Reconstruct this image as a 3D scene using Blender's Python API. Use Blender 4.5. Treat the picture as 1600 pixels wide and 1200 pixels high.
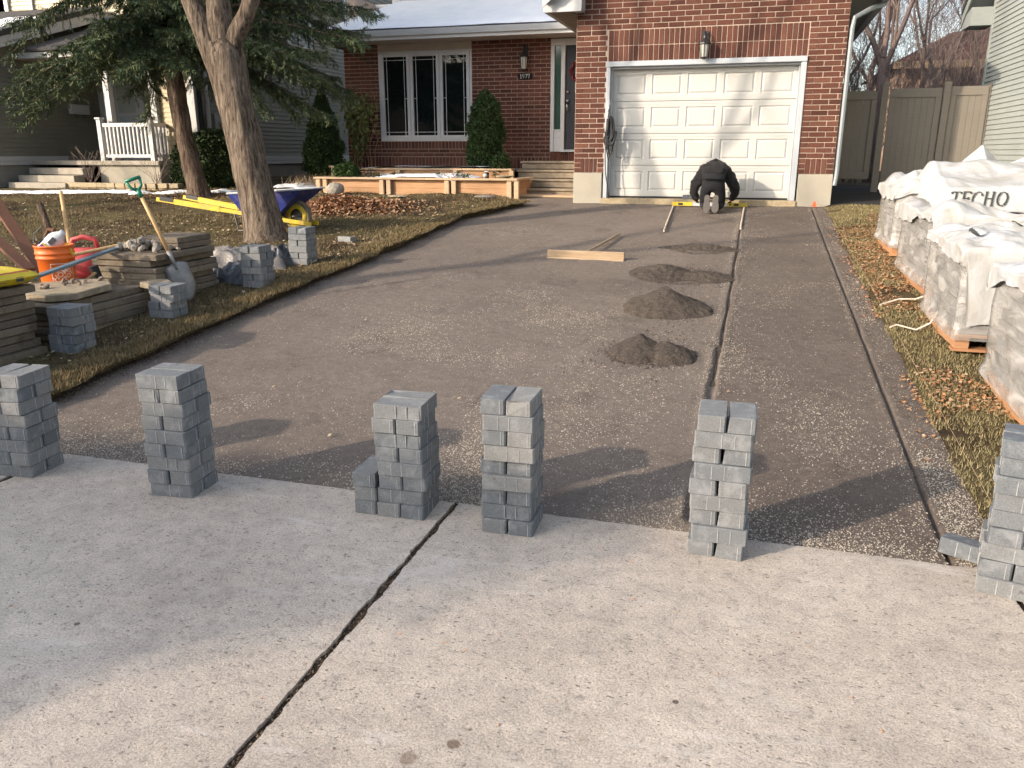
import bpy, bmesh, math, random
import numpy as np
from mathutils import Vector, Matrix, Euler
R = math.radians
random.seed(7)
rng = np.random.default_rng(7)
for o in list(bpy.data.objects): bpy.data.objects.remove(o)
sc = bpy.context.scene
col = sc.collection

# ---------------------------------------------------------------- camera, sky, sun, exposure
cam_d = bpy.data.cameras.new('camera'); cam = bpy.data.objects.new('camera', cam_d); col.objects.link(cam)
cam.location = (0, 0, 1.64)
cam.rotation_euler = (R(90 - 16.05), 0, R(16.45))
cam_d.sensor_width = 36; cam_d.lens = 36 * 1257 / 1600
cam_d.clip_start = 0.05; cam_d.clip_end = 1500
sc.camera = cam
SUN_AZ = 44.0      # direction the light travels, degrees from +X towards +Y
SUN_EL = 22.0
w = bpy.data.worlds.new('World'); sc.world = w; w.use_nodes = True
nt = w.node_tree; nt.nodes.clear()
sky = nt.nodes.new('ShaderNodeTexSky'); sky.sky_type = 'NISHITA'; sky.sun_disc = False
sky.sun_elevation = R(SUN_EL); sky.sun_rotation = R(90 - (SUN_AZ + 180))
sky.air_density = 1.0; sky.dust_density = 2.5; sky.ozone_density = 1.0
bg = nt.nodes.new('ShaderNodeBackground'); bg.inputs[1].default_value = 0.15
wo = nt.nodes.new('ShaderNodeOutputWorld')
hs = nt.nodes.new('ShaderNodeHueSaturation'); hs.inputs['Saturation'].default_value = .66
nt.links.new(sky.outputs[0], hs.inputs['Color']); nt.links.new(hs.outputs[0], bg.inputs[0]); nt.links.new(bg.outputs[0], wo.inputs[0])
sd = bpy.data.lights.new('sun', 'SUN'); so = bpy.data.objects.new('sun', sd); col.objects.link(so)
sd.energy = 2.35; sd.angle = R(0.9); sd.color = (1.0, 0.83, 0.65)
tv = Vector((math.cos(R(SUN_AZ)) * math.cos(R(SUN_EL)), math.sin(R(SUN_AZ)) * math.cos(R(SUN_EL)), -math.sin(R(SUN_EL))))
so.rotation_euler = tv.to_track_quat('-Z', 'Y').to_euler()
vs = sc.view_settings; vs.view_transform = 'Standard'; vs.look = 'None'; vs.gamma = 1; vs.use_curve_mapping = False
vs.exposure = 1.22

# ---------------------------------------------------------------- noise helpers
_T = np.random.default_rng(3).random((256, 256))
def vn(x, y, s=0):
    x = np.asarray(x, float) + s * 17.3; y = np.asarray(y, float) + s * 9.1
    xi = np.floor(x).astype(int); yi = np.floor(y).astype(int)
    fx = x - xi; fy = y - yi; fx = fx * fx * (3 - 2 * fx); fy = fy * fy * (3 - 2 * fy)
    a = _T[xi & 255, yi & 255]; b = _T[(xi + 1) & 255, yi & 255]
    c = _T[xi & 255, (yi + 1) & 255]; d = _T[(xi + 1) & 255, (yi + 1) & 255]
    return (a * (1 - fx) + b * fx) * (1 - fy) + (c * (1 - fx) + d * fx) * fy - .5
def fbm(x, y, s=0, o=4):
    r = 0; a = 1
    for i in range(o): r = r + a * vn(np.asarray(x) * 2 ** i, np.asarray(y) * 2 ** i, s + i); a *= .5
    return r
def gz(y): return 0.07 * (np.clip(y, 3.38, 17.0) - 3.38)

# ---------------------------------------------------------------- materials
def nodes(name):
    m = bpy.data.materials.new(name); m.use_nodes = True; t = m.node_tree; t.nodes.clear()
    out = t.nodes.new('ShaderNodeOutputMaterial'); b = t.nodes.new('ShaderNodeBsdfPrincipled')
    t.links.new(b.outputs[0], out.inputs[0]); return m, t, b, out
def ramp(t, fac, stops):
    r = t.nodes.new('ShaderNodeValToRGB'); e = r.color_ramp.elements
    while len(e) < len(stops): e.new(.5)
    for q, (p, c) in zip(e, stops):
        q.position = p; q.color = (*c, 1) if len(c) == 3 else c
    t.links.new(fac, r.inputs[0]); return r
def noise(t, scale, detail=4, rough=.55, vec=None, dist=0):
    n = t.nodes.new('ShaderNodeTexNoise'); n.inputs['Scale'].default_value = scale
    n.inputs['Detail'].default_value = detail; n.inputs['Roughness'].default_value = rough
    n.inputs['Distortion'].default_value = dist
    if vec is not None: t.links.new(vec, n.inputs['Vector'])
    return n
def objco(t, scale=(1, 1, 1), world=False):
    if world:
        g = t.nodes.new('ShaderNodeNewGeometry'); s = g.outputs['Position']
    else:
        g = t.nodes.new('ShaderNodeTexCoord'); s = g.outputs['Object']
    mp = t.nodes.new('ShaderNodeMapping'); mp.inputs['Scale'].default_value = scale
    t.links.new(s, mp.inputs['Vector']); return mp.outputs[0]
def mixc(t, fac, a, b, mode='MIX'):
    m = t.nodes.new('ShaderNodeMix'); m.data_type = 'RGBA'; m.blend_type = mode
    for v, i in ((fac, 0), (a, 6), (b, 7)):
        if isinstance(v, (int, float)): m.inputs[i].default_value = v
        elif isinstance(v, tuple): m.inputs[i].default_value = (*v, 1)
        else: t.links.new(v, m.inputs[i])
    return m.outputs[2]
def mth(t, op, a, b=0.0, c=None):
    m = t.nodes.new('ShaderNodeMath'); m.operation = op
    for i, v in enumerate((a, b, c)):
        if v is None: continue
        if isinstance(v, (int, float)): m.inputs[i].default_value = v
        else: t.links.new(v, m.inputs[i])
    return m.outputs[0]
def bump(t, b, h, strength=.3, dist=.01):
    n = t.nodes.new('ShaderNodeBump'); n.inputs['Strength'].default_value = strength; n.inputs['Distance'].default_value = dist
    t.links.new(h, n.inputs['Height']); t.links.new(n.outputs[0], b.inputs['Normal'])
def indiv(t):
    g = t.nodes.new('ShaderNodeNewGeometry'); oi = t.nodes.new('ShaderNodeObjectInfo')
    return mth(t, 'FRACT', mth(t, 'ADD', g.outputs['Random Per Island'], oi.outputs['Random']))

def basic(name, c, rough=.6, var=.12, scale=8, bs=.2, bd=.005, metal=0, stretch=(1, 1, 1), spec=.5, world=True, bscale=None, dirt=0):
    m, t, b, _ = nodes(name)
    v = objco(t, stretch, world); n = noise(t, scale, 5, .6, v)
    lo = tuple(x * (1 - var) for x in c); hi = tuple(min(1, x * (1 + var)) for x in c)
    r = ramp(t, n.outputs[0], [(.3, lo), (.7, hi)]); cc = r.outputs[0]
    if dirt:
        dn = noise(t, 7, 7, .72, v, .6); dn.noise_dimensions = '4D'; dn.inputs['W'].default_value = 2.3
        cc = mixc(t, ramp(t, dn.outputs[0], [(.46, (0, 0, 0)), (.72, (dirt,) * 3)]).outputs[0], cc, (.20, .165, .13))
        sc2 = noise(t, 60, 4, .7, v, .3); cc = mixc(t, ramp(t, sc2.outputs[0], [(.60, (0, 0, 0)), (.68, (dirt * .6,) * 3)]).outputs[0], cc, (.30, .26, .22))
    t.links.new(cc, b.inputs['Base Color'])
    b.inputs['Roughness'].default_value = rough; b.inputs['Metallic'].default_value = metal
    b.inputs['Specular IOR Level'].default_value = spec
    if bs:
        n2 = noise(t, bscale or scale * 6, 4, .6, v); bump(t, b, n2.outputs[0], bs, bd)
    return m
def piece(name, cols, rough=.8, grain=40, gv=.2, bs=.35, bd=.004, spec=.3, stretch=(1, 1, 1), world=False):
    """colour picked per piece from a list, with a fine grain"""
    m, t, b, _ = nodes(name)
    r = ramp(t, indiv(t), [(i / max(1, len(cols) - 1), c) for i, c in enumerate(cols)])
    v = objco(t, stretch, world); n = noise(t, grain, 6, .65, v)
    g = ramp(t, n.outputs[0], [(.25, (1 - gv,) * 3), (.75, (1 + gv,) * 3)])
    t.links.new(mixc(t, 1.0, r.outputs[0], g.outputs[0], 'MULTIPLY'), b.inputs['Base Color'])
    b.inputs['Roughness'].default_value = rough; b.inputs['Specular IOR Level'].default_value = spec
    bump(t, b, n.outputs[0], bs, bd); return m

M = {}
# brick: textured face, red-brown, each one a little different
def brick_mat(name, cols):
    m, t, b, _ = nodes(name)
    r = ramp(t, indiv(t), [(i / (len(cols) - 1), c) for i, c in enumerate(cols)])
    v = objco(t, (1, 1, 1), True)
    n1 = noise(t, 55, 6, .7, v); n2 = noise(t, 1.1, 3, .5, v)
    g = ramp(t, n1.outputs[0], [(.3, (.62, .6, .6)), (.5, (1, 1, 1)), (.72, (1.35, 1.3, 1.25))])
    c = mixc(t, 1.0, r.outputs[0], g.outputs[0], 'MULTIPLY')
    g2 = ramp(t, n2.outputs[0], [(.3, (.85, .85, .85)), (.7, (1.12, 1.12, 1.12))])
    t.links.new(mixc(t, 1.0, c, g2.outputs[0], 'MULTIPLY'), b.inputs['Base Color'])
    b.inputs['Roughness'].default_value = .9; b.inputs['Specular IOR Level'].default_value = .2
    bump(t, b, n1.outputs[0], .6, .006); return m
M['brick'] = brick_mat('brick', [(.088, .036, .027), (.120, .051, .037), (.100, .041, .030), (.145, .066, .047), (.070, .030, .023), (.108, .045, .032)])
M['mortar'] = basic('mortar', (.42, .33, .27), .95, .12, 30, .4, .004)
M['fnd'] = basic('foundation_render', (.35, .325, .27), .92, .08, 3, .25, .003, bscale=60)
M['white_paint'] = basic('white_paint', (.47, .48, .49), .45, .04, 3, .06, .002)
M['white_vinyl'] = basic('white_vinyl', (.50, .51, .52), .4, .04, 3, .03, .001)
M['door_white'] = basic('garage_door_paint', (.49, .49, .47), .42, .035, 2.2, .05, .0015, bscale=120)
M['alu'] = basic('aluminium_trim', (.42, .455, .49), .42, .06, 4, .05, .002)
M['soffit'] = basic('soffit_brown', (.18, .15, .12), .7, .1, 5, .1, .002)
M['soffit_w'] = basic('soffit_taupe', (.38, .33, .28), .7, .08, 5, .1, .002)
M['downspout'] = basic('downspout_grey', (.24, .27, .295), .45, .06, 4, .05, .002)
M['fascia_grey'] = basic('eave_grey', (.20, .22, .22), .5, .08, 4, .05, .002)
M['shingle'] = basic('shingle', (.055, .052, .055), .95, .35, 25, .6, .01)
def snow_mat():
    m, t, b, _ = nodes('snow')
    v = objco(t, (1, 1, 1), True); n = noise(t, 3, 5, .6, v); n2 = noise(t, 60, 4, .6, v)
    r = ramp(t, n.outputs[0], [(.3, (.72, .76, .82)), (.65, (.80, .83, .87))]); t.links.new(r.outputs[0], b.inputs['Base Color'])
    b.inputs['Roughness'].default_value = .7; b.inputs['Subsurface Weight'].default_value = .0
    bump(t, b, mth(t, 'ADD', n.outputs[0], mth(t, 'MULTIPLY', n2.outputs[0], .2)), .5, .03); return m
M['snow'] = snow_mat()
def glass_mat(name, c=(.010, .014, .014), rough=.03, spec=.9):
    m, t, b, _ = nodes(name)
    n = noise(t, 1.7, 2, .5, objco(t, (1, 1, .4), True))
    b.inputs['Base Color'].default_value = (*c, 1); b.inputs['Roughness'].default_value = rough
    b.inputs['Specular IOR Level'].default_value = spec; bump(t, b, n.outputs[0], .04, .02); return m
M['glass'] = glass_mat('window_glass', (.006, .009, .009), .02, .5)
M['glass_green'] = glass_mat('sidelight_glass', (.03, .075, .06), .08)
M['lampglass'] = basic('lamp_glass', (.42, .42, .38), .25, .15, 20, .1, .002)
M['black_metal'] = basic('black_metal', (.022, .022, .024), .45, .2, 20, .1, .002)
M['door_navy'] = basic('door_paint_dark_navy', (.008, .010, .018), .55, .1, 6, .03, .001)
M['plaque_black'] = basic('plaque_black', (.012, .012, .013), .8, .1, 20, 0, spec=.15)
M['brass'] = basic('nickel', (.5, .5, .5), .25, .1, 10, 0, metal=1)
M['red'] = basic('wreath_red', (.12, .008, .010), .6, .3, 60, .4, .01)
M['rubber'] = basic('black_rubber', (.016, .017, .02), .5, .2, 30, .15, .002)
# siding
def siding(name, c, var=.06):
    m, t, b, _ = nodes(name)
    v = objco(t, (1, 1, 8), True); n = noise(t, 6, 4, .6, v); n3 = noise(t, .8, 3, .5, objco(t, (1, 1, 1), True))
    r = ramp(t, n.outputs[0], [(.3, tuple(x * (1 - var) for x in c)), (.7, tuple(x * (1 + var) for x in c))])
    r2 = ramp(t, n3.outputs[0], [(.3, (.9, .9, .9)), (.7, (1.08, 1.08, 1.08))])
    t.links.new(mixc(t, 1, r.outputs[0], r2.outputs[0], 'MULTIPLY'), b.inputs['Base Color'])
    b.inputs['Roughness'].default_value = .55; b.inputs['Specular IOR Level'].default_value = .3
    bump(t, b, n.outputs[0], .15, .002); return m
M['sid_olive'] = siding('vinyl_siding_olive_grey', (.20, .195, .16))
M['sid_tan'] = siding('vinyl_siding_tan', (.46, .38, .24))
M['sid_grey'] = siding('vinyl_siding_pale_green_grey', (.30, .33, .32))
M['sid_cream'] = siding('vinyl_siding_cream', (.60, .54, .38))
M['fence'] = siding('vinyl_fence_taupe', (.205, .185, .155))
M['conc_old'] = basic('old_concrete', (.34, .31, .26), .95, .18, 5, .5, .006, bscale=50)
M['step_conc'] = basic('step_concrete', (.25, .205, .15), .95, .3, 6, .5, .006, bscale=50)
M['conc_wall'] = basic('foundation_concrete', (.26, .25, .23), .95, .14, 2.5, .3, .004, bscale=40)
M['stone_tan'] = piece('tan_wall_stone', [(.33, .27, .18), (.40, .33, .22), (.36, .30, .21)], .95, 25, .25, .5, .01, world=True)
M['gravel_roof'] = M['shingle']

# timber
def wood(name, cols, stretch=(1, 18, 18), grain=3.0, rough=.75):
    m, t, b, _ = nodes(name)
    r = ramp(t, indiv(t), [(i / max(1, len(cols) - 1), c) for i, c in enumerate(cols)])
    v = objco(t, stretch, False); n = noise(t, grain, 6, .7, v, .6); n2 = noise(t, 2.3, 3, .5, objco(t, (1, 1, 1), True))
    g = ramp(t, n.outputs[0], [(.3, (.72, .66, .6)), (.5, (1, 1, 1)), (.7, (1.12, 1.12, 1.1))])
    g2 = ramp(t, n2.outputs[0], [(.3, (.86, .84, .82)), (.7, (1.08, 1.08, 1.08))])
    c = mixc(t, 1, r.outputs[0], g.outputs[0], 'MULTIPLY')
    t.links.new(mixc(t, 1, c, g2.outputs[0], 'MULTIPLY'), b.inputs['Base Color'])
    b.inputs['Roughness'].default_value = rough; b.inputs['Specular IOR Level'].default_value = .3
    bump(t, b, n.outputs[0], .3, .003); return m
M['cedar'] = wood('planter_cedar', [(.40, .235, .13), (.45, .27, .155), (.36, .21, .11)])
M['cedar_cap'] = wood('planter_cap', [(.44, .33, .23), (.50, .37, .24)])
M['handle'] = wood('ash_handle', [(.56, .37, .18), (.60, .40, .2)], (18, 18, 1))
M['plank'] = wood('screed_board', [(.40, .30, .20), (.44, .34, .235)])
M['plank_dark'] = wood('brown_plank', [(.16, .075, .045), (.2, .1, .06), (.13, .07, .045)], (18, 18, 1))
M['pallet'] = wood('pallet_wood_orange', [(.44, .22, .10), (.48, .27, .15), (.36, .18, .09)])

# concrete sidewalk: pale aggregate, brushed, pitted, stained
def sidewalk_mat():
    m, t, b, _ = nodes('sidewalk_concrete')
    v = objco(t, (1, 1, 1), True)
    big = noise(t, .9, 4, .55, v); mid = noise(t, 9, 5, .65, v, .4); fine = noise(t, 130, 3, .7, v); med2 = noise(t, 34, 5, .75, v, .8)
    big.inputs['Detail'].default_value = 6
    base = ramp(t, big.outputs[0], [(.3, (.385, .338, .293)), (.5, (.465, .412, .358)), (.72, (.54, .480, .420))])
    c = mixc(t, 1, base.outputs[0], ramp(t, mid.outputs[0], [(.3, (.84, .84, .85)), (.7, (1.12, 1.12, 1.11))]).outputs[0], 'MULTIPLY')
    c = mixc(t, 1, c, ramp(t, med2.outputs[0], [(.30, (.55, .55, .56)), (.44, (.97, .97, .97)), (.75, (1.14, 1.13, 1.12))]).outputs[0], 'MULTIPLY')
    c = mixc(t, 1, c, ramp(t, fine.outputs[0], [(.3, (.6, .6, .6)), (.5, (1, 1, 1)), (.7, (1.32, 1.3, 1.28))]).outputs[0], 'MULTIPLY')
    # pits: sparse dark dots and dashes
    vo = t.nodes.new('ShaderNodeTexVoronoi'); vo.inputs['Scale'].default_value = 38; vo.inputs['Randomness'].default_value = 1
    nn = noise(t, 30, 3, .6, v)
    vv = t.nodes.new('ShaderNodeVectorMath'); vv.operation = 'MULTIPLY_ADD'; t.links.new(nn.outputs[1], vv.inputs[0]); vv.inputs[1].default_value = (.04,) * 3; t.links.new(objco(t, (1, 1.9, 1), True), vv.inputs[2])
    t.links.new(vv.outputs[0], vo.inputs['Vector'])
    sep = t.nodes.new('ShaderNodeSeparateColor'); t.links.new(vo.outputs['Color'], sep.inputs[0])
    rad = mth(t, 'MULTIPLY', mth(t, 'GREATER_THAN', sep.outputs[0], .60), mth(t, 'MULTIPLY', sep.outputs[1], .30))
    pit = mth(t, 'LESS_THAN', vo.outputs['Distance'], rad)
    c = mixc(t, mth(t, 'MULTIPLY', pit, .75), c, (.12, .105, .09))
    # whitish efflorescence streaks and rusty tints
    st = noise(t, 2.2, 5, .7, objco(t, (.5, 1.6, 1), True), 1.2)
    c = mixc(t, ramp(t, st.outputs[0], [(.57, (0, 0, 0)), (.72, (.6, .6, .6))]).outputs[0], c, (.60, .56, .52))
    st2 = noise(t, 1.5, 5, .7, objco(t, (1, 1, 1), True), .8); st2.noise_dimensions = '4D'; st2.inputs['W'].default_value = 4
    c = mixc(t, ramp(t, st2.outputs[0], [(.60, (0, 0, 0)), (.78, (.30, .30, .30))]).outputs[0], c, (.30, .22, .16))
    # three dark round stains
    for (sx, sy, rr, k, cc) in ((-.714, 1.817, .022, .8, (.13, .09, .065)), (-.815, 1.725, .030, .6, (.17, .12, .09)), (-.115, 2.185, .011, .85, (.07, .05, .04)), (-.80, 1.65, .05, .5, (.19, .14, .10)), (-2.235, 2.008, .013, .8, (.07, .05, .05))):
        mp = t.nodes.new('ShaderNodeVectorMath'); mp.operation = 'DISTANCE'; mp.inputs[1].default_value = (sx, sy, 0)
        g = t.nodes.new('ShaderNodeNewGeometry'); wob = noise(t, 24, 3, .6, v)
        t.links.new(g.outputs['Position'], mp.inputs[0])
        d = mth(t, 'ADD', mp.outputs['Value'], mth(t, 'MULTIPLY', mth(t, 'SUBTRACT', wob.outputs[0], .5), rr * 1.1))
        f = t.nodes.new('ShaderNodeMapRange'); f.inputs['From Min'].default_value = rr; f.inputs['From Max'].default_value = rr * .7
        f.inputs['To Min'].default_value = 0; f.inputs['To Max'].default_value = k; t.links.new(d, f.inputs['Value'])
        c = mixc(t, f.outputs[0], c, cc)
    t.links.new(c, b.inputs['Base Color']); b.inputs['Roughness'].default_value = .93; b.inputs['Specular IOR Level'].default_value = .25
    h = mth(t, 'ADD', mth(t, 'MULTIPLY', fine.outputs[0], .25), mth(t, 'MULTIPLY', med2.outputs[0], .9))
    h = mth(t, 'SUBTRACT', h, mth(t, 'MULTIPLY', pit, .5))
    bump(t, b, h, .75, .006); return m
M['sidewalk'] = sidewalk_mat()

# crushed stone driveway base
def base_mat(name, lo, hi, speck=1.0, coarse=False):
    m, t, b, _ = nodes(name)
    v = objco(t, (1, 1, 1), True)
    big = noise(t, .55, 5, .6, v, .5); fine = noise(t, 55 if coarse else 120, 4, .75, v); mid = noise(t, 16, 5, .7, v)
    base = ramp(t, big.outputs[0], [(.3, lo), (.7, hi)])
    if speck == 1.0:
        sx_ = t.nodes.new('ShaderNodeSeparateXYZ'); t.links.new(v, sx_.inputs[0]); st_ = mth(t, 'MULTIPLY', mth(t, 'GREATER_THAN', sx_.outputs[0], -.15), mth(t, 'LESS_THAN', sx_.outputs[0], 1.30))
        base2 = mixc(t, mth(t, 'MULTIPLY', st_, 1.0), base.outputs[0], mixc(t, 1, base.outputs[0], (.76, .75, .75), 'MULTIPLY'))
        dn_ = noise(t, 2.2, 5, .65, v, .8); dn_.noise_dimensions = '4D'; dn_.inputs['W'].default_value = 7
        base2 = mixc(t, ramp(t, dn_.outputs[0], [(.55, (0, 0, 0)), (.66, (.45, .45, .45))]).outputs[0], base2, (.085, .070, .060))
    else: base2 = base.outputs[0]
    c = mixc(t, 1, base2, ramp(t, mid.outputs[0], [(.3, (.82, .82, .82)), (.7, (1.16, 1.14, 1.12))]).outputs[0], 'MULTIPLY')
    c = mixc(t, 1, c, ramp(t, fine.outputs[0], [(.3, (.55, .55, .55)), (.5, (1, 1, 1)), (.72, (1.5, 1.48, 1.42))]).outputs[0], 'MULTIPLY')
    vo = t.nodes.new('ShaderNodeTexVoronoi'); vo.inputs['Scale'].default_value = 95; t.links.new(v, vo.inputs['Vector'])
    sep = t.nodes.new('ShaderNodeSeparateColor'); t.links.new(vo.outputs['Color'], sep.inputs[0])
    dens = noise(t, 1.3, 4, .6, v, .4)
    th = ramp(t, dens.outputs[0], [(.38, (.97, .97, .97)), (.68, (.70, .70, .70))])
    sp = mth(t, 'MULTIPLY', mth(t, 'GREATER_THAN', sep.outputs[0], th.outputs[0]), mth(t, 'LESS_THAN', vo.outputs['Distance'], .34))
    c = mixc(t, mth(t, 'MULTIPLY', sp, .75 * speck), c, mixc(t, sep.outputs[1], (.20, .18, .16), (.42, .38, .32)))
    t.links.new(c, b.inputs['Base Color']); b.inputs['Roughness'].default_value = .95; b.inputs['Specular IOR Level'].default_value = .2
    h = mth(t, 'ADD', fine.outputs[0], mth(t, 'MULTIPLY', sp, .6)); h = mth(t, 'ADD', h, mth(t, 'MULTIPLY', mid.outputs[0], 1.2))
    bump(t, b, h, 1.0 if coarse else .8, .02 if coarse else .006); return m
M['base'] = base_mat('crushed_stone_base', (.148, .124, .107), (.198, .167, .144))
M['mound'] = base_mat('fresh_stone_dust', (.080, .067, .057), (.105, .087, .073), .35, True)
M['dark_path'] = base_mat('dark_asphalt_path', (.035, .035, .037), (.05, .05, .052), .2)
M['asphalt'] = base_mat('road_asphalt', (.045, .045, .046), (.06, .06, .06), .5)
M['chip'] = piece('limestone_chip', [(.34, .29, .23), (.56, .50, .41), (.45, .39, .31), (.24, .21, .17), (.68, .62, .53)], .9, 60, .15, .2)
# lawn soil
def lawn_mat():
    m, t, b, _ = nodes('lawn_ground')
    v = objco(t, (1, 1, 1), True); a = noise(t, .8, 4, .6, v, .3); f = noise(t, 40, 5, .75, v); g = noise(t, 7, 4, .7, v)
    c = ramp(t, a.outputs[0], [(.36, (.052, .038, .026)), (.46, (.10, .078, .046)), (.6, (.12, .105, .055)), (.72, (.15, .115, .06))]).outputs[0]
    c = mixc(t, 1, c, ramp(t, f.outputs[0], [(.3, (.45, .45, .45)), (.5, (1, 1, 1)), (.72, (1.6, 1.5, 1.35))]).outputs[0], 'MULTIPLY')
    c = mixc(t, 1, c, ramp(t, g.outputs[0], [(.3, (.75, .75, .75)), (.7, (1.25, 1.2, 1.15))]).outputs[0], 'MULTIPLY')
    t.links.new(c, b.inputs['Base Color']); b.inputs['Roughness'].default_value = 1; b.inputs['Specular IOR Level'].default_value = .1
    bump(t, b, mth(t, 'ADD', f.outputs[0], g.outputs[0]), 1, .03); return m
M['lawn'] = lawn_mat()
M['soil'] = basic('dark_soil', (.070, .050, .036), 1, .4, 20, .9, .02, spec=.1)
M['mulch'] = basic('brown_crumbs', (.085, .06, .042), 1, .4, 20, .5, .01, spec=.1)
M['grass'] = piece('dry_grass', [(.17, .13, .07), (.25, .19, .11), (.12, .11, .045), (.31, .24, .14), (.085, .068, .035), (.21, .145, .085)], .8, 10, .1, 0, spec=.15)
M['grass_edge'] = piece('turf_edge_grass', [(.20, .15, .08), (.28, .21, .12), (.13, .11, .05), (.16, .12, .065)], .8, 10, .1, 0, spec=.15)
M['grass_pale'] = piece('straw_grass', [(.30, .25, .13), (.22, .19, .09), (.38, .31, .18), (.17, .16, .07), (.34, .26, .15)], .8, 10, .1, 0, spec=.15)
M['leaf_pale'] = piece('pale_fallen_leaves', [(.42, .32, .20), (.34, .23, .13), (.50, .42, .30), (.28, .17, .09)], .75, 30, .15, .1)
M['leaf_orange'] = piece('orange_fallen_leaves', [(.36, .19, .10), (.28, .14, .075), (.46, .29, .18), (.20, .10, .055), (.40, .24, .14)], .7, 30, .15, .1)
M['needle_litter'] = piece('rusty_leaf_litter', [(.42, .185, .075), (.48, .26, .13), (.32, .135, .055), (.52, .38, .24), (.22, .12, .065)], .8, 30, .15, .1)
M['joint_litter'] = piece('joint_litter', [(.10, .07, .045), (.16, .11, .07), (.24, .17, .11), (.07, .05, .035), (.12, .09, .06)], .9, 30, .15, .1)
# foliage
def leafm(name, cols, rough=.6, trans=.0):
    m, t, b, out = nodes(name)
    r = ramp(t, indiv(t), [(i / (len(cols) - 1), c) for i, c in enumerate(cols)])
    t.links.new(r.outputs[0], b.inputs['Base Color']); b.inputs['Roughness'].default_value = rough; b.inputs['Specular IOR Level'].default_value = .25
    return m
M['spruce'] = leafm('spruce_needles', [(.040, .072, .040), (.065, .10, .045), (.046, .085, .064), (.10, .13, .05), (.135, .145, .048), (.032, .058, .046)])
M['cedarleaf'] = leafm('cedar_foliage', [(.020, .045, .014), (.035, .065, .018), (.05, .085, .022), (.016, .035, .012)])
M['yew'] = leafm('yew_foliage', [(.016, .034, .012), (.03, .055, .015), (.045, .07, .02), (.012, .026, .010)])
M['shrub'] = leafm('green_shrub', [(.035, .07, .02), (.06, .11, .03), (.08, .12, .04)])
M['vineleaf'] = leafm('vine_leaves', [(.14, .18, .05), (.22, .23, .08), (.10, .14, .04), (.26, .19, .09)])
M['dryplant'] = leafm('dry_plant', [(.22, .17, .12), (.16, .12, .09), (.26, .21, .16), (.12, .10, .07)])
def bark_mat(name, cols, zs=2.0):
    m, t, b, _ = nodes(name)
    v = objco(t, (1, 1, .13), True); n = noise(t, 13 * zs, 7, .75, v, .7); n2 = noise(t, 3, 4, .6, objco(t, (1, 1, .4), True))
    c = ramp(t, n.outputs[0], [(.38, cols[0]), (.48, cols[1]), (.62, cols[2])]).outputs[0]
    c = mixc(t, 1, c, ramp(t, n2.outputs[0], [(.3, (.78, .76, .74)), (.7, (1.2, 1.18, 1.15))]).outputs[0], 'MULTIPLY')
    t.links.new(c, b.inputs['Base Color']); b.inputs['Roughness'].default_value = .95; b.inputs['Specular IOR Level'].default_value = .15
    bump(t, b, n.outputs[0], 1.0, .09); return m
M['bark'] = bark_mat('maple_bark', [(.060, .046, .037), (.19, .15, .118), (.36, .30, .24)])
M['bark_spruce'] = bark_mat('spruce_bark', [(.05, .036, .028), (.14, .10, .078), (.26, .21, .16)], 1.3)
M['twig'] = piece('bare_twigs', [(.17, .135, .12), (.24, .18, .17), (.13, .10, .085), (.28, .23, .20)], .9, 10, .1, 0, spec=.1)
# pavers
def paver_mat():
    m, t, b, _ = nodes('blue_grey_paver')
    g = indiv(t)
    r = ramp(t, g, [(0, (.140, .154, .168)), (.3, (.185, .193, .198)), (.55, (.128, .145, .162)), (.8, (.225, .225, .220)), (1, (.165, .178, .190))])
    v = objco(t, (1, 1, 1), True); n = noise(t, 14, 5, .65, v, .3); f = noise(t, 210, 3, .7, v)
    c = mixc(t, 1, r.outputs[0], ramp(t, f.outputs[0], [(.3, (.70, .70, .70)), (.7, (1.28, 1.28, 1.27))]).outputs[0], 'MULTIPLY')
    c = mixc(t, ramp(t, n.outputs[0], [(.50, (0, 0, 0)), (.72, (.5, .5, .5))]).outputs[0], c, (.34, .35, .36))
    dk = noise(t, 18, 4, .6, v, .5); dk.noise_dimensions = '4D'; dk.inputs['W'].default_value = 3
    c = mixc(t, ramp(t, dk.outputs[0], [(.64, (0, 0, 0)), (.69, (.6, .6, .6))]).outputs[0], c, (.07, .072, .074))
    t.links.new(c, b.inputs['Base Color']); b.inputs['Roughness'].default_value = .85; b.inputs['Specular IOR Level'].default_value = .3
    bump(t, b, f.outputs[0], .35, .003); return m
M['paver'] = paver_mat()
M['paver_new'] = piece('new_grey_pavers', [(.24, .245, .25), (.30, .305, .305), (.21, .215, .225), (.27, .275, .275)], .85, 60, .15, .2)
M['nib'] = basic('paver_edge_bloom', (.33, .34, .345), .9, .25, 40, .2, .002)
def slab_mat():
    m, t, b, _ = nodes('old_patio_slab')
    r = ramp(t, indiv(t), [(0, (.17, .14, .105)), (.35, (.22, .185, .14)), (.7, (.15, .125, .10)), (1, (.245, .205, .15))])
    v = objco(t, (1, 1, 1), True); n = noise(t, 5, 5, .7, v, .4); f = noise(t, 90, 4, .75, v)
    c = mixc(t, 1, r.outputs[0], ramp(t, f.outputs[0], [(.28, (.6, .6, .6)), (.5, (1, 1, 1)), (.72, (1.35, 1.3, 1.25))]).outputs[0], 'MULTIPLY')
    c = mixc(t, ramp(t, n.outputs[0], [(.5, (0, 0, 0)), (.68, (.65, .65, .65))]).outputs[0], c, (.065, .05, .036))
    t.links.new(c, b.inputs['Base Color']); b.inputs['Roughness'].default_value = .95; b.inputs['Specular IOR Level'].default_value = .2
    bump(t, b, mth(t, 'ADD', f.outputs[0], n.outputs[0]), .7, .01); return m
M['slab'] = slab_mat()
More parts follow.
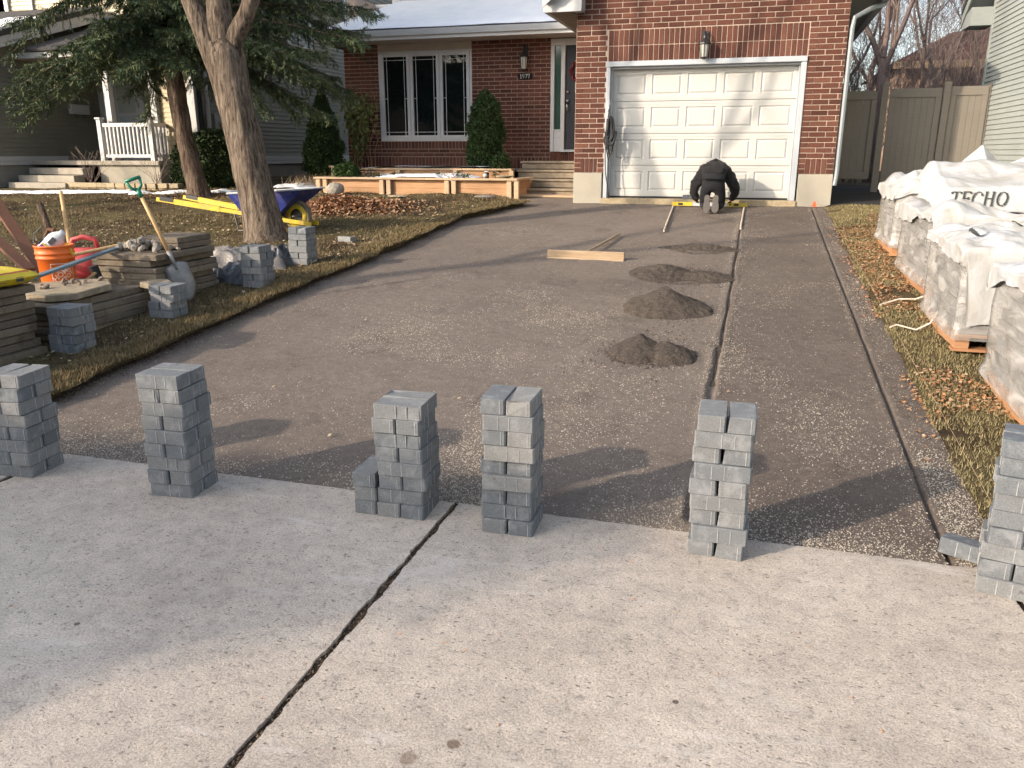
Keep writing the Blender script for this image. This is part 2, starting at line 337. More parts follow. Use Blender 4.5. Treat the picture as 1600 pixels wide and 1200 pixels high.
M['slab_pale'] = basic('pale_broken_slab', (.36, .30, .215), .95, .3, 16, 1, .02)
M['rock'] = piece('grey_rock', [(.24, .22, .19), (.32, .29, .25), (.19, .17, .15)], .95, 30, .25, .6, .01)
M['rubble'] = piece('rubble', [(.16, .125, .095), (.22, .18, .14), (.12, .095, .075)], .95, 30, .25, .6, .01)
M['orange'] = basic('orange_plastic', (.80, .155, .015), .5, .1, 4, .04, .002, dirt=.45)
M['bucket_print'] = basic('bucket_print', (.80, .62, .5), .6, .1, 20, 0)
M['jug'] = basic('white_plastic_jug', (.55, .58, .60), .4, .05, 6, .04, .002, dirt=.4)
M['purple'] = basic('purple_label', (.16, .04, .26), .5, .1, 10, 0)
M['yellow'] = basic('yellow_paint', (.62, .45, .02), .55, .1, 9, .08, .002, dirt=.6)
M['bagyel'] = basic('yellow_plastic_bag', (.74, .56, .02), .35, .08, 9, .3, .01)
M['bagred'] = basic('bag_print_red', (.62, .15, .08), .4, .1, 9, .1, .004)
M['print_dark'] = basic('dark_print', (.03, .03, .045), .6, .2, 20, 0)
M['blue'] = basic('blue_barrow_tray', (.012, .028, .22), .6, .2, 7, .15, .003, dirt=.6)
M['green_plastic'] = basic('green_handle_plastic', (.008, .17, .105), .35, .1, 9, .03, .001)
M['gas'] = basic('faded_red_plastic', (.60, .07, .075), .55, .1, 8, .05, .002, dirt=.5)
M['steel'] = basic('worn_steel', (.24, .24, .235), .6, .25, 14, .15, .002, metal=.3, dirt=.7)
M['level_blue'] = basic('blue_grey_aluminium', (.13, .20, .245), .5, .1, 10, .05, .001, metal=.2, dirt=.5)
M['tarp'] = basic('black_plastic_sheet', (.04, .045, .055), .32, .2, 6, .5, .02)
M['tarp_grey'] = basic('dusty_clear_plastic', (.22, .20, .18), .35, .35, 6, .6, .02)
M['jacket'] = basic('black_jacket', (.015, .0145, .018), .65, .5, 14, 1, .05)
M['trousers'] = basic('black_trousers', (.005, .006, .009), .9, .2, 20, .4, .008)
M['sole'] = basic('grey_boot_sole', (.10, .09, .085), .8, .15, 60, .5, .003)
M['glove'] = basic('dark_work_glove', (.03, .024, .022), .8, .2, 40, .3, .003)
M['skin'] = basic('skin', (.42, .25, .18), .55, .08, 30, .1, .001)
M['hair'] = basic('dark_hair', (.018, .014, .012), .6, .2, 80, .5, .004)
M['strap'] = basic('pale_strap', (.62, .52, .42), .6, .1, 20, .1, .002)
M['cone'] = basic('orange_flag', (.9, .09, .015), .6, .05, 8, 0)
M['meter'] = basic('meter_grey', (.36, .38, .37), .5, .08, 8, .1, .002)
M['far_brick'] = basic('distant_tan_brick', (.36, .24, .17), .95, .2, 8, .3, .01)
M['far_roof'] = basic('distant_brown_roof', (.15, .070, .052), .95, .15, 10, .4, .02)
M['truckbody'] = basic('truck_body_white', (.7, .7, .68), .4, .05, 3, .05, .002)
# wrap film and cover sheet
def film_mat():
    m, t, b, out = nodes('stretch_film')
    v = objco(t, (1, 1, 2.2), True); n = noise(t, 2.2, 3, .5, v, .6); n2 = noise(t, 3.2, 5, .55, objco(t, (.9, .9, 3.6), True), 1.1)
    t.links.new(ramp(t, n.outputs[0], [(.3, (.47, .46, .44)), (.7, (.56, .55, .53))]).outputs[0], b.inputs['Base Color'])
    b.inputs['Roughness'].default_value = .22; b.inputs['Specular IOR Level'].default_value = .6
    bump(t, b, mth(t, 'ADD', n.outputs[0], mth(t, 'MULTIPLY', n2.outputs[0], .9)), .42, .03)
    tr = t.nodes.new('ShaderNodeBsdfTransparent'); tr.inputs[0].default_value = (.92, .92, .91, 1); mx = t.nodes.new('ShaderNodeMixShader')
    f = ramp(t, n2.outputs[0], [(.38, (.34, .34, .34)), (.52, (.50, .50, .50)), (.66, (.80, .80, .80))])
    t.links.new(f.outputs[0], mx.inputs[0]); t.links.new(tr.outputs[0], mx.inputs[1]); t.links.new(b.outputs[0], mx.inputs[2])
    t.links.new(mx.outputs[0], out.inputs[0]); return m
M['film'] = film_mat()
def cover_mat():
    m, t, b, _ = nodes('white_plastic_cover')
    v = objco(t, (1, 1, 1), True); n = noise(t, 3, 4, .5, v, .8); n2 = noise(t, 14, 3, .5, v, .6)
    t.links.new(ramp(t, n.outputs[0], [(.3, (.39, .38, .355)), (.5, (.46, .465, .465)), (.75, (.48, .50, .53))]).outputs[0], b.inputs['Base Color'])
    b.inputs['Roughness'].default_value = .36
    bump(t, b, mth(t, 'ADD', n.outputs[0], mth(t, 'MULTIPLY', n2.outputs[0], .3)), .6, .03); return m
M['cover'] = cover_mat()
M['letter'] = basic('cover_lettering', (.05, .055, .05), .5, .2, 30, 0)
M['white_letter'] = basic('white_numeral', (.75, .75, .72), .5, .05, 10, 0)

# ---------------------------------------------------------------- mesh builder
ORG = {}
class MB:
    def __init__(s): s.v = []; s.f = []; s.m = []
    def add(s, vs, fs, mi=0):
        b = len(s.v); s.v.extend([tuple(p) for p in vs]); s.f.extend([tuple(b + i for i in f) for f in fs]); s.m.extend([mi] * len(fs)); return s
    def box(s, x0, x1, y0, y1, z0, z1, mi=0):
        return s.add([(x0, y0, z0), (x1, y0, z0), (x1, y1, z0), (x0, y1, z0), (x0, y0, z1), (x1, y0, z1), (x1, y1, z1), (x0, y1, z1)],
                     [(0, 3, 2, 1), (4, 5, 6, 7), (0, 1, 5, 4), (1, 2, 6, 5), (2, 3, 7, 6), (3, 0, 4, 7)], mi)
    def obox(s, c, size, rot=(0, 0, 0), mi=0):
        mt = Euler(rot).to_matrix(); c = Vector(c); h = Vector(size) / 2; vs = []
        for dz in (-1, 1):
            for dx, dy in ((-1, -1), (1, -1), (1, 1), (-1, 1)): vs.append(c + mt @ Vector((dx * h.x, dy * h.y, dz * h.z)))
        return s.add(vs, [(0, 3, 2, 1), (4, 5, 6, 7), (0, 1, 5, 4), (1, 2, 6, 5), (2, 3, 7, 6), (3, 0, 4, 7)], mi)
    def tube(s, pts, rad, n=8, mi=0, cap=True):
        pts = [Vector(p) for p in pts]
        if not hasattr(rad, '__len__'): rad = [rad] * len(pts)
        prev = None; rings = []
        for i, p in enumerate(pts):
            d = (pts[min(i + 1, len(pts) - 1)] - pts[max(i - 1, 0)])
            d = d.normalized() if d.length > 1e-9 else Vector((0, 0, 1))
            if prev is None:
                a = d.cross(Vector((0, 0, 1)));  a = a if a.length > .1 else d.cross(Vector((1, 0, 0)))
            else: a = prev - d * prev.dot(d)
            a.normalize(); prev = a; bb = d.cross(a)
            rings.append([p + (a * math.cos(2 * math.pi * k / n) + bb * math.sin(2 * math.pi * k / n)) * rad[i] for k in range(n)])
        vs = [q for r in rings for q in r]; fs = []
        for i in range(len(pts) - 1):
            for k in range(n):
                k2 = (k + 1) % n; fs.append((i * n + k, i * n + k2, (i + 1) * n + k2, (i + 1) * n + k))
        if cap: fs.append(tuple(range(n - 1, -1, -1))); fs.append(tuple((len(pts) - 1) * n + k for k in range(n)))
        return s.add(vs, fs, mi)
    def lathe(s, c, prof, n=20, mi=0, axis='Z', cap=True):
        c = Vector(c); vs = []; fs = []
        for r, h in prof:
            for k in range(n):
                a = 2 * math.pi * k / n; q = (r * math.cos(a), r * math.sin(a), h)
                if axis == 'Y': q = (q[0], q[2], q[1])
                if axis == 'X': q = (q[2], q[0], q[1])
                vs.append(c + Vector(q))
        for i in range(len(prof) - 1):
            for k in range(n):
                k2 = (k + 1) % n; fs.append((i * n + k, i * n + k2, (i + 1) * n + k2, (i + 1) * n + k))
        if cap and prof[0][0] > 1e-6: fs.append(tuple(range(n - 1, -1, -1)))
        if cap and prof[-1][0] > 1e-6: fs.append(tuple((len(prof) - 1) * n + k for k in range(n)))
        return s.add(vs, fs, mi)
    def prism(s, poly, ext, mi=0):
        """poly: list of 3D points, ext: vector"""
        n = len(poly); e = Vector(ext); vs = [Vector(p) for p in poly] + [Vector(p) + e for p in poly]
        return s.add(vs, [tuple(range(n - 1, -1, -1)), tuple(range(n, 2 * n))] + [(i, (i + 1) % n, n + (i + 1) % n, n + i) for i in range(n)], mi)
    def build(s, name, mat, parent=None, smooth=False, bevel=0, world=True, noorg=False):
        me = bpy.data.meshes.new(name)
        off = Vector((0, 0, 0))
        if parent is not None and world: off = ORG.get(parent.name, Vector((0, 0, 0)))
        vs = s.v if off.length == 0 else [(p[0] - off.x, p[1] - off.y, p[2] - off.z) for p in s.v]
        me.from_pydata(vs, [], s.f)
        mats = mat if isinstance(mat, (list, tuple)) else [mat]
        for q in mats: me.materials.append(M[q] if isinstance(q, str) else q)
        if len(mats) > 1: me.polygons.foreach_set('material_index', s.m)
        bm = bmesh.new(); bm.from_mesh(me)
        if len(bm.faces) < 4000: bmesh.ops.recalc_face_normals(bm, faces=bm.faces)
        if bevel > 0: bmesh.ops.bevel(bm, geom=bm.edges[:], offset=bevel, segments=1, affect='EDGES', clamp_overlap=True)
        bm.to_mesh(me); bm.free()
        if smooth: me.polygons.foreach_set('use_smooth', [True] * len(me.polygons))
        me.update()
        o = bpy.data.objects.new(name, me); col.objects.link(o)
        if parent is not None:
            o.parent = parent; ORG[o.name] = ORG.get(parent.name, Vector((0, 0, 0)))
        return o
def tag(o, label=None, cat=None, group=None, kind=None):
    if label: o['label'] = label
    if cat: o['category'] = cat
    if group: o['group'] = group
    if kind: o['kind'] = kind
    return o
def thing(name, loc, label, cat, group=None, kind=None):
    o = bpy.data.objects.new(name, None); o.empty_display_size = .2; col.objects.link(o); o.location = loc
    ORG[o.name] = Vector(loc); return tag(o, label, cat, group, kind)
def npmesh(name, V, F, mat, parent=None, smooth=False, kind=None):
    V = np.asarray(V, np.float32); F = np.asarray(F, np.int32); k = F.shape[1]
    if parent is not None: V = V - np.array(ORG.get(parent.name, Vector((0, 0, 0))), np.float32)
    me = bpy.data.meshes.new(name); me.vertices.add(len(V)); me.vertices.foreach_set('co', V.ravel())
    me.loops.add(F.size); me.loops.foreach_set('vertex_index', F.ravel())
    me.polygons.add(len(F)); me.polygons.foreach_set('loop_start', np.arange(0, F.size, k, dtype=np.int32))
    if smooth: me.polygons.foreach_set('use_smooth', np.ones(len(F), bool))
    me.materials.append(M[mat] if isinstance(mat, str) else mat); me.update(calc_edges=True); me.validate()
    o = bpy.data.objects.new(name, me); col.objects.link(o)
    if parent is not None: o.parent = parent; ORG[o.name] = ORG.get(parent.name, Vector((0, 0, 0)))
    if kind: o['kind'] = kind
    return o
def grid(name, xs, ys, zf, mat, parent=None, smooth=True):
    X, Y = np.meshgrid(xs, ys); Z = zf(X, Y); V = np.stack([X, Y, Z], -1).reshape(-1, 3); nx = len(xs); ny = len(ys)
    i = np.arange((ny - 1) * nx).reshape(ny - 1, nx)[:, :-1].ravel()
    return npmesh(name, V, np.stack([i, i + 1, i + nx + 1, i + nx], 1), mat, parent, smooth)
def tris(name, P, D, W, mat, parent=None, kind='stuff', quad=False, N=None):
    """P base points, D length vectors, W half width vectors -> blades (tri) or leaves (quad)"""
    if not quad:
        V = np.stack([P - W, P + W, P + D], 1).reshape(-1, 3); F = np.arange(len(V)).reshape(-1, 3)
    else:
        V = np.stack([P, P + D * .5 - W, P + D, P + D * .5 + W], 1)
        if N is not None: V[:, 1] += N; V[:, 3] += N
        V = V.reshape(-1, 3); F = np.arange(len(V)).reshape(-1, 4)
    return npmesh(name, V, F, mat, parent, False, kind)
def unit(a): return a / (np.linalg.norm(a, axis=-1, keepdims=True) + 1e-9)

# ================================================================ GROUND
o = grid('ground', np.array([-400, -60, -30, -18, -9, -5, 1, 4, 15, 60, 400.]), np.array([-300, -20, -.6, 3.3, 3.38, 8, 12, 17, 20, 40, 600.]),
         lambda X, Y: gz(Y) - .06, 'lawn'); tag(o, kind='structure')
o = MB().box(-60, 60, -9, -.62, -.15, -.052).build('road', 'asphalt'); tag(o, kind='structure')
# sidewalk slabs with ragged edges and open joints
sw = thing('sidewalk', (0, 1.4, 0), None, None, kind='structure')
def ragged(x0, x1, y0, y1, seed, amp=.0065):
    r = random.Random(seed); pts = []
    def edge(ax, ay, bx, by, a):
        L = math.hypot(bx - ax, by - ay); n = int(L / .018); nx, ny = (by - ay) / L, -(bx - ax) / L
        for i in range(n):
            t = i / n; px = ax + (bx - ax) * t; py = ay + (by - ay) * t
            d = a * (float(fbm(np.array(px * 14), np.array(py * 14 + seed), 2)) * .9 + r.uniform(-.25, .25))
            if r.random() < .01: d -= a * 1.0
            pts.append((px + nx * (d - .004), py + ny * (d - .004)))
    edge(x0, y0, x1, y0, amp); edge(x1, y0, x1, y1, amp * 1.6); edge(x1, y1, x0, y1, amp); edge(x0, y1, x0, y0, amp * 1.6)
    return pts
for i, (x0, x1) in enumerate([(-8.39, -6.04), (-6.02, -3.664), (-3.636, -1.291), (-1.268, 1.075), (1.10, 3.46), (3.48, 5.8)]):
    pts = ragged(x0, x1, -.55, 3.385, i + 1); n = len(pts)
    b = MB(); b.add([(x, y, 0) for x, y in pts] + [(x + .0, y, -.11) for x, y in pts], [tuple(range(n))] + [(k, n + k, n + (k + 1) % n, (k + 1) % n) for k in range(n)])
    b.build('concrete_slab', 'sidewalk', sw)
MB().box(-9, 6, -.62, -.55, -.12, .0).build('kerb', 'conc_old', sw)
o = grid('joint_soil', np.linspace(-9, 6, 300), np.linspace(-.5, 3.40, 120), lambda X, Y: -.014 + .012 * fbm(X * 9, Y * 9, 5), 'soil'); tag(o, kind='structure')
# debris in the joint
n = 1500; X = np.concatenate([rng.normal(-1.278, .011, n), rng.normal(-3.65, .010, 500)]); Y = np.concatenate([rng.uniform(1.0, 3.38, n), rng.uniform(2, 3.38, 500)])
P = np.stack([X, Y, -.018 + rng.uniform(0, .014, len(X))], 1); a = rng.uniform(0, 6.28, len(X)); L = rng.uniform(.005, .018, len(X))
tris('joint_litter', P, np.stack([np.cos(a) * L, np.sin(a) * L, rng.uniform(-.002, .006, len(X))], 1), np.stack([-np.sin(a) * .0022, np.cos(a) * .0022, 0 * a], 1), 'joint_litter', quad=True)['label'] = 'brown leaf crumbs packed in the sidewalk joint'
# a few bits lying on the slab
n = 260; P = np.stack([rng.uniform(-4.5, 1.6, n), rng.uniform(1.2, 3.3, n), np.full(n, .003)], 1); a = rng.uniform(0, 6.28, n); L = rng.uniform(.004, .02, n)
tris('sidewalk_crumbs', P, np.stack([np.cos(a) * L, np.sin(a) * L, 0 * a], 1), np.stack([-np.sin(a) * .0018, np.cos(a) * .0018, .002 + 0 * a], 1), 'needle_litter', quad=True)

# driveway base ----------------------------------------------------------
def gx(x0, x1, fine):
    xs = list(np.arange(x0, x1, .035)) + [x1]
    for c, wd in fine: xs = [q for q in xs if abs(q - c) > wd] + list(np.arange(c - wd, c + wd, .008))
    return np.array(sorted(xs))
def rail1(Y): return -.165 + .012 * fbm(Y * 1.5, Y * 0, 3) + np.where(Y < 6.3, -.012, 0)
def rail2(Y): return .90 + .010 * fbm(Y * 1.3, Y * 0 + 4, 3)
def drive_z(X, Y):
    z = gz(Y) + .010 * fbm(X * .7, Y * .7, 1) + .006 * fbm(X * 5, Y * 5, 2, 3) + .004 * fbm(X * 22, Y * 22, 4, 2)
    z = z - .004 - .014 * np.exp(-((Y - 3.36) / .05) ** 2)
    w1 = np.where(Y < 6.3, .023, .011) * (1 + .5 * vn(Y * 3, Y * 0)); d1 = np.abs(X - rail1(Y)); m1 = (Y > 3.5) & (Y < 12.3)
    z = np.where(m1, z - .022 * np.clip(1.6 - d1 / w1, 0, 1) + .006 * np.exp(-((d1 - .05) / .02) ** 2) * (.6 + 2.2 * vn(Y * 8, X * 9)), z)
    d2 = np.abs(X - rail2(Y)); w2 = .008
    z = z - np.where(Y < 14.2, .022 * np.clip(1.8 - d2 / w2, 0, 1), 0) + .005 * np.exp(-((d2 - .04) / .018) ** 2) * (.5 + 2.2 * vn(Y * 7, X * 9 + 3))
    # strip of the bay being levelled is a touch lower and smoother near the garage
    z = z - .014 * ((X > -1.22) & (X < -.17) & (Y > 11.4))
    return z
ys = np.concatenate([np.arange(3.36, 8, .03), np.arange(8, 15.2, .05)])
o = grid('driveway', gx(-4.62, 1.16, [(-.165, .11), (.90, .09)]), ys, drive_z, 'base'); tag(o, kind='structure')
# limestone chips
def chips(name, P, smin, smax, mat='chip'):
    n = len(P); s = rng.uniform(smin, smax, (n, 1)); base = np.array([[1, 0, -.4], [-.5, .87, -.4], [-.5, -.87, -.4], [0, 0, .8]])
    a = rng.uniform(0, 6.28, n); ca, sa = np.cos(a), np.sin(a); V = []
    for q in base:
        j = rng.uniform(.6, 1.3, (n, 1)); x = q[0] * ca - q[1] * sa; y = q[0] * sa + q[1] * ca
        V.append(P + np.stack([x, y, np.full(n, q[2] * .7 + .25)], 1) * s * j)
    V = np.stack(V, 1).reshape(-1, 3); b = np.arange(n)[:, None] * 4
    F = np.concatenate([b + np.array([0, 1, 3]), b + np.array([1, 2, 3]), b + np.array([2, 0, 3])], 0)
    return npmesh(name, V, F, mat, None, False, 'stuff')
X = rng.uniform(-4.45, 1.14, 420000); Y = 3.38 + 11.0 * rng.random(420000) ** 1.5
d = .02 + .9 * np.clip(fbm(X * .9, Y * .8, 11) * 2.2 + .05, 0, 1) * np.exp(-((X + 1.6) / 1.7) ** 2) * np.exp(-((Y - 5.2) / 1.6) ** 2) * 1.3
d += .30 * np.exp(-((X + 1.2) / .9) ** 2 - ((Y - 5.0) / 1.0) ** 2) * (vn(X * 3, Y * 3, 5) + .5)
d += .25 * np.exp(-((Y - 3.4) / .25) ** 2) + .60 * (X > .93) * np.exp(-((Y - 4) / 3.2) ** 2) + .16 * (X > .98) + .22 * np.exp(-((np.abs(X - rail1(Y)) - .065) / .035) ** 2) * (Y > 3.5)
d += .16 * np.exp(-((np.abs(X - rail2(Y)) - .05) / .03) ** 2) + .07 * (X > -.1) * (vn(X * 2, Y * 2, 6) > .05) + .06 * (vn(X * 1.1, Y * 1.6, 8) > .22)
d *= .25 + 1.9 * np.clip(.5 + 2.4 * fbm(X * 1.6, Y * 1.3, 14, 3), 0, 1)
d *= ~((np.abs(X - rail1(Y)) < .018) | (np.abs(X - rail2(Y)) < .012))
k = rng.random(len(X)) < d * .62
X = X[k]; Y = Y[k]; o = chips('gravel', np.stack([X, Y, drive_z(X, Y) + .0005], 1), .0018, .0062)
o['label'] = 'pale limestone chips scattered over the driveway base'

# mounds of stone dust: each one a thing
def mound(cx, cy, bumps, label):
    n = 150; xs = np.linspace(cx - .75, cx + .75, n); yy = np.linspace(cy - .55, cy + .55, n)
    def zf(X, Y):
        h = 0
        for (bx, by, rx, ry, hh) in bumps: 
            q = np.sqrt(((X - bx) / rx) ** 2 + ((Y - by) / ry) ** 2); h = np.maximum(h, hh * 1.02 * np.clip(1.08 - q - .16 * fbm(X * 6, Y * 6, 3), 0, 1) ** 1.0)
        return gz(Y) - .02 + np.where(h > 0, h + .018, 0) + (.014 * fbm(X * 24, Y * 24, 6, 4) + .012 * fbm(X * 8, Y * 8, 9, 2)) * (h > .005) + .012 * np.clip(h / .03, 0, 1)
    o = grid('gravel_mound', xs, yy, zf, 'mound'); tag(o, label, 'gravel mound', 'mounds of stone dust along the levelled bay')
    me = o.data; return o
mound(-.66, 5.95, [(-.76, 5.95, .23, .25, .135), (-.54, 5.93, .21, .2, .10)], 'dark double-humped mound of stone dust, nearest to the paver stacks')
mound(-.70, 7.35, [(-.72, 7.35, .36, .36, .17), (-.50, 7.28, .22, .2, .06)], 'tallest conical mound of stone dust beside the wide part of the groove')
mound(-.72, 8.75, [(-.90, 8.80, .33, .36, .085), (-.48, 8.72, .32, .26, .045)], 'low spread-out mound of stone dust just past the tallest mound')
mound(-.62, 10.3, [(-.60, 10.35, .50, .16, .045)], 'thin ridge of stone dust near the kneeling worker, beyond the other mounds')
# spill round each mound
for (mx, my, rr_) in ((-.66, 5.95, .29), (-.68, 7.35, .33), (-.72, 8.75, .38), (-.6, 10.35, .3)):
    n = 1500; a = rng.uniform(0, 6.283, n); q = rr_ * (1 + np.abs(rng.normal(0, .22, n)) - .12); X = mx + q * np.cos(a); Y = my + q * .95 * np.sin(a); o = chips('mound_spill', np.stack([X, Y, drive_z(X, Y) + .001], 1), .002, .008, 'mound')
# fine crumbs between mounds
n = 2600; X = rng.normal(-.7, .35, n); Y = rng.uniform(5.3, 9.4, n); k = (X > -1.4) & (X < -.25) & (vn(X * 2.5, Y * 2.5, 8) > .0)
chips('stone_dust_crumbs', np.stack([X[k], Y[k], drive_z(X[k], Y[k])], 1), .004, .011, 'mound')

# lawns ------------------------------------------------------------------
def turf_edge(Y): return -4.50 + .035 * fbm(Y * 2.2, Y * 0 + 2, 9) * 2 + np.where(Y > 12.3, np.minimum((Y - 12.3) * .32, .55), 0) - .55 * np.clip((Y - 14.0) / .35, 0, 1) + .03 * vn(Y * 12, Y * 0, 3)
def lawn_z(X, Y): return gz(Y) + .075 + .035 * fbm(X * .6, Y * .6, 21) + .03 * fbm(X * 3.5, Y * 3.5, 22, 3) * 1.2
ly = np.concatenate([np.arange(-1.0, 3.4, .3), np.arange(3.4, 15.3, .06), np.arange(15.3, 24, .5)])
u = np.concatenate([[0, .002, .03, .07], np.linspace(.12, 3, 50), np.linspace(3.1, 9, 40), np.linspace(9.5, 26, 20)])
U, YY = np.meshgrid(u, ly)
XX = turf_edge(np.clip(YY, 3.4, 15)) - U
XX = np.where(U == 0, XX + .03 * (.5 + vn(YY * 9, U, 2)), XX)
ZZ = lawn_z(XX, YY); ZZ = np.where(U == 0, gz(YY) - .03 + .03 * vn(YY * 7, U, 4), ZZ); ZZ = np.where(U == .002, ZZ - .012, ZZ)
V = np.stack([XX, YY, ZZ], -1).reshape(-1, 3); nx = len(u); i = np.arange((len(ly) - 1) * nx).reshape(-1, nx)[:, :-1].ravel()
o = npmesh('front_lawn', V, np.stack([i + 1, i, i + nx, i + nx + 1], 1), 'lawn', None, True); tag(o, kind='structure')
def right_z(X, Y): return gz(Y) + .018 + .03 * np.clip((X - 1.1) / .3, 0, 1) + .018 * fbm(X * 4, Y * 4, 31)
o = grid('side_strip', np.concatenate([np.linspace(1.10, 2.0, 20), np.linspace(2.1, 3.8, 10)]), np.arange(3.2, 14.5, .09), right_z, 'lawn'); tag(o, kind='structure')
o = grid('side_path', np.linspace(1.15, 3.8, 30), np.arange(14.35, 18.5, .12), lambda X, Y: gz(Y) + .03 + .006 * fbm(X * 6, Y * 6, 2), 'dark_path'); tag(o, kind='structure')
o = grid('side_yard', np.linspace(3.8, 14, 12), np.arange(-1, 18.5, .5), lambda X, Y: gz(Y) + .02, 'lawn'); tag(o, kind='structure')

def blades(name, n, xr, yr, zf, mat, lmin, lmax, wd=.0032, mask=None, lean=.9, bias=1.0, kind='stuff'):
    X = rng.uniform(*xr, n); Y = yr[0] + (yr[1] - yr[0]) * rng.random(n) ** bias
    if mask is not None: k = mask(X, Y); X = X[k]; Y = Y[k]
    n = len(X); L = rng.uniform(lmin, lmax, n); a = rng.uniform(0, 6.283, n); l = rng.uniform(.2, lean, n)
    D = np.stack([np.cos(a) * l, np.sin(a) * l, np.sqrt(np.clip(1 - l * l, .02, 1))], 1) * L[:, None]
    W = np.stack([-np.sin(a), np.cos(a), 0 * a], 1) * (wd * (1 + .05 * (Y[:, None])))
    return tris(name, np.stack([X, Y, zf(X, Y) - .004], 1), D, W, mat, kind=kind)
def lawn_mask(X, Y):
    dirt = ((fbm(X * .8, Y * .8, 41) > .02) | ((np.abs(Y - 12.6) < 1.0) & (X < -6.8) & (fbm(X, Y, 42) > -.2)))
    return (X < turf_edge(Y) + .02) & ((rng.random(len(X)) < .16) | ~dirt)
o = blades('grass', 210000, (-15, -4.3), (3.0, 15.3), lawn_z, 'grass', .02, .055, .0034, lawn_mask, .97, 1.25); o['label'] = 'patchy dry grass of the front lawn'
def edge_m(X, Y): return np.abs(X - turf_edge(Y)) < .16
o = blades('turf_edge_grass', 260000, (-4.9, -3.2), (3.3, 14.5), lawn_z, 'grass_edge', .02, .06, .0032, edge_m, .98, 1.3); o['label'] = 'frayed dry grass along the cut turf edge'
# roots and crumbs hanging down the cut edge
n = 26000; Y = 3.3 + 11 * rng.random(n) ** 1.2; X = turf_edge(Y) + .008; Z = gz(Y) + rng.uniform(.0, .085, n); a = rng.normal(0, .8, n)
D = np.stack([rng.uniform(.0, .035, n), np.sin(a) * .03, -rng.uniform(.005, .04, n)], 1)
tris('turf_roots', np.stack([X, Y, Z], 1), D, np.stack([0 * a, np.full(n, .0035), np.full(n, .001)], 1), 'grass_edge')['label'] = 'roots and thatch hanging from the cut turf edge'
chips('soil_crumbs', np.stack([turf_edge(Y[:7000]) + np.abs(rng.normal(0.02, .06, 7000)), Y[:7000], gz(Y[:7000]) + .003], 1), .003, .011, 'mulch')
o = blades('strip_grass', 150000, (1.08, 3.7), (3.2, 14.4), right_z, 'grass_pale', .015, .04, .0024, lambda X, Y: (X > 1.09 + .06 * vn(Y * 5, Y * 0)) & (fbm(X * 1.3, Y * 1.3, 51) < .22), .97, 1.3); o['label'] = 'dry grass strip beside the pallets'
def litter(name, n, xr, yr, zf, mat, s0, s1, mask=None, up=.5, lift=.004, label=None):
    X = rng.uniform(*xr, n); Y = rng.uniform(*yr, n)
    if mask is not None: k = mask(X, Y); X = X[k]; Y = Y[k]
    n = len(X); a = rng.uniform(0, 6.28, n); L = rng.uniform(s0, s1, n); t = rng.uniform(-up, up, n)
    D = np.stack([np.cos(a) * L, np.sin(a) * L, np.sin(t) * L], 1); W = np.stack([-np.sin(a), np.cos(a), rng.uniform(-.4, .4, n)], 1) * (L * .34)[:, None]
    N = np.stack([0 * a, 0 * a, L * rng.uniform(-.15, .3, n)], 1)
    o = tris(name, np.stack([X, Y, zf(X, Y) + lift + rng.uniform(0, .015, n)], 1), D, W, mat, quad=True, N=N)
    if label: o['label'] = label
    return o
litter('fallen_leaves', 15000, (-15, -4.5), (3.3, 15.2), lawn_z, 'leaf_pale', .012, .06, lambda X, Y: (X < turf_edge(Y)) & (rng.random(len(X)) < .25 + .75 * (vn(X * .8, Y * .8, 61) > 0)), label='pale leaves scattered over the front lawn')
litter('fallen_leaf_litter', 64000, (.96, 3.6), (3.3, 13.6), lambda X, Y: np.where(X < 1.14, drive_z(X, Y) + .004, right_z(X, Y)), 'needle_litter', .008, .038, lambda X, Y: ((X > 1.08 + .07 * vn(Y * 6, Y * 0, 2)) | (rng.random(len(X)) < .12)) & (fbm(X * 1.3, Y * 1.1, 51) > np.where((Y > 7.5) & (Y < 12.2), -.38, .0)), label='rust coloured leaf litter on the strip beside the pallets')
def pile_z(X, Y): return lawn_z(X, Y) + .15 * np.exp(-((X + 6.75) / .8) ** 2 - ((Y - 12.65) / .62) ** 2) * (1 + .8 * fbm(X * 3, Y * 3, 3))
n = 7500; X = rng.normal(-6.75, .50, n); Y = rng.normal(12.65, .42, n); a = rng.uniform(0, 6.28, n); L = rng.uniform(.03, .075, n); t = rng.uniform(-.9, .9, n)
D = np.stack([np.cos(a) * L, np.sin(a) * L, np.sin(t) * L], 1); W = np.stack([-np.sin(a), np.cos(a), rng.uniform(-.6, .6, n)], 1) * (L * .36)[:, None]
o = tris('leaf_pile', np.stack([X, Y, pile_z(X, Y) + rng.uniform(0, .03, n)], 1), D, W, 'leaf_orange', quad=True, N=np.stack([0 * a, 0 * a, L * rng.uniform(-.2, .4, n)], 1))
tag(o, 'heap of orange brown leaves in front of the wooden planter', 'leaf pile', kind='stuff')
litter('garden_leaves', 5000, (-13, -4.6), (13.2, 15.6), lawn_z, 'leaf_orange', .03, .06, lambda X, Y: vn(X * .9, Y * .9, 63) > .02, label='orange leaves strewn along the garden beds')
litter('driveway_leaves', 60, (-4.4, .9), (3.5, 13), drive_z, 'leaf_pale', .015, .035, lambda X, Y: rng.random(len(X)) < .8, label='stray leaf scraps on the driveway')

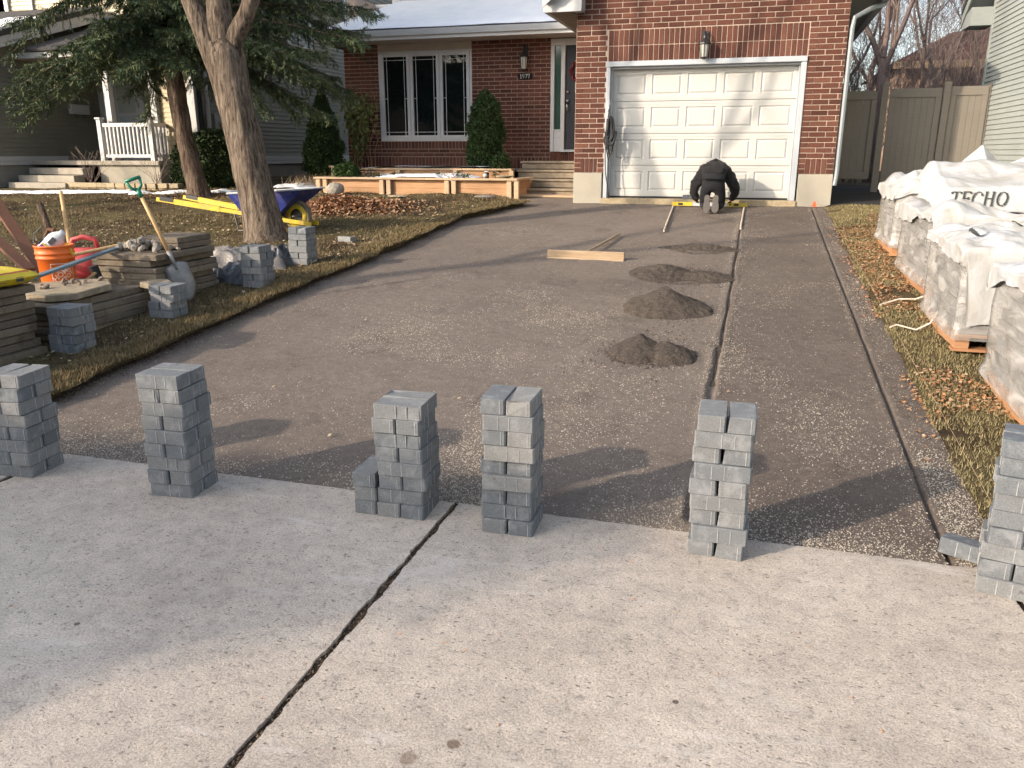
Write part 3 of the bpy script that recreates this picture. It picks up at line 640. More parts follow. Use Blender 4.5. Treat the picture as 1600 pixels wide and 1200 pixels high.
# snow patches (each a thing)
def snow_patch(pts, label, h=.05, seed=0):
    pts = np.array(pts); x0, y0 = pts.min(0) - .2; x1, y1 = pts.max(0) + .2
    nx = max(12, int((x1 - x0) / .06)); ny = max(12, int((y1 - y0) / .05))
    xs = np.linspace(x0, x1, nx); ys_ = np.linspace(y0, y1, ny)
    def inside(X, Y):
        # distance to polyline
        d = np.full(X.shape, 9.)
        for (ax, ay), (bx, by) in zip(pts[:-1], pts[1:]):
            t = np.clip(((X - ax) * (bx - ax) + (Y - ay) * (by - ay)) / ((bx - ax) ** 2 + (by - ay) ** 2 + 1e-9), 0, 1)
            d = np.minimum(d, np.hypot(X - ax - t * (bx - ax), Y - ay - t * (by - ay)))
        return np.clip(1.1 - d / .17 + fbm(X * 3.1, Y * 3.1, seed) * 1.1, 0, 1)
    o = grid('snow_patch', xs, ys_, lambda X, Y: lawn_z(X, Y) - .05 + (h + .05) * inside(X, Y) ** .5 + .015 * fbm(X * 9, Y * 9, 3) * (inside(X, Y) > 0), 'snow')
    return tag(o, label, 'snow')
snow_patch([(-15.6, 13.9), (-13.6, 14.15), (-12.6, 14.3)], 'long strip of melting snow on the lawn in front of the neighbour steps', seed=1)
snow_patch([(-12.3, 14.1), (-11.2, 14.4), (-10.2, 14.5)], 'thin strip of snow by the spruce foot', seed=5)
snow_patch([(-8.9, 15.0), (-8.2, 15.25)], 'snow patch between wheelbarrow and planter', .09, seed=9)
snow_patch([(-9.7, 15.6), (-8.9, 15.7)], 'snow on dry stems behind the wheelbarrow', .10, seed=12)

# ================================================================ BRICK HOUSE
house = thing('brick_house', (-1.0, 14.5, .8), 'red brick house numbered 1977 with white garage door and snowy porch roof', 'house')
D = 14.5; XL, XR = -3.135, 1.185; DXL, DXR = -2.60, .62; DZT = 3.12
gw = MB()
gw.box(XL, DXL, D + .012, D + .20, 1.30, 4.6); gw.box(DXR, XR, D + .012, D + .20, 1.30, 4.6); gw.box(DXL, DXR, D + .012, D + .20, DZT, 4.6)
gw.prism([(XL, D + .012, 4.6), (XR, D + .012, 4.6), (-.975, D + .012, 6.05)], (0, .18, 0))
gw.box(XL, XL + .18, D + .2, 17.9, 1.3, 4.1); gw.box(XR - .18, XR, D + .2, 20, 1.3, 4.1)
wall = gw.build('garage_wall', 'mortar', house)
f = MB(); f.box(XL - .006, DXL - .03, D - .004, D + .25, .55, 1.297); f.build('foundation', 'fnd', house, bevel=.006)
f = MB(); f.box(DXR + .03, XR + .006, D - .004, D + .25, .55, 1.297); f.build('foundation', 'fnd', house, bevel=.006)
f = MB(); f.box(XL, XL + .2, D + .25, 17.9, .5, 1.297); f.build('foundation', 'fnd', house)
f = MB(); f.box(XR - .2, XR, D + .25, 20, .5, 1.297); f.build('foundation', 'fnd', house)
MB().box(DXL - .03, DXR + .03, D - .03, D + .5, .55, .865).build('garage_sill', 'stone_tan', house, bevel=.005)
BC, BL, J = .0829, .257, .0125
mesh_cache = {}
def brick_mesh(lx, lz):
    key = (round(lx, 2), round(lz, 3))
    if key not in mesh_cache:
        b = MB(); b.box(0, key[0], 0, .05, 0, key[1]); me = bpy.data.meshes.new('brick'); me.from_pydata(b.v, [], b.f)
        bm = bmesh.new(); bm.from_mesh(me)
        bmesh.ops.bevel(bm, geom=[e for e in bm.edges if all(abs(v.co.y) < 1e-6 for v in e.verts)], offset=.003, segments=1, affect='EDGES'); bm.to_mesh(me); bm.free()
        me.materials.append(M['brick']); mesh_cache[key] = me
    return mesh_cache[key]
def courses(x0, x1, z0, n, par=0):
    out = []
    for r in range(n):
        z = z0 + r * BC; off = 0 if (r + par) % 2 == 0 else BL / 2; x = x0 - off
        while x < x1 - .02:
            a = max(x, x0) + J / 2; b_ = min(x + BL, x1) - J / 2
            if b_ - a > .03: out.append((a, z + J / 2, b_ - a, BC - J))
            x += BL
    return out
def soldiers(x0, x1, z0, h=.248):
    n = round((x1 - x0) / BC); p = (x1 - x0) / n
    return [(x0 + i * p + J / 2, z0 + J / 2, p - J, h - J) for i in range(n)]
bl = []
SZ = 1.30 + .25
for (a, b_) in ((XL, DXL), (DXR, XR)):
    wd = b_ - a
    for k in range(3):
        bl.append((a + J / 2, 1.30 + k * BC + J / 2, .105, BC - J)); bl.append((b_ - .115, 1.30 + k * BC + J / 2, .108, BC - J))
    bl += soldiers(a + .115, b_ - .12, 1.30)
    bl += courses(a, b_, SZ, 25, 0 if a < 0 else 1)
lint = soldiers(DXL + .02, DXR - .01, DZT) + soldiers(DXL + .02, DXR - .01, DZT + .248)
top = courses(XL, XR, SZ + 25 * BC, 5)
rest = courses(XL, XR, SZ + 30 * BC, 6)
cand = sorted(bl + lint + top, key=lambda q: -q[2] * q[3] + (0.0 if q[1] < 3.9 else .001))
singles, spare = cand[:298], cand[298:] + rest
for (x, z, lx, lz) in singles:
    o = bpy.data.objects.new('brick', brick_mesh(lx, lz)); col.objects.link(o); o.parent = wall
    o.location = Vector((x, D + .002 + rng.uniform(-.003, .003), z)) - ORG[house.name]
b = MB()
for (x, z, lx, lz) in spare: b.box(x, x + lx, D + .003, D + .05, z, z + lz)
tag(b.build('brickwork', 'brick', wall), kind='stuff')

# door frame, trims
fr = MB()
fr.box(DXL - .002, DXL + .065, D - .012, D + .2, .868, DZT - .085); fr.box(DXR - .085, DXR + .002, D - .012, D + .2, .868, DZT - .085)
fr.box(DXL - .002, DXR + .002, D - .03, D + .2, DZT - .082, DZT + .0)
fr.box(DXL + .066, DXL + .09, D + .10, D + .2, .87, DZT - .09); fr.box(DXR - .105, DXR - .088, D + .10, D + .2, .87, DZT - .09)
fr.box(DXL + .07, DXR - .09, D + .06, D + .2, DZT - .115, DZT - .084)
fr.build('garage_door_frame', 'alu', house, bevel=.004)
# garage door with four sections of raised panels
gd_x0, gd_x1, gd_z0, gd_z1, gd_y = DXL + .085, DXR - .10, .895, DZT - .10, D + .19
gd = MB().box(gd_x0, gd_x1, gd_y + .03, gd_y + .06, gd_z0, gd_z1).build('garage_door', 'door_white', house)
sh = (gd_z1 - gd_z0) / 4; cw = (gd_x1 - gd_x0 - .06) / 5
for r in range(4):
    z0 = gd_z0 + r * sh; z1 = z0 + sh
    b = MB(); y = gd_y
    xs = [gd_x0]; zs = (z0 + .004, z0 + .095, z1 - .095, z1 - .006)
    # frame strips
    b.box(gd_x0, gd_x1, y, y + .028, zs[0], zs[1]); b.box(gd_x0, gd_x1, y, y + .028, zs[2], zs[3])
    b.box(gd_x0 + .0, gd_x1, y - .004, y, z1 - .05, z1 - .03); b.box(gd_x0, gd_x1, y - .003, y, z0 + .03, z0 + .042)
    for c in range(6):
        xc = gd_x0 + .03 + c * cw; hw = .045 if 0 < c < 5 else .035
        xa, xb = max(gd_x0, xc - hw), min(gd_x1, xc + hw); b.box(xa, xb, y, y + .028, zs[1], zs[2])
    for c in range(5):
        xa, xb = gd_x0 + .03 + c * cw + (.045 if c else .035), gd_x0 + .03 + (c + 1) * cw - (.045 if c < 4 else .035)
        za, zb = zs[1], zs[2]; g = .022; q = .05
        # sunk moulding then raised field
        P0 = [(xa, y, za), (xb, y, za), (xb, y, zb), (xa, y, zb)]; P1 = [(xa + g, y + .016, za + g), (xb - g, y + .016, za + g), (xb - g, y + .016, zb - g), (xa + g, y + .016, zb - g)]
        P2 = [(xa + q, y + .001, za + q), (xb - q, y + .001, za + q), (xb - q, y + .001, zb - q), (xa + q, y + .001, zb - q)]
        b.add(P0 + P1 + P2, [(i, (i + 1) % 4, 4 + (i + 1) % 4, 4 + i) for i in range(4)] + [(4 + i, 4 + (i + 1) % 4, 8 + (i + 1) % 4, 8 + i) for i in range(4)] + [(8, 9, 10, 11)])
    b.build('door_section', 'door_white', gd)
MB().box(gd_x0, gd_x1, gd_y, gd_y + .03, .868, .893).build('door_seal', 'rubber', gd)
MB().box(DXL + .02, DXL + .06, D - .035, D - .012, 2.22, 2.36).build('door_sensor', 'white_vinyl', house, bevel=.005)
# garage roof with eave return
rf = MB(); OV = .48; ez = 4.02; rz = 6.18
for sx, xe in ((-1, XL - OV), (1, XR + OV)):
    rf.prism([(xe, 14.05, ez - .0), (-.975, 14.05, rz), (-.975, 14.05, rz + .09), (xe, 14.05, ez + .09)], (0, 12, 0))
roof = rf.build('garage_roof', 'shingle', house)
s = MB(); s.box(XR + .003, XR + OV, 14.62, 24, 3.985, 4.0); s.build('soffit', 'fascia_grey', roof)
s = MB(); s.box(XL - OV, XL - .003, 14.32, 18.2, 3.93, 3.945)
for k in range(16): s.box(XL - OV + .03, XL - .03, 14.45 + k * .22, 14.455 + k * .22, 3.924, 3.93)
s.build('soffit', 'soffit', roof)
s = MB(); s.box(XR + OV, XR + OV + .1, 14.3, 24, 3.93, 4.06); s.build('gutter', 'downspout', roof)
s = MB(); s.box(XL - OV - .02, XL + .14, 14.20, 14.23, 3.95, 4.25); s.box(XL - OV - .02, XL + .14, 14.17, 14.20, 3.885, 3.95); s.box(XL - OV - .04, XL - OV - .02, 14.2, 18.2, 3.90, 4.12)
s.add([(XL + .14, 14.20, 4.25), (XL + .14, 14.20, 3.885), (XL + .14, 14.49, 3.90), (XL + .14, 14.49, 4.25)], [(0, 1, 2, 3)])
s.box(XL - .001, XL + .14, 14.23, 14.49, 3.90, 3.915)
s.build('fascia', 'white_paint', roof)
# rake boards
s = MB(); s.prism([(XL - OV, 14.02, ez - .08), (-.975, 14.02, rz - .08), (-.975, 14.02, rz + .08), (XL - OV, 14.02, ez + .08)], (0, .03, 0)); s.prism([(XR + OV, 14.02, ez - .08), (-.975, 14.02, rz - .08), (-.975, 14.02, rz + .08), (XR + OV, 14.02, ez + .08)], (0, .03, 0)); s.build('rake_board', 'white_paint', roof)
# downspout
b = MB(); px = XR + .055
b.tube([(px + .50, 15.1, 3.92), (px + .25, 14.75, 3.80), (px + .02, 14.58, 3.66), (px, 14.55, 3.5), (px, 14.55, 1.3), (px - .02, 14.53, 1.12)], [.038] * 6, 8); b.build('downspout', 'downspout', house)

# living room wing
DL = 17.7; LX0, LX1 = -9.21, -3.12; WX0, WX1, WZ0, WZ1 = -8.36, -6.14, 1.89, 3.95
lw = MB(); lw.box(LX0, WX0, DL + .012, DL + .3, 1.28, 3.95); lw.box(WX1, -4.37, DL + .012, DL + .3, 1.28, 3.95); lw.box(WX0, WX1, DL + .012, DL + .3, 1.28, WZ0)
lw.box(LX0, LX0 + .2, DL + .3, 27, .7, 5.0); lw.box(-4.37, LX1, DL + .02, DL + .3, .9, 1.66)
lwall = lw.build('living_room_wall', 'mortar', house)
MB().box(LX0 - .004, -3.2, DL - .004, DL + .2, .6, 1.278).build('foundation', 'conc_wall', house)
b = MB()
sid = soldiers(LX0, -4.37, 1.30)
cs = []
for q in courses(LX0, WX0, SZ, 29): cs.append(q)
for q in courses(WX1, -4.37, SZ, 29, 1): cs.append(q)
for q in courses(WX0, WX1, SZ, 2): cs.append(q)
cs += [q for q in soldiers(WX0, WX1, SZ + 2 * BC, .17)]
for (x, z, lx, lz) in sid + cs: b.box(x, x + lx, DL + .003, DL + .05, z, z + lz)
for q in soldiers(-4.37, -3.14, 1.42, .24): b.box(q[0], q[0] + q[2], DL + .003, DL + .05, q[1], q[1] + q[3])
for r in range(29):
    y = DL + .05
    while y < 26.5:
        b.box(LX0 - .008, LX0, y, y + BL - J, SZ + r * BC, SZ + r * BC + BC - J); y += BL
tag(b.build('brickwork', 'brick', lwall), kind='stuff')
# window: frame with three sashes
wn = MB(); y = DL
wn.box(WX0, WX1, y + .0, y + .1, WZ0, WZ0 + .05); wn.box(WX0, WX1, y + .0, y + .1, 3.76, 3.80); wn.box(WX0, WX0 + .05, y, y + .1, WZ0 + .05, 3.76); wn.box(WX1 - .05, WX1, y, y + .1, WZ0 + .05, 3.76)
window = wn.build('window', 'white_vinyl', house, bevel=.004)
MB().box(WX0, WX1, DL - .005, DL + .08, 3.802, 3.95).build('window_header', 'soffit_w', house)
sw_ = (WX1 - WX0 - .1) / 3
for i in range(3):
    x0 = WX0 + .05 + i * sw_; x1 = x0 + sw_; z0 = WZ0 + .05; z1 = 3.76
    b = MB(); t_ = .075; y = DL - .012
    b.box(x0 + .004, x1 - .004, y, y + .06, z0, z0 + t_); b.box(x0 + .004, x1 - .004, y, y + .06, z1 - t_, z1); b.box(x0 + .004, x0 + t_, y, y + .06, z0 + t_, z1 - t_); b.box(x1 - t_, x1 - .004, y, y + .06, z0 + t_, z1 - t_)
    b.build('sash', 'white_vinyl', window, bevel=.003)
    MB().box(x0 + t_, x1 - t_, DL + .025, DL + .035, z0 + t_, z1 - t_).build('pane', 'glass', window)
    g = MB(); gl = .012; ya = DL + .016
    for xx_ in (x0 + t_ + .07, x1 - t_ - .07): g.box(xx_ - gl / 2, xx_ + gl / 2, ya, ya + .008, z0 + t_, z1 - t_)
    for zz_ in (z0 + t_ + .07, z1 - t_ - .07): g.box(x0 + t_, x1 - t_, ya - .001, ya + .007, zz_ - gl / 2, zz_ + gl / 2)
    for (xa, xb) in ((x0 + t_, x0 + t_ + .07), (x1 - t_ - .07, x1 - t_)): g.box(xa, xb, ya - .001, ya + .007, 2.80, 2.812)
    g.build('glazing_bar', 'white_vinyl', window)
# lower roof with snow
lr = MB(); EY = 16.95; EZ = 4.13; TY = 19.0; TZ = 4.98
HX = LX0 - .28
lr.add([(HX, EY, EZ), (-3.75, EY, EZ), (-4.95, TY, TZ), (-8.5, TY, TZ), (HX, EY, EZ - .02), (-3.75, EY, EZ - .02), (-4.95, TY, TZ - .02), (-8.5, TY, TZ - .02)], [(0, 1, 2, 3), (7, 6, 5, 4), (0, 4, 5, 1), (1, 5, 6, 2), (2, 6, 7, 3), (3, 7, 4, 0)])
lr.add([(HX, EY, EZ), (-8.5, TY, TZ), (-8.5, 26, TZ), (HX, 26, EZ)], [(0, 1, 2, 3)])
lr.add([(-3.75, EY, EZ), (-3.2, 17.6, EZ + .12), (-3.2, TY, TZ - .05), (-4.95, TY, TZ)], [(0, 1, 2, 3)])
lroof = lr.build('porch_roof', 'shingle', house)
# snow: thick soft sheet on the slope, stopping short of the eave
nu, nv = 90, 30; V = []
for j in range(nv):
    for i in range(nu):
        t = j / (nv - 1); s_ = i / (nu - 1); tt = .045 + t * .955
        yy = EY + (TY - EY) * tt; zz = EZ + (TZ - EZ) * tt
        xa = HX + (-8.5 - HX) * tt + .02; xb = -3.75 + (-4.95 + 3.75) * tt - .05 - .30 * (1 - t) * 0
        x = xa + (xb - xa) * s_
        edge = min(s_ * nu / 3, (1 - s_) * nu / 3, t * nv / 2, 1)
        jag = (1 - min(1, t * nv / 1)) * .03 * float(vn(np.array(x * 4), np.array(3.)))
        V.append((x, yy + jag, zz + .012 + .055 * max(0, min(1, edge)) ** .5 + .010 * float(fbm(np.array(x * 1.3), np.array(yy * 1.3), 3))))
F = [(j * nu + i, j * nu + i + 1, (j + 1) * nu + i + 1, (j + 1) * nu + i) for j in range(nv - 1) for i in range(nu - 1)]
npmesh('snow_cover', V, F, 'snow', lroof, True)
nu, nv = 40, 14; V = []
for j in range(nv):
    for i in range(nu):
        t = j / (nv - 1); s_ = i / (nu - 1); x = HX + .05 + (-8.5 - HX) * t; z = EZ + (TZ - EZ) * t; yy = (EY + .1) + (TY - EY) * t + (26 - EY - (TY - EY) * t) * s_
        V.append((x, yy, z + .06))
npmesh('snow_cover', V, [(j * nu + i, j * nu + i + 1, (j + 1) * nu + i + 1, (j + 1) * nu + i) for j in range(nv - 1) for i in range(nu - 1)], 'snow', lroof, True)
g = MB(); y = EY
gp = [(0, y - .10, EZ - .03), (0, y - .105, EZ - .01), (0, y - .0, EZ - .01), (0, y - .0, EZ - .12), (0, y - .065, EZ - .12), (0, y - .085, EZ - .07)]
g.prism([(HX - .02, p[1], p[2]) for p in gp], (-3.78 - HX + .02, 0, 0)); gut = g.build('gutter', 'alu', lroof)
MB().box(HX - .02, -3.2, EY + .002, EY + .03, EZ - .19, EZ - .012).build('fascia', 'white_paint', lroof)
MB().box(HX - .02, HX + .01, EY + .03, 26, EZ - .19, EZ - .012).build('fascia', 'white_paint', lroof)
MB().box(HX, -3.14, EY + .03, DL + .3, 3.952, 3.965).build('soffit', 'soffit_w', lroof)
# upper storey above the low roof
us = MB(); us.box(-8.5, -3.2, 19.12, 26, 4.5, 7.6); uw = us.build('upper_wall', 'sid_cream', house)
for k in range(22):
    z = 5.09 + k * .112; b = MB(); b.prism([(-8.4, 19.12, z), (-8.4, 19.085, z), (-8.4, 19.105, z + .108), (-8.4, 19.12, z + .108)], (4.0, 0, 0)); b.build('siding_board', 'sid_cream', uw)
t_ = MB(); t_.box(-8.56, -8.36, 19.04, 19.12, 4.95, 7.6); t_.box(-8.36, -4.3, 19.06, 19.12, 4.96, 5.085); t_.box(-4.6, -4.3, 19.0, 19.12, 4.9, 7.6); t_.box(-9.0, -8.56, 19.02, 19.12, 4.93, 5.0); t_.build('corner_board', 'white_paint', uw)
b = MB(); b.prism([(-9.1, 18.6, 7.5), (-3.0, 18.6, 7.5), (-3.0, 22.6, 9.6), (-9.1, 22.6, 9.6)], (0, 0, .1)); b.prism([(-9.1, 26.6, 7.5), (-3.0, 26.6, 7.5), (-3.0, 22.6, 9.6), (-9.1, 22.6, 9.6)], (0, 0, .1)); b.build('main_roof', 'shingle', house)

# front door with sidelight
y = DL + .02
b = MB(); b.box(-4.37, -4.29, y - .03, y + .1, 1.66, 3.80); b.box(-4.145, -4.06, y - .03, y + .1, 1.66, 3.80); b.box(-4.37, -3.14, y - .03, y + .1, 3.80, 3.93); b.box(-4.29, -4.145, y - .02, y + .1, 1.66, 1.95); b.box(-4.29, -4.145, y - .025, y + .1, 2.08, 2.12); b.box(-4.29, -4.145, y - .01, y + .1, 1.95, 2.08)
dfr = b.build('door_frame', 'white_paint', house, bevel=.004)
MB().box(-4.29, -4.145, y + .03, y + .04, 2.12, 3.80).build('sidelight_pane', 'glass_green', dfr)
dr = MB(); dr.box(-4.055, -3.14, y + .02, y + .06, 1.70, 3.80); door = dr.build('front_door', 'door_navy', house)
b = MB()
for (xa, xb, za, zb) in ((-3.93, -3.66, 1.85, 2.55), (-3.93, -3.66, 2.72, 3.62), (-3.55, -3.28, 1.85, 2.55), (-3.55, -3.28, 2.72, 3.62)):
    b.box(xa, xb, y + .010, y + .019, za, zb)
b.build('door_panel', 'door_navy', door, bevel=.006)
MB().box(-3.84, -3.815, y + .004, y + .009, 2.85, 3.5).build('door_light', 'white_vinyl', door)
b = MB(); b.lathe((-4.0, y + .0, 2.88), [(.001, -.03), (.028, -.02), (.03, 0), (.001, .02)], 12, axis='Y'); b.build('deadbolt', 'brass', door, True)
b = MB(); b.lathe((-4.0, y + .0, 2.70), [(.001, -.04), (.03, -.03), (.032, -.005), (.02, .02)], 12, axis='Y'); b.tube([(-4.0, y, 2.66), (-4.0, y - .05, 2.62), (-4.0, y - .05, 2.52), (-4.0, y, 2.47)], .011, 8); b.build('handle', 'brass', door, True)
MB().box(-4.15, -3.14, y - .08, y + .02, 1.655, 1.70).build('door_sill', 'alu', door)
MB().box(-4.395, -4.37 + .0, y - .05, y - .03, 2.66, 2.80).build('doorbell', 'black_metal', dfr, bevel=.004)
o = MB(); 
for k in range(40):
    a = k / 40 * 6.283; o.obox((-3.78 + .14 * math.cos(a) + random.uniform(-.02, .02), y - .02, 3.28 + .16 * math.sin(a) + random.uniform(-.02, .02)), (.07, .05, .03), (random.random() * 3, random.random() * 3, random.random() * 3))
tag(o.build('wreath', 'red'), 'small red wreath hanging on the dark front door', 'wreath')

# serif numerals on the plaque ------------------------------------------------
def stroke(b, pts, wd, y, mi=0, depth=.006):
    pts = [Vector((p[0], 0, p[1])) for p in pts]
    for a, c in zip(pts[:-1], pts[1:]):
        d = (c - a); L = d.length
        if L < 1e-6: continue
        ang = math.atan2(d.z, d.x); m = (a + c) / 2
        b.obox((m.x, y, m.z), (L + wd * .6, depth, wd), (0, -ang, 0), mi)
def arc(cx, cz, rx, rz, a0, a1, n=10): return [(cx + rx * math.cos(R(a0 + (a1 - a0) * i / n)), cz + rz * math.sin(R(a0 + (a1 - a0) * i / n))) for i in range(n + 1)]
GL = {'1': [[(.18, .82), (.32, 1), (.32, 0)], [(.16, 0), (.48, 0)]],
      '9': [arc(.32, .7, .24, .28, 0, 360, 14), arc(.1, .62, .46, .62, -70, 5, 8)],
      '7': [[(.08, .82), (.08, .97), (.58, .97), (.3, 0)]],
      'T': [[(.35, 0), (.35, 1)], [(.02, .98), (.68, .98)], [(.02, .98), (.02, .84)], [(.68, .98), (.68, .84)], [(.22, 0), (.48, 0)]],
      'E': [[(.15, 0), (.15, 1)], [(.03, 1), (.6, 1)], [(.03, 0), (.62, 0)], [(.15, .52), (.48, .52)], [(.6, 1), (.6, .86)], [(.62, 0), (.62, .16)], [(.48, .42), (.48, .62)]],
      'C': [arc(.42, .5, .36, .5, 50, 310, 14), [(.65, .88), (.68, .72)]],
      'H': [[(.15, 0), (.15, 1)], [(.65, 0), (.65, 1)], [(.15, .52), (.65, .52)], [(.03, 0), (.27, 0)], [(.03, 1), (.27, 1)], [(.53, 0), (.77, 0)], [(.53, 1), (.77, 1)]],
      'O': [arc(.42, .5, .36, .5, 0, 360, 18)],
      'B': [[(.15, 0), (.15, 1)], [(.03, 1), (.35, 1)] , arc(.35, .76, .24, .24, 90, -90, 8), arc(.35, .26, .28, .26, 90, -90, 8), [(.35, 0), (.03, 0)], [(.15, .52), (.35, .52)]],
      'L': [[(.15, 0), (.15, 1)], [(.03, 1), (.27, 1)], [(.03, 0), (.6, 0)], [(.6, 0), (.6, .18)]]}
ADV = {'1': .6, '9': .68, '7': .68, 'T': .76, 'E': .74, 'C': .84, 'H': .92, 'O': .9, 'B': .76, 'L': .72, ' ': .5}
pl = MB(); cx, cz = -4.93, 3.21; hw, hh = .155, .062; py = DL - .03
poly = [(cx - hw, cz - hh + .03), (cx - hw + .03, cz - hh), (cx + hw - .03, cz - hh), (cx + hw, cz - hh + .03), (cx + hw + .012, cz), (cx + hw, cz + hh - .03), (cx + hw - .03, cz + hh), (cx - hw + .03, cz + hh), (cx - hw, cz + hh - .03), (cx - hw - .012, cz)]
pl.prism([(p[0], py, p[1]) for p in poly], (0, .03, 0)); plaque = thing('house_number_plaque', (cx, py, cz), 'black plaque with white number 1977 on the brick under the porch lamp', 'house number')
pl.build('plaque', 'plaque_black', plaque)
tx = cx - .115
for ch in '1977':
    b = MB()
    for st in GL[ch]: stroke(b, [(tx + p[0] * .085, cz - .04 + p[1] * .08) for p in st], .0085, py - .004)
    b.build('numeral', 'white_letter', plaque); tx += ADV[ch] * .088

# wall lanterns
def lantern(x, y, zt, zb, label):
    t = thing('wall_lantern', (x, y, zb), label, 'lamp', 'wall lanterns on the brick house'); h = zt - zb; yc = y - .13
    b = MB(); b.box(x - .05, x + .05, y - .02, y, zb + h * .35, zb + h * .95); b.tube([(x, y - .02, zb + h * .8), (x, y - .08, zb + h * .93), (x, yc, zb + h * .86)], .012, 8)
    b.build('wall_plate', 'black_metal', t)
    b = MB(); b.lathe((x, yc, zb + h * .5), [(.105, 0), (.10, .02), (.055, h * .14), (.03, h * .2), (.028, h * .27), (.012, h * .33), (.001, h * .36)], 8); b.build('roof_cap', 'black_metal', t)
    b = MB(); b.lathe((x, yc, zb + h * .08), [(.055, 0), (.075, h * .41)], 8); b.build('lamp_glass', 'lampglass', t)
    b = MB()
    for k in range(8):
        a = k / 8 * 6.283 + .0; b.tube([(x + .058 * math.cos(a), yc + .058 * math.sin(a), zb + h * .08), (x + .078 * math.cos(a), yc + .078 * math.sin(a), zb + h * .5)], .005, 4)
    b.build('cage', 'black_metal', t)
    b = MB(); b.lathe((x, yc, zb), [(.02, 0), (.05, h * .03), (.06, h * .08), (.001, h * .081)], 8); b.build('base_ring', 'black_metal', t)
lantern(-.985, D, 3.56, 3.10, 'black lantern with frosted glass above the garage door')
lantern(-4.93, DL, 3.86, 3.30, 'black lantern with clear glass on the shaded brick above the number plaque')

# coiled cable on hook by the garage door
t = thing('coiled_hose', (-2.53, D - .05, 2.3), 'coil of black hose hanging on the left side of the garage door frame', 'hose')
b = MB(); cxh, cyh = -2.535, D - .075
for k in range(7):
    pts = []; a0 = k * .5; wd = .040 + .018 * (k % 3); ht = .36 + .07 * ((k * 5) % 4)
    for i in range(21):
        a = i / 20 * 6.283; s_ = math.sin(a)
        pts.append((cxh + .03 + wd * math.cos(a) * (1.3 if s_ < 0 else .75) + (.02 if k % 2 else 0), cyh + .010 * (k % 4) - .01, 2.21 - ht * .5 + ht * .55 * s_ + .0))
    b.tube(pts, .014, 6, cap=False)
b.build('loops', 'rubber', t, True)
b = MB(); b.tube([(cxh + .01, cyh, 2.36), (cxh - .015, cyh - .01, 2.0), (cxh - .025, cyh, 1.75), (cxh + .02, cyh, 1.52), (cxh + .075, cyh, 1.62), (cxh + .08, cyh, 1.85)], .009, 6)
b.tube([(cxh - .02, cyh, 2.2), (cxh - .035, cyh, 1.6), (cxh - .02, cyh, 1.3), (cxh + .03, cyh, 1.05), (cxh + .06, cyh - .02, .86)], .009, 6); b.build('tail', 'rubber', t, True)
b = MB(); b.tube([(cxh + .03, D, 2.45), (cxh + .03, cyh - .05, 2.42), (cxh + .03, cyh - .06, 2.5)], .008, 6); b.build('hook', 'white_vinyl', t)

# front steps ----------------------------------------------------------------
st = thing('front_steps', (-3.8, 16, .8), 'worn concrete steps up to the dark front door', 'steps')
for (x0, y0, y1, z) in ((-4.74, 16.78, 17.68, 1.47), (-4.72, 16.42, 16.79, 1.30), (-4.70, 16.06, 16.43, 1.13), (-4.60, 15.70, 16.07, .96)):
    MB().box(x0, -3.14, y0, y1, z - .16, z - .045).build('riser', 'step_conc', st, bevel=.008)
    MB().box(x0 - .025, -3.14, y0 - .035, y1, z - .045, z).build('tread', 'step_conc', st, bevel=.012)
ws = thing('wooden_step', (-3.8, 15.2, .8), 'low wooden step box at the foot of the concrete steps', 'step')
MB().box(-4.30, -3.15, 15.15, 15.68, .70, .825).build('step_front', 'cedar', ws, bevel=.004); MB().box(-4.32, -3.15, 15.13, 15.70, .827, .862).build('step_board', 'cedar_cap', ws, bevel=.004)
# planter ----------------------------------------------------------------------
pn = thing('wooden_planter', (-6.4, 15, .85), 'two-tier cedar planter under the front window', 'planter')
x0, x1, yf, z0, z1 = -8.42, -4.30, 14.8, .80, 1.135
edges = [-8.40, -8.25, -7.02, -6.87, -5.66, -5.52, -4.42, -4.28]
for (a, b_) in ((-8.25, -7.05), (-6.87, -5.69), (-5.52, -4.42)):
    for k in range(2): MB().box(a + .04, b_ - .0, yf + .045, yf + .08, .83 + k * .152, .98 + k * .152).build('planter_board', 'cedar', pn, bevel=.003)
for k in range(2): 
    MB().box(x0 + .04, x0 + .075, yf + .08, 15.95, .83 + k * .152, .98 + k * .152).build('planter_board', 'cedar', pn, bevel=.003)
    MB().box(x1 - .06, x1 - .025, yf + .08, 15.95, .83 + k * .152, .98 + k * .152).build('planter_board', 'cedar', pn, bevel=.003)
for x in edges: MB().box(x - .045, x + .045, yf - .035, yf + .042, .76, 1.133).build('planter_post', 'cedar_cap', pn, bevel=.004)
for (a, b_) in ((x0 - .06, -6.1), (-6.097, x1 + .05)): MB().box(a, b_, yf - .06, yf + .10, 1.137, 1.175).build('cap_board', 'cedar_cap', pn, bevel=.004)
MB().box(x1 - .10, x1 + .05, yf + .102, 15.95, 1.137, 1.175).build('cap_board', 'cedar_cap', pn, bevel=.004)
MB().box(x0 - .06, x0 + .10, yf + .102, 15.95, 1.137, 1.175).build('cap_board', 'cedar_cap', pn, bevel=.004)
for (a, b_) in ((-8.6, -7.2), (-7.16, -5.95), (-5.9, -4.75)):
    MB().box(a, b_, 16.0, 16.04, 1.10, 1.29).build('planter_board', 'cedar', pn, bevel=.003); MB().box(a - .03, b_ + .03, 15.95, 16.10, 1.292, 1.33).build('cap_board', 'cedar_cap', pn, bevel=.004)
for x in (-8.62, -7.18, -5.92, -4.72): MB().box(x - .045, x + .045, 15.92, 15.998, 1.0, 1.291).build('planter_post', 'cedar_cap', pn, bevel=.004)
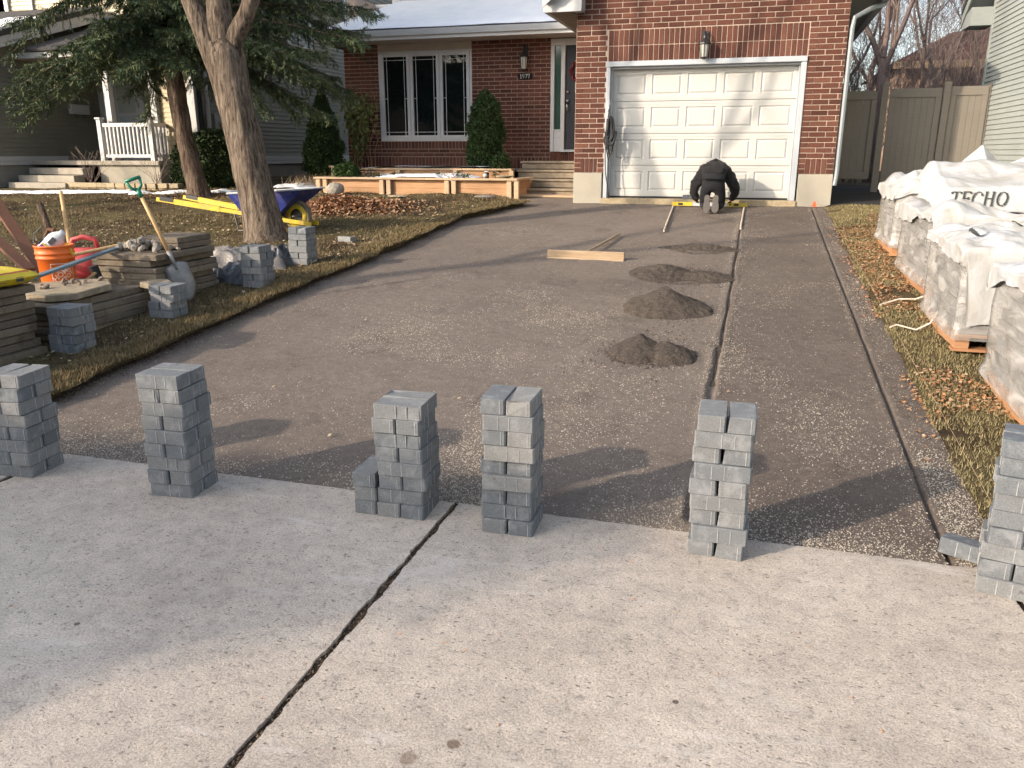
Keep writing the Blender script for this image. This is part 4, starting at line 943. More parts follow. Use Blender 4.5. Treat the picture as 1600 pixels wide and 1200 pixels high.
b = MB(); b.box(-8.60, -8.52, 15.7, 15.78, 1.14, 1.34); b.box(-8.48, -8.40, 15.7, 15.78, 1.14, 1.34); b.box(-8.63, -8.37, 15.66, 15.82, 1.342, 1.375); b.build('planter_stub', 'cedar_cap', pn, bevel=.003)
s = grid('planter_soil', np.linspace(x0 + .08, x1 - .06, 80), np.linspace(14.9, 15.97, 24), lambda X, Y: 1.09 + .05 * fbm(X * 3, Y * 3, 3), 'soil', pn); 
s = grid('planter_soil', np.linspace(-8.6, -4.75, 60), np.linspace(16.05, 17.69, 16), lambda X, Y: 1.26 + .04 * fbm(X * 3, Y * 3, 5), 'soil', pn)
o = grid('snow_patch', np.linspace(x0 + 1.0, -5.3, 110), np.linspace(14.92, 15.93, 34), lambda X, Y: 1.05 + .19 * np.clip(.72 + 1.7 * fbm(X * 1.6, Y * 1.6, 7), 0, 1) ** .5 - .05 * (np.abs(Y - 15.43) > .46) - .1 * np.clip((X + 5.7) / .5, 0, 1), 'snow'); tag(o, 'snow lying in the lower tier of the cedar planter', 'snow')
o = grid('snow_patch', np.linspace(-8.2, -4.95, 90), np.linspace(16.06, 16.6, 18), lambda X, Y: 1.27 + .12 * np.clip(.7 + 1.3 * fbm(X * 1.2, Y * 2, 9), 0, 1) ** .5 - .02, 'snow'); tag(o, 'thin snow along the upper tier of the planter', 'snow')

# ================================================================ PLANTS
def leaf_cloud(name, pts, size, mat, parent=None, up=.3, aspect=.32, kind=None):
    n = len(pts); d = unit(rng.normal(0, 1, (n, 3)) + np.array([0, 0, up])); L = size * rng.uniform(.6, 1.3, (n, 1))
    s_ = unit(np.cross(d, rng.normal(0, 1, (n, 3)))); o = tris(name, pts, d * L, s_ * L * aspect, mat, parent, kind, quad=True); return o
def shrub(name, c, prof, n, size, mat, label, cat, lump=.18, seed=1, stem=True, group=None):
    """prof: list of (z, radius)"""
    t = thing(name, c, label, cat, group); zs = np.array([p[0] for p in prof]); rs = np.array([p[1] for p in prof])
    z = rng.uniform(zs[0], zs[-1], n * 3); r = np.interp(z, zs, rs); k = rng.random(len(z)) < (r / rs.max()); z = z[k][:n]; r = r[k][:n]
    a = rng.uniform(0, 6.283, len(z)); lumpv = 1 + lump * 2 * fbm(a * 2.2 + seed, z * 4.5, seed) ; q = rng.uniform(.55, 1.0, len(z)) ** .45
    rr = r * lumpv * q; P = np.stack([c[0] + rr * np.cos(a), c[1] + rr * np.sin(a), c[2] + z], 1)
    leaf_cloud('foliage', P, size, mat, t, .55)
    # dark inner mass of branches
    b = MB()
    for i in range(14):
        aa = i * 2.4; h = zs[-1] * random.uniform(.5, .9); rr_ = float(np.interp(h, zs, rs)) * .6
        b.tube([(c[0], c[1], c[2] - .05), (c[0] + rr_ * .4 * math.cos(aa), c[1] + rr_ * .4 * math.sin(aa), c[2] + h * .5), (c[0] + rr_ * math.cos(aa), c[1] + rr_ * math.sin(aa), c[2] + h)], [.02, .012, .004], 5)
    b.build('stem', 'bark_spruce', t); return t
shrub('pyramidal_cedar', (-9.40, 16.9, .93), [(0, .34), (.35, .44), (.9, .40), (1.4, .28), (1.8, .14), (2.05, .02)], 15000, .055, 'cedarleaf', 'tall dark conical cedar at the left corner of the brick house', 'shrub', seed=2)
shrub('columnar_cedar', (-5.52, 16.75, 1.15), [(0, .30), (.3, .38), (.9, .40), (1.35, .30), (1.6, .16), (1.72, .03)], 14000, .05, 'cedarleaf', 'rounded green cedar between the front window and the number plaque', 'shrub', seed=5)
shrub('small_cedar', (-5.02, 16.2, 1.1), [(0, .20), (.2, .24), (.45, .14), (.55, .02)], 2600, .045, 'cedarleaf', 'small low cedar at the right foot of the columnar one', 'shrub', seed=8)
shrub('yew_bush', (-11.25, 15.45, .88), [(0, .5), (.3, .66), (.75, .70), (1.05, .55), (1.2, .2), (1.24, .02)], 22000, .055, 'yew', 'round dark yew bush behind the two tree trunks', 'bush', seed=4)
shrub('yew_bush', (-12.15, 15.7, .9), [(0, .3), (.3, .36), (.7, .34), (.95, .15), (1.0, .02)], 6000, .05, 'yew', 'smaller yew bush left of the spruce trunk by the porch rail', 'bush', seed=6)
shrub('low_shrub', (-8.15, 15.55, 1.05), [(0, .16), (.12, .24), (.28, .22), (.4, .05)], 2200, .06, 'shrub', 'small bright green shrub at the left end of the planter', 'shrub', seed=9)
# dry perennials in the planter
for (x, y_, h, lab) in ((-7.55, 15.6, .16, 'dry grey perennial left in the planter snow'), (-6.35, 16.3, .20, 'grey dried flower heads under the window'), (-6.0, 15.5, .12, 'withered stems right of the planter snow'), (-5.65, 15.4, .12, 'brown clump of dead leaves in front of the columnar cedar')):
    t = thing('dry_plant', (x, y_, 1.12), lab, 'plant', 'dried plants in the planter'); n = 420
    P = np.stack([x + rng.normal(0, .16, n), y_ + rng.normal(0, .12, n), 1.12 + np.abs(rng.normal(0, h * .5, n))], 1); leaf_cloud('leaves', P, .035, 'dryplant', t, .4)
for i in range(9):
    x = -7.6 + i * .27 + random.uniform(-.08, .08); n = 22
    y_ = 15.1 + random.uniform(0, .35); P = np.stack([x + rng.normal(0, .03, n), y_ + rng.normal(0, .03, n), 1.18 + np.abs(rng.normal(0, .03, n))], 1)
    o = leaf_cloud('ground_plant', P, .05, 'cedarleaf', None, .6); tag(o, 'dark green sprig poking through the planter snow', 'plant', 'sprigs in the planter snow')
# vine on the brick
t = thing('climbing_vine', (-9.0, 17.5, 1.2), 'leafy vine climbing the brick left of the window', 'vine'); b = MB()
for i in range(7):
    x = -9.05 + i * .09; pts = [(x, 17.55, 1.15)]
    for k in range(1, 8): pts.append((x + random.uniform(-.07, .07) + (.02 * k if i > 3 else -.005 * k), 17.6 + random.uniform(-.05, .03), 1.15 + k * .25))
    b.tube(pts, [.010 - .0011 * k for k in range(8)], 5)
b.build('stem', 'pallet', t)
n = 900; zz = rng.beta(4, 2, n) * 1.8 + 1.2; P = np.stack([-8.82 + rng.normal(0, .17, n) * (.4 + (zz - 1.2) / 1.8), 17.5 + rng.normal(0, .06, n), zz], 1)
dd = unit(np.stack([rng.normal(0, .6, n), rng.normal(-.3, .3, n), -np.abs(rng.normal(1, .4, n))], 1)); L = rng.uniform(.08, .16, (n, 1))
tris('leaves', P, dd * L, unit(np.cross(dd, rng.normal(0, 1, (n, 3)))) * L * .2, 'vineleaf', t, None, quad=True)

# ---------------- trees
def tube_np(pts, rad, n): pass
def grow(b, p, d, r, L, depth, maxd, spread=.55, up=.25, nseg=4, minr=.003, kids=(2, 3), rnd=random, sides=5):
    pts = [p.copy()]; rs = [r]; q = p.copy(); dd = d.normalized()
    for i in range(nseg):
        dd = (dd + Vector((rnd.uniform(-.18, .18), rnd.uniform(-.18, .18), rnd.uniform(-.12, .18) + up * .12))).normalized()
        q = q + dd * (L / nseg); pts.append(q.copy()); rs.append(max(minr, r * (1 - .5 * (i + 1) / nseg)))
    b.tube(pts, rs, max(3, sides if depth < 2 else (4 if depth < 3 else 3)), cap=False)
    if depth >= maxd: return
    for i in range(rnd.randint(*kids) + (1 if depth > 1 else 0)):
        k = rnd.randint(1, nseg) if i > 0 else nseg
        ax = Vector((rnd.uniform(-1, 1), rnd.uniform(-1, 1), rnd.uniform(-1, 1))).normalized()
        nd = (dd + ax * spread * rnd.uniform(.7, 1.4) + Vector((0, 0, up))).normalized()
        grow(b, pts[k].copy(), nd, rs[k] * rnd.uniform(.55, .78), L * rnd.uniform(.6, .85), depth + 1, maxd, spread, up, nseg, minr, kids, rnd, sides)
def bark_trunk(b, pts, rad, n=28, amp=.10, seed=1):
    """trunk with furrowed outline"""
    # resample
    P = [Vector(p) for p in pts]; out = []; rr = []
    for i in range(len(P) - 1):
        m = 10
        for k in range(m): out.append(P[i].lerp(P[i + 1], k / m)); rr.append(rad[i] + (rad[i + 1] - rad[i]) * k / m)
    out.append(P[-1]); rr.append(rad[-1])
    base = len(b.v); vs = []; prev = None
    for i, p in enumerate(out):
        d = (out[min(i + 1, len(out) - 1)] - out[max(i - 1, 0)]).normalized()
        a = d.cross(Vector((0, 1, 0))) if prev is None else prev - d * prev.dot(d); a.normalize(); prev = a; bb = d.cross(a)
        for k in range(n):
            t = 2 * math.pi * k / n; w_ = 1 + amp * float(np.abs(vn(np.array(k * .9 + seed), np.array(p.z * 2.2))) * 2 - .4) + amp * .5 * float(vn(np.array(k * 2.1), np.array(p.z * 9 + seed)))
            vs.append(p + (a * math.cos(t) + bb * math.sin(t)) * rr[i] * w_)
    fs = [(i * n + k, i * n + (k + 1) % n, (i + 1) * n + (k + 1) % n, (i + 1) * n + k) for i in range(len(out) - 1) for k in range(n)]
    b.add(vs, fs)
# maple in front of the lawn
Y0 = 9.67
mp = thing('bare_maple_tree', (-6.37, Y0, .5), 'large leaning bare maple with furrowed bark in front of the wheelbarrow', 'tree')
b = MB(); bark_trunk(b, [(-6.33, Y0, .38), (-6.36, Y0, .56), (-6.41, Y0, .95), (-6.49, Y0, 1.4), (-6.58, Y0, 1.95), (-6.66, Y0, 2.4), (-6.74, Y0, 2.85), (-6.78, Y0, 3.0)], [.36, .285, .245, .235, .225, .235, .255, .20], 36, .12)
b.build('trunk', 'bark', mp, True)
b = MB(); rnd = random.Random(5)
L1 = [(-6.80, Y0 - .05, 2.7), (-6.93, Y0 - .06, 3.05), (-7.08, Y0 - .1, 3.5), (-7.25, Y0 - .1, 4.3)]
L2 = [(-6.72, Y0 + .02, 2.75), (-6.76, Y0, 3.15), (-6.80, Y0 + .05, 3.6), (-6.9, Y0 + .3, 4.6)]
L3 = [(-6.66, Y0 + .03, 2.75), (-6.56, Y0, 3.05), (-6.36, Y0, 3.32), (-6.22, Y0, 3.6), (-6.0, Y0 - .1, 4.6)]
for L, rd in ((L1, [.15, .145, .125, .105]), (L2, [.17, .165, .15, .12]), (L3, [.11, .115, .105, .10, .08])): bark_trunk(b, L, rd, 20, .12, rd[0] * 50)
for L, r0 in ((L1, .10), (L2, .115), (L3, .078)):
    dd = (Vector(L[-1]) - Vector(L[-2])).normalized(); grow(b, Vector(L[-1]), dd, r0, 2.2, 0, 5, .55, .25, 4, .004, (1, 2), rnd, 7)
grow(b, Vector(L3[-1]), Vector((.9, .25, .35)), .06, 2.4, 1, 5, .4, .12, 5, .004, (1, 2), rnd, 6)
b.build('limb', 'bark', mp, True)
# spruce
sp = thing('spruce_tree', (-10.42, 13.7, .8), 'old spruce with bare lower trunk and drooping boughs in front of the neighbour porch', 'tree')
b = MB(); bark_trunk(b, [(-10.38, 13.7, .72), (-10.42, 13.7, 1.0), (-10.52, 13.7, 1.5), (-10.60, 13.7, 2.0), (-10.66, 13.7, 2.6), (-10.70, 13.7, 3.4), (-10.75, 13.7, 5), (-10.8, 13.7, 8)], [.27, .20, .175, .165, .165, .155, .12, .05], 22, .14, 3)
b.build('trunk', 'bark_spruce', sp, True)
NP, ND, NL = [], [], []
bb = MB(); rnd = random.Random(11)
def bough(p, d, L, dens=1.0, droop=.35):
    pts = [Vector(p)]; dd = Vector(d).normalized(); q = Vector(p); ns = 8
    for i in range(ns):
        dd = (dd + Vector((rnd.uniform(-.08, .08), rnd.uniform(-.08, .08), -droop * .16 + (.10 if i > 5 else 0)))).normalized(); q = q + dd * L / ns; pts.append(q.copy())
    bb.tube(pts, [max(.004, .035 * L / 3 * (1 - i / (ns + 1))) for i in range(ns + 1)], 5, cap=False)
    for i in range(1, ns + 1):
        for m in range(int(15 * dens)):
            f = i - rnd.random(); k = int(max(0, min(ns - 1, f))); base = pts[k].lerp(pts[k + 1], f - k if f > k else 0)
            ax = (pts[k + 1] - pts[k]).normalized(); side = ax.cross(Vector((0, 0, 1))).normalized() * rnd.choice((-1, 1))
            td = (ax * rnd.uniform(.3, .9) + side * rnd.uniform(.3, 1.0) + Vector((0, 0, rnd.uniform(-.9, .15)))).normalized(); tl = rnd.uniform(.16, .50) * min(1.2, .5 + (1 - i / (ns + 3)))
            for s_ in np.linspace(.05, 1, max(4, int(tl / .03))):
                for q2 in range(3):
                    NP.append(base + td * (tl * s_)); a = rnd.uniform(0, 6.283)
                    o1 = td.cross(Vector((math.cos(a), math.sin(a), .3))).normalized()
                    ND.append((td * .75 + o1 * .75 + Vector((0, 0, -.15))).normalized() * rnd.uniform(.05, .10))
for i in range(104):
    z = 2.75 + (i / 104) ** 1.1 * 6.6; a = i * 2.399 + rnd.uniform(-.3, .3); L = rnd.uniform(2.5, 3.8) * (1 - max(0, z - 5.5) / 5)
    z = max(z, 3.7)
    if z < 3.7 and math.sin(a) < -.15: continue
    if math.sin(a) < -.3 and z < 4.8: L = min(L, 1.7)
    if z < 3.6 and abs(math.cos(a)) < .7: continue
    bough((-10.68, 13.7, z), (math.cos(a), math.sin(a), rnd.uniform(-.05, .25)), L, 1.0, rnd.uniform(.3, .8))
for (dx, dy, dz, L, z) in ((-1, -.25, .05, 3.9, 3.75), (-1, .1, .15, 3.9, 3.95), (-1, -.2, .1, 3.8, 3.7), (-1, .3, .05, 3.5, 3.9), (-1, .0, .0, 3.9, 3.6), (-1, .15, .1, 3.7, 3.75), (-1, .0, .3, 3.8, 4.3),
                           (1, -.1, .05, 3.3, 3.7), (1, .25, -.02, 3.5, 3.7), (1, .0, .2, 3.8, 3.9), (1, -.35, .1, 3.1, 3.8), (1, .3, .15, 3.6, 4.1), (1, .15, -.12, 3.2, 3.6), (1, .5, .0, 3.4, 3.8), (1, .35, -.2, 2.9, 3.7), (1, .1, .3, 3.9, 4.0), (1, .4, .3, 3.9, 4.3), (.8, .6, .0, 3.2, 3.9), (1, -.1, .35, 3.6, 4.3)):
    bough((-10.68, 13.7, z), (dx, dy, dz), L, 1.25, .55 if dx < 0 else .45)
tag(bb.build('bough', 'bark_spruce', sp), kind='stuff')
NP = np.array([tuple(p) for p in NP]); ND = np.array([tuple(p) for p in ND]); W = unit(np.cross(ND, rng.normal(0, 1, ND.shape))) * .009
tris('needles', NP, ND, W, 'spruce', sp, 'stuff')
# bare trees beyond the fence, each its own
def bare_tree(x, y, h, r, seed, label, spread=.5, up=.35, kids=(2, 3), maxd=5, lean=(0, 0), twigs=0):
    rnd = random.Random(seed); t = thing('bare_tree', (x, y, .9), label, 'tree', 'bare trees beyond the fence')
    b = MB(); p = Vector((x, y, .8)); top_ = Vector((x + lean[0], y + lean[1], .9 + h * .33)); r = r * .62; b.tube([p, p.lerp(top_, .5) + Vector((.05, 0, 0)), top_], [r * 1.25, r, r * .82], 9, cap=False); b.build('trunk', 'twig', t, True)
    b = MB()
    for k in range(3):
        a = k * 2.1 + seed; grow(b, top_.copy() - Vector((0, 0, .25 * k)), Vector((math.cos(a) * spread, math.sin(a) * spread, 1)), r * .6, h * .30, 0, maxd, spread, up, 4, .0065, kids, rnd, 6)
    b.build('crown', 'twig', t, True)
    if twigs:
        n = twigs; cc = np.array([x, y, .9 + h * .30]); d = unit(rng.normal(0, 1, (n, 3)) * np.array([.75, .75, .55]) + np.array([0, 0, .75])); q = rng.uniform(.12, 1, (n, 1)) ** .7 * h * .62
        P = cc + d * q * np.array([.8, .8, 1.0]); dd = unit(d + rng.normal(0, .38, (n, 3)) + np.array([0, 0, .15])); L = rng.uniform(.25, .95, (n, 1))
        tris('twigs', P, dd * L, unit(np.cross(dd, rng.normal(0, 1, (n, 3)))) * .0045, 'twig', t, 'stuff')
    return t
bare_tree(2.75, 23, 9, .20, 1, 'thick-stemmed bare tree beyond the fence, nearest the brick house', .45, .25, maxd=6, twigs=3200)
bare_tree(3.75, 25, 8, .14, 2, 'leaning bare tree behind the middle of the gate', .6, .2, maxd=6, twigs=3200, lean=(.3, 0))
bare_tree(2.2, 28, 9, .16, 3, 'bare tree low against the brick corner, beyond the fence', .6, .2, maxd=6, twigs=3200)
bare_tree(5.0, 29, 9, .16, 4, 'bare reddish tree in front of the brown roofed house', .65, .2, maxd=6, twigs=3200)
bare_tree(3.6, 33, 11, .2, 5, 'tall bare tree far behind the fence', .6, .25, maxd=6, twigs=3200)
bare_tree(6.6, 31, 10, .16, 6, 'bare tree beside the grey sided house corner', .65, .25, maxd=6, twigs=3200)
# tangle of brush low behind the fence
for i, (x, y) in enumerate(((1.9, 20), (2.6, 20.5), (3.6, 20.2), (4.4, 21), (1.7, 22.5), (5.2, 22))):
    rnd = random.Random(40 + i); b = MB()
    for k in range(10):
        a = rnd.uniform(0, 6.28); grow(b, Vector((x + rnd.uniform(-.3, .3), y, 1.0)), Vector((math.cos(a) * .6, math.sin(a) * .6, 1.2)), .018, 1.2, 1, 4, .6, .3, 3, .004, (2, 3), rnd, 4)
    tag(b.build('brush', 'twig'), ['bare brush over the fence panel next to the downspout', 'bare brush behind the gate post nearest the brick house', 'bare brush over the middle of the gate', 'bare brush over the right fence panel by the grey siding', 'bare brush lowest against the brick corner, behind the fence', 'bare brush farthest right below the brown roof'][i], 'bush', 'brush behind the fence')
# street tree left of the view, and bare garden shrubs
bt = bare_tree(-10.9, 1.4, 12, .24, 21, 'bare street tree left of the driveway', .5, .2, (1, 2), 5); bt['group'] = 'street trees'
# thin dry stems near neighbour steps
for i, (x, y, lab) in enumerate(((-14.3, 15.15, 'leafless thorny shrub beside the neighbour steps'), (-12.7, 15.3, 'dry pale stems in front of the neighbour porch'))):
    rnd = random.Random(60 + i); b = MB()
    for k in range(9):
        a = rnd.uniform(0, 6.28); grow(b, Vector((x, y, .9)), Vector((math.cos(a) * .7, math.sin(a) * .5, 1.2)), .009, .42, 2, 4, .6, .1, 3, .003, (1, 2), rnd, 3)
    tag(b.build('bare_shrub', 'twig'), lab, 'shrub')
n = 240; a = rng.uniform(0, 6.28, n); P = np.stack([-8.9 + rng.normal(0, .28, n), 15.55 + rng.normal(0, .12, n), np.full(n, .98)], 1); Dn = np.stack([np.cos(a) * .2 + .08, np.sin(a) * .1, rng.uniform(.1, .28, n)], 1)
tag(tris('dry_ornamental_grass', P, Dn, np.stack([0 * a + .004, 0 * a, 0 * a], 1), 'leaf_pale', kind=None), 'dry ornamental grass bent over snow behind the wheelbarrow', 'grass')

# ================================================================ NEIGHBOUR ON THE LEFT
nb = thing('left_neighbour_house', (-14, 17, .9), 'olive grey sided house with white porch on the left', 'house')
def boards_x(parent, x, y0, y1, z0, n, e, mat, face=1):
    """boards on a wall facing +X (face=1) or -X"""
    for k in range(n):
        z = z0 + k * e; b = MB(); b.prism([(x, y0, z), (x + face * .022, y0, z), (x + face * .006, y0, z + e - .004), (x, y0, z + e - .004)], (0, y1 - y0, 0)); b.build('siding_board', mat, parent)
def boards_y(parent, y, x0, x1, z0, n, e, mat):
    for k in range(n):
        z = z0 + k * e; b = MB(); b.prism([(x0, y, z), (x0, y - .022, z), (x0, y - .006, z + e - .004), (x0, y, z + e - .004)], (x1 - x0, 0, 0)); b.build('siding_board', mat, parent)
# wall A: side of the projecting garage
wa = MB().box(-24, -16.52, 14.4, 18.1, .6, 3.55).build('side_wall', 'conc_wall', nb)
boards_x(wa, -16.52, 14.4, 18.1, 1.56, 26, .102, 'sid_olive')
MB().box(-16.52, -16.47, 14.4, 16.9, 1.36, 1.45).build('skirt_board', 'white_paint', nb); MB().box(-16.52, -16.46, 14.4, 16.8, 1.452, 1.555).build('skirt_board', 'white_paint', nb)
# roof of that block: rake rising away
rk = MB(); ra, rb = Vector((-16.25, 14.25, 3.60)), Vector((-16.25, 18.3, 4.86))
rk.prism([(-16.25, ra.y, ra.z), (-16.25, rb.y, rb.z), (-16.25, rb.y, rb.z + .22), (-16.25, ra.y, ra.z + .22)], (.03, 0, 0)); rk.build('rake_board', 'white_paint', nb)
rk = MB(); rk.prism([(-16.2, ra.y, ra.z + .22), (-16.2, rb.y, rb.z + .22), (-16.2, rb.y, rb.z + .34), (-16.2, ra.y, ra.z + .34)], (-8, 0, 0)); rk.build('roof', 'shingle', nb)
rk = MB(); rk.prism([(-16.22, 14.3, ra.z + .36), (-16.22, 16.6, 4.69), (-16.22, 16.6, 4.74), (-16.22, 14.3, ra.z + .41)], (-1.2, 0, 0)); rk.build('roof_snow', 'snow', nb)
# upper storey behind
MB().box(-26, -13.3, 18.6, 26, 3.6, 9).build('upper_wall', 'sid_olive', nb)
wb_ = MB().box(-20.0, -13.3, 18.5, 18.6, 4.75, 8).build('upper_front_wall', 'sid_cream', nb)
boards_y(wb_, 18.5, -19.3, -13.4, 4.95, 16, .102, 'sid_cream')
b = MB(); b.box(-19.42, -19.30, 18.42, 18.48, 4.9, 8); b.box(-19.3, -13.3, 18.42, 18.48, 4.86, 4.95); b.box(-18.62, -18.5, 18.42, 18.476, 4.95, 8); b.build('corner_board', 'white_paint', nb)
# porch recess with door
dw = MB().box(-16.5, -13.3, 18.2, 18.4, 1.2, 3.9).build('porch_wall', 'conc_wall', nb)
boards_y(dw, 18.2, -15.1, -13.25, 1.5, 23, .102, 'sid_olive')
b = MB(); b.box(-16.50, -16.24, 18.1, 18.2, 1.45, 3.72); b.box(-16.13, -16.0, 18.08, 18.2, 1.45, 3.72); b.box(-15.32, -15.1, 18.08, 18.2, 1.45, 3.72); b.box(-16.24, -15.1, 18.08, 18.2, 3.58, 3.72); b.build('door_frame', 'white_paint', nb)
b = MB(); b.box(-16.24, -16.13, 18.15, 18.19, 1.45, 3.58); b.build('sidelight', 'glass', nb)
sd_ = MB().box(-16.0, -15.32, 18.12, 18.16, 1.45, 3.58).build('storm_door', 'white_vinyl', nb)
MB().box(-15.93, -15.39, 18.112, 18.119, 2.62, 3.5).build('pane', 'meter', sd_); MB().box(-15.93, -15.39, 18.112, 18.119, 1.85, 2.55).build('pane', 'alu', sd_)
w2 = MB(); w2.box(-14.93, -14.85, 18.1, 18.18, 2.8, 3.75); w2.box(-14.1, -14.02, 18.1, 18.18, 2.8, 3.75); w2.box(-14.93, -14.02, 18.1, 18.18, 2.7, 2.8); w2.box(-14.93, -14.02, 18.1, 18.18, 3.75, 3.85); w2 = w2.build('porch_window', 'white_vinyl', nb); MB().box(-14.85, -14.1, 18.14, 18.15, 2.8, 3.75).build('pane', 'glass', w2)
b = MB(); b.box(-14.42, -14.28, 16.0, 16.14, 1.45, 3.62); b.build('porch_post', 'white_vinyl', nb)
b = MB(); b.box(-16.5, -13.2, 15.6, 18.2, 3.68, 3.78); b.build('porch_ceiling', 'soffit_w', nb); b = MB(); b.box(-16.3, -13.0, 15.55, 15.6, 3.68, 3.80); b.build('porch_fascia', 'white_paint', nb)
b = MB(); b.prism([(-16.15, 15.5, 3.82), (-12.95, 15.5, 3.82), (-12.95, 18.4, 4.75), (-16.15, 18.4, 4.75)], (0, 0, .05)); b.build('porch_roof', 'shingle', nb)
# tall block with the long side wall
blk = MB().box(-13.3, -12.22, 16.32, 18.5, .6, 8.4).box(-20, -12.22, 18.5, 30, .6, 8.4).build('side_block', 'conc_wall', nb)
boards_x(blk, -12.22, 16.42, 30, 1.56, 62, .102, 'sid_olive')
boards_y(blk, 16.32, -13.2, -12.42, 1.5, 22, .102, 'sid_tan')
b = MB(); b.box(-12.38, -12.20, 16.24, 16.42, 1.36, 6.5); b.box(-13.35, -13.2, 16.2, 16.32, 1.45, 3.7); b.build('corner_board', 'white_paint', nb)
b = MB(); b.tube([(-12.15, 16.36, 1.1), (-12.15, 16.36, 6)], .045, 6); b.build('downspout', 'black_metal', nb)
b = MB(); b.tube([(-12.06, 16.50, 1.1), (-12.06, 16.50, 3.4)], .05, 6); b.build('downspout', 'white_paint', nb)
MB().box(-12.22, -12.17, 16.45, 30, 1.36, 1.45).build('skirt_board', 'white_paint', nb); MB().box(-12.22, -12.16, 16.45, 30, 1.452, 1.555).build('skirt_board', 'white_paint', nb)
def sidewin(y0, y1, z0, z1):
    b = MB(); x = -12.22; b.box(x + .024, x + .07, y0, y0 + .1, z0, z1); b.box(x + .024, x + .07, y1 - .1, y1, z0, z1); b.box(x + .024, x + .07, y0 + .1, y1 - .1, z0, z0 + .1); b.box(x + .024, x + .07, y0 + .1, y1 - .1, z1 - .1, z1); b.box(x + .024, x + .05, (y0 + y1) / 2 - .03, (y0 + y1) / 2 + .03, z0 + .1, z1 - .1)
    w_ = b.build('window', 'white_vinyl', nb); MB().box(x + .024, x + .03, y0 + .1, y1 - .1, z0 + .1, z1 - .1).build('pane', 'glass', w_)
sidewin(23.55, 24.75, 5.15, 6.15); sidewin(20.3, 21.55, 4.3, 5.25)
MB().box(-12.20, -12.06, 17.9, 18.0, 1.48, 1.60).build('dryer_vent', 'white_vinyl', nb)
# electric meter
me_ = thing('electric_meter', (-12.12, 16.9, 2.0), 'grey electric meter box with round dial on the olive side wall', 'meter')
MB().box(-12.19, -12.02, 16.68, 17.12, 2.08, 2.50).build('meter_box', 'meter', me_, bevel=.01); b = MB(); b.lathe((-12.02, 16.9, 2.28), [(.10, 0), (.10, .05), (.08, .08), (.001, .085)], 16, axis='X'); b.build('dial', 'lampglass', me_); b = MB(); b.tube([(-12.1, 16.95, 2.08), (-12.1, 16.98, 1.6), (-12.12, 17.0, 1.0)], .025, 6); b.build('conduit', 'downspout', me_)
# mailbox
mb_ = thing('mailbox', (-16.4, 17.6, 2.6), 'white wall mailbox on the olive siding left of the porch', 'mailbox'); MB().box(-16.49, -16.37, 17.05, 17.62, 2.56, 2.79).build('box', 'white_paint', mb_, bevel=.008)
b = MB()
for yy in (17.2, 17.45): b.tube([(-16.44, yy, 2.56), (-16.42, yy, 2.5), (-16.38, yy + .03, 2.48)], .008, 5)
b.build('newspaper_hook', 'black_metal', mb_)
# porch block, railing, steps
MB().box(-14.6, -12.95, 15.78, 18.2, .8, 1.36).build('porch_base', 'fnd', nb); MB().box(-16.5, -12.9, 15.70, 18.2, 1.362, 1.46).build('porch_slab', 'conc_old', nb, bevel=.01)
for (yf_, z) in ((15.42, 1.30), (15.1, 1.14), (14.8, .99)): MB().box(-16.3, -14.75 + (1.30 - z) * .2, yf_, yf_ + .33, z - .15, z).build('porch_step', 'conc_old', nb, bevel=.01)
rl = thing('porch_railing', (-13.8, 15.8, 1.46), 'white vinyl porch railing with square balusters', 'railing')
def post(x, y, z1=2.36): 
    MB().box(x - .055, x + .055, y - .055, y + .055, 1.461, z1).build('post', 'white_vinyl', rl, bevel=.004); MB().box(x - .08, x + .08, y - .08, y + .08, z1, z1 + .045).build('post_cap', 'white_vinyl', rl, bevel=.01)
post(-14.45, 15.80); post(-13.08, 15.80); post(-13.08, 18.0)
MB().box(-14.39, -13.14, 15.775, 15.825, 2.20, 2.28).build('rail', 'white_vinyl', rl); MB().box(-14.39, -13.14, 15.775, 15.825, 1.53, 1.60).build('rail', 'white_vinyl', rl)
MB().box(-13.105, -13.055, 15.86, 17.94, 2.20, 2.28).build('rail', 'white_vinyl', rl); MB().box(-13.105, -13.055, 15.86, 17.94, 1.53, 1.60).build('rail', 'white_vinyl', rl)
for k in range(11): x = -14.30 + k * .106; MB().box(x - .018, x + .018, 15.782, 15.818, 1.60, 2.20).build('baluster', 'white_vinyl', rl)
for k in range(18): y = 15.98 + k * .112; MB().box(-13.098, -13.062, y - .018, y + .018, 1.60, 2.20).build('baluster', 'white_vinyl', rl)
# small tan block wall
rw = thing('block_garden_wall', (-13.2, 15, .85), 'low curved garden wall of tan concrete blocks by the neighbour porch', 'wall')
for r in range(2):
    for k in range(12):
        x = -14.65 + k * .25 + (r * .0); yb = 14.95 - .15 * math.sin(k / 11 * math.pi) ; z = .80 + r * .105
        MB().obox((x, yb, z + .05), (.238, .2, .098), (0, 0, rnd.uniform(-.05, .05))).build('block', 'stone_tan', rw, bevel=.008)

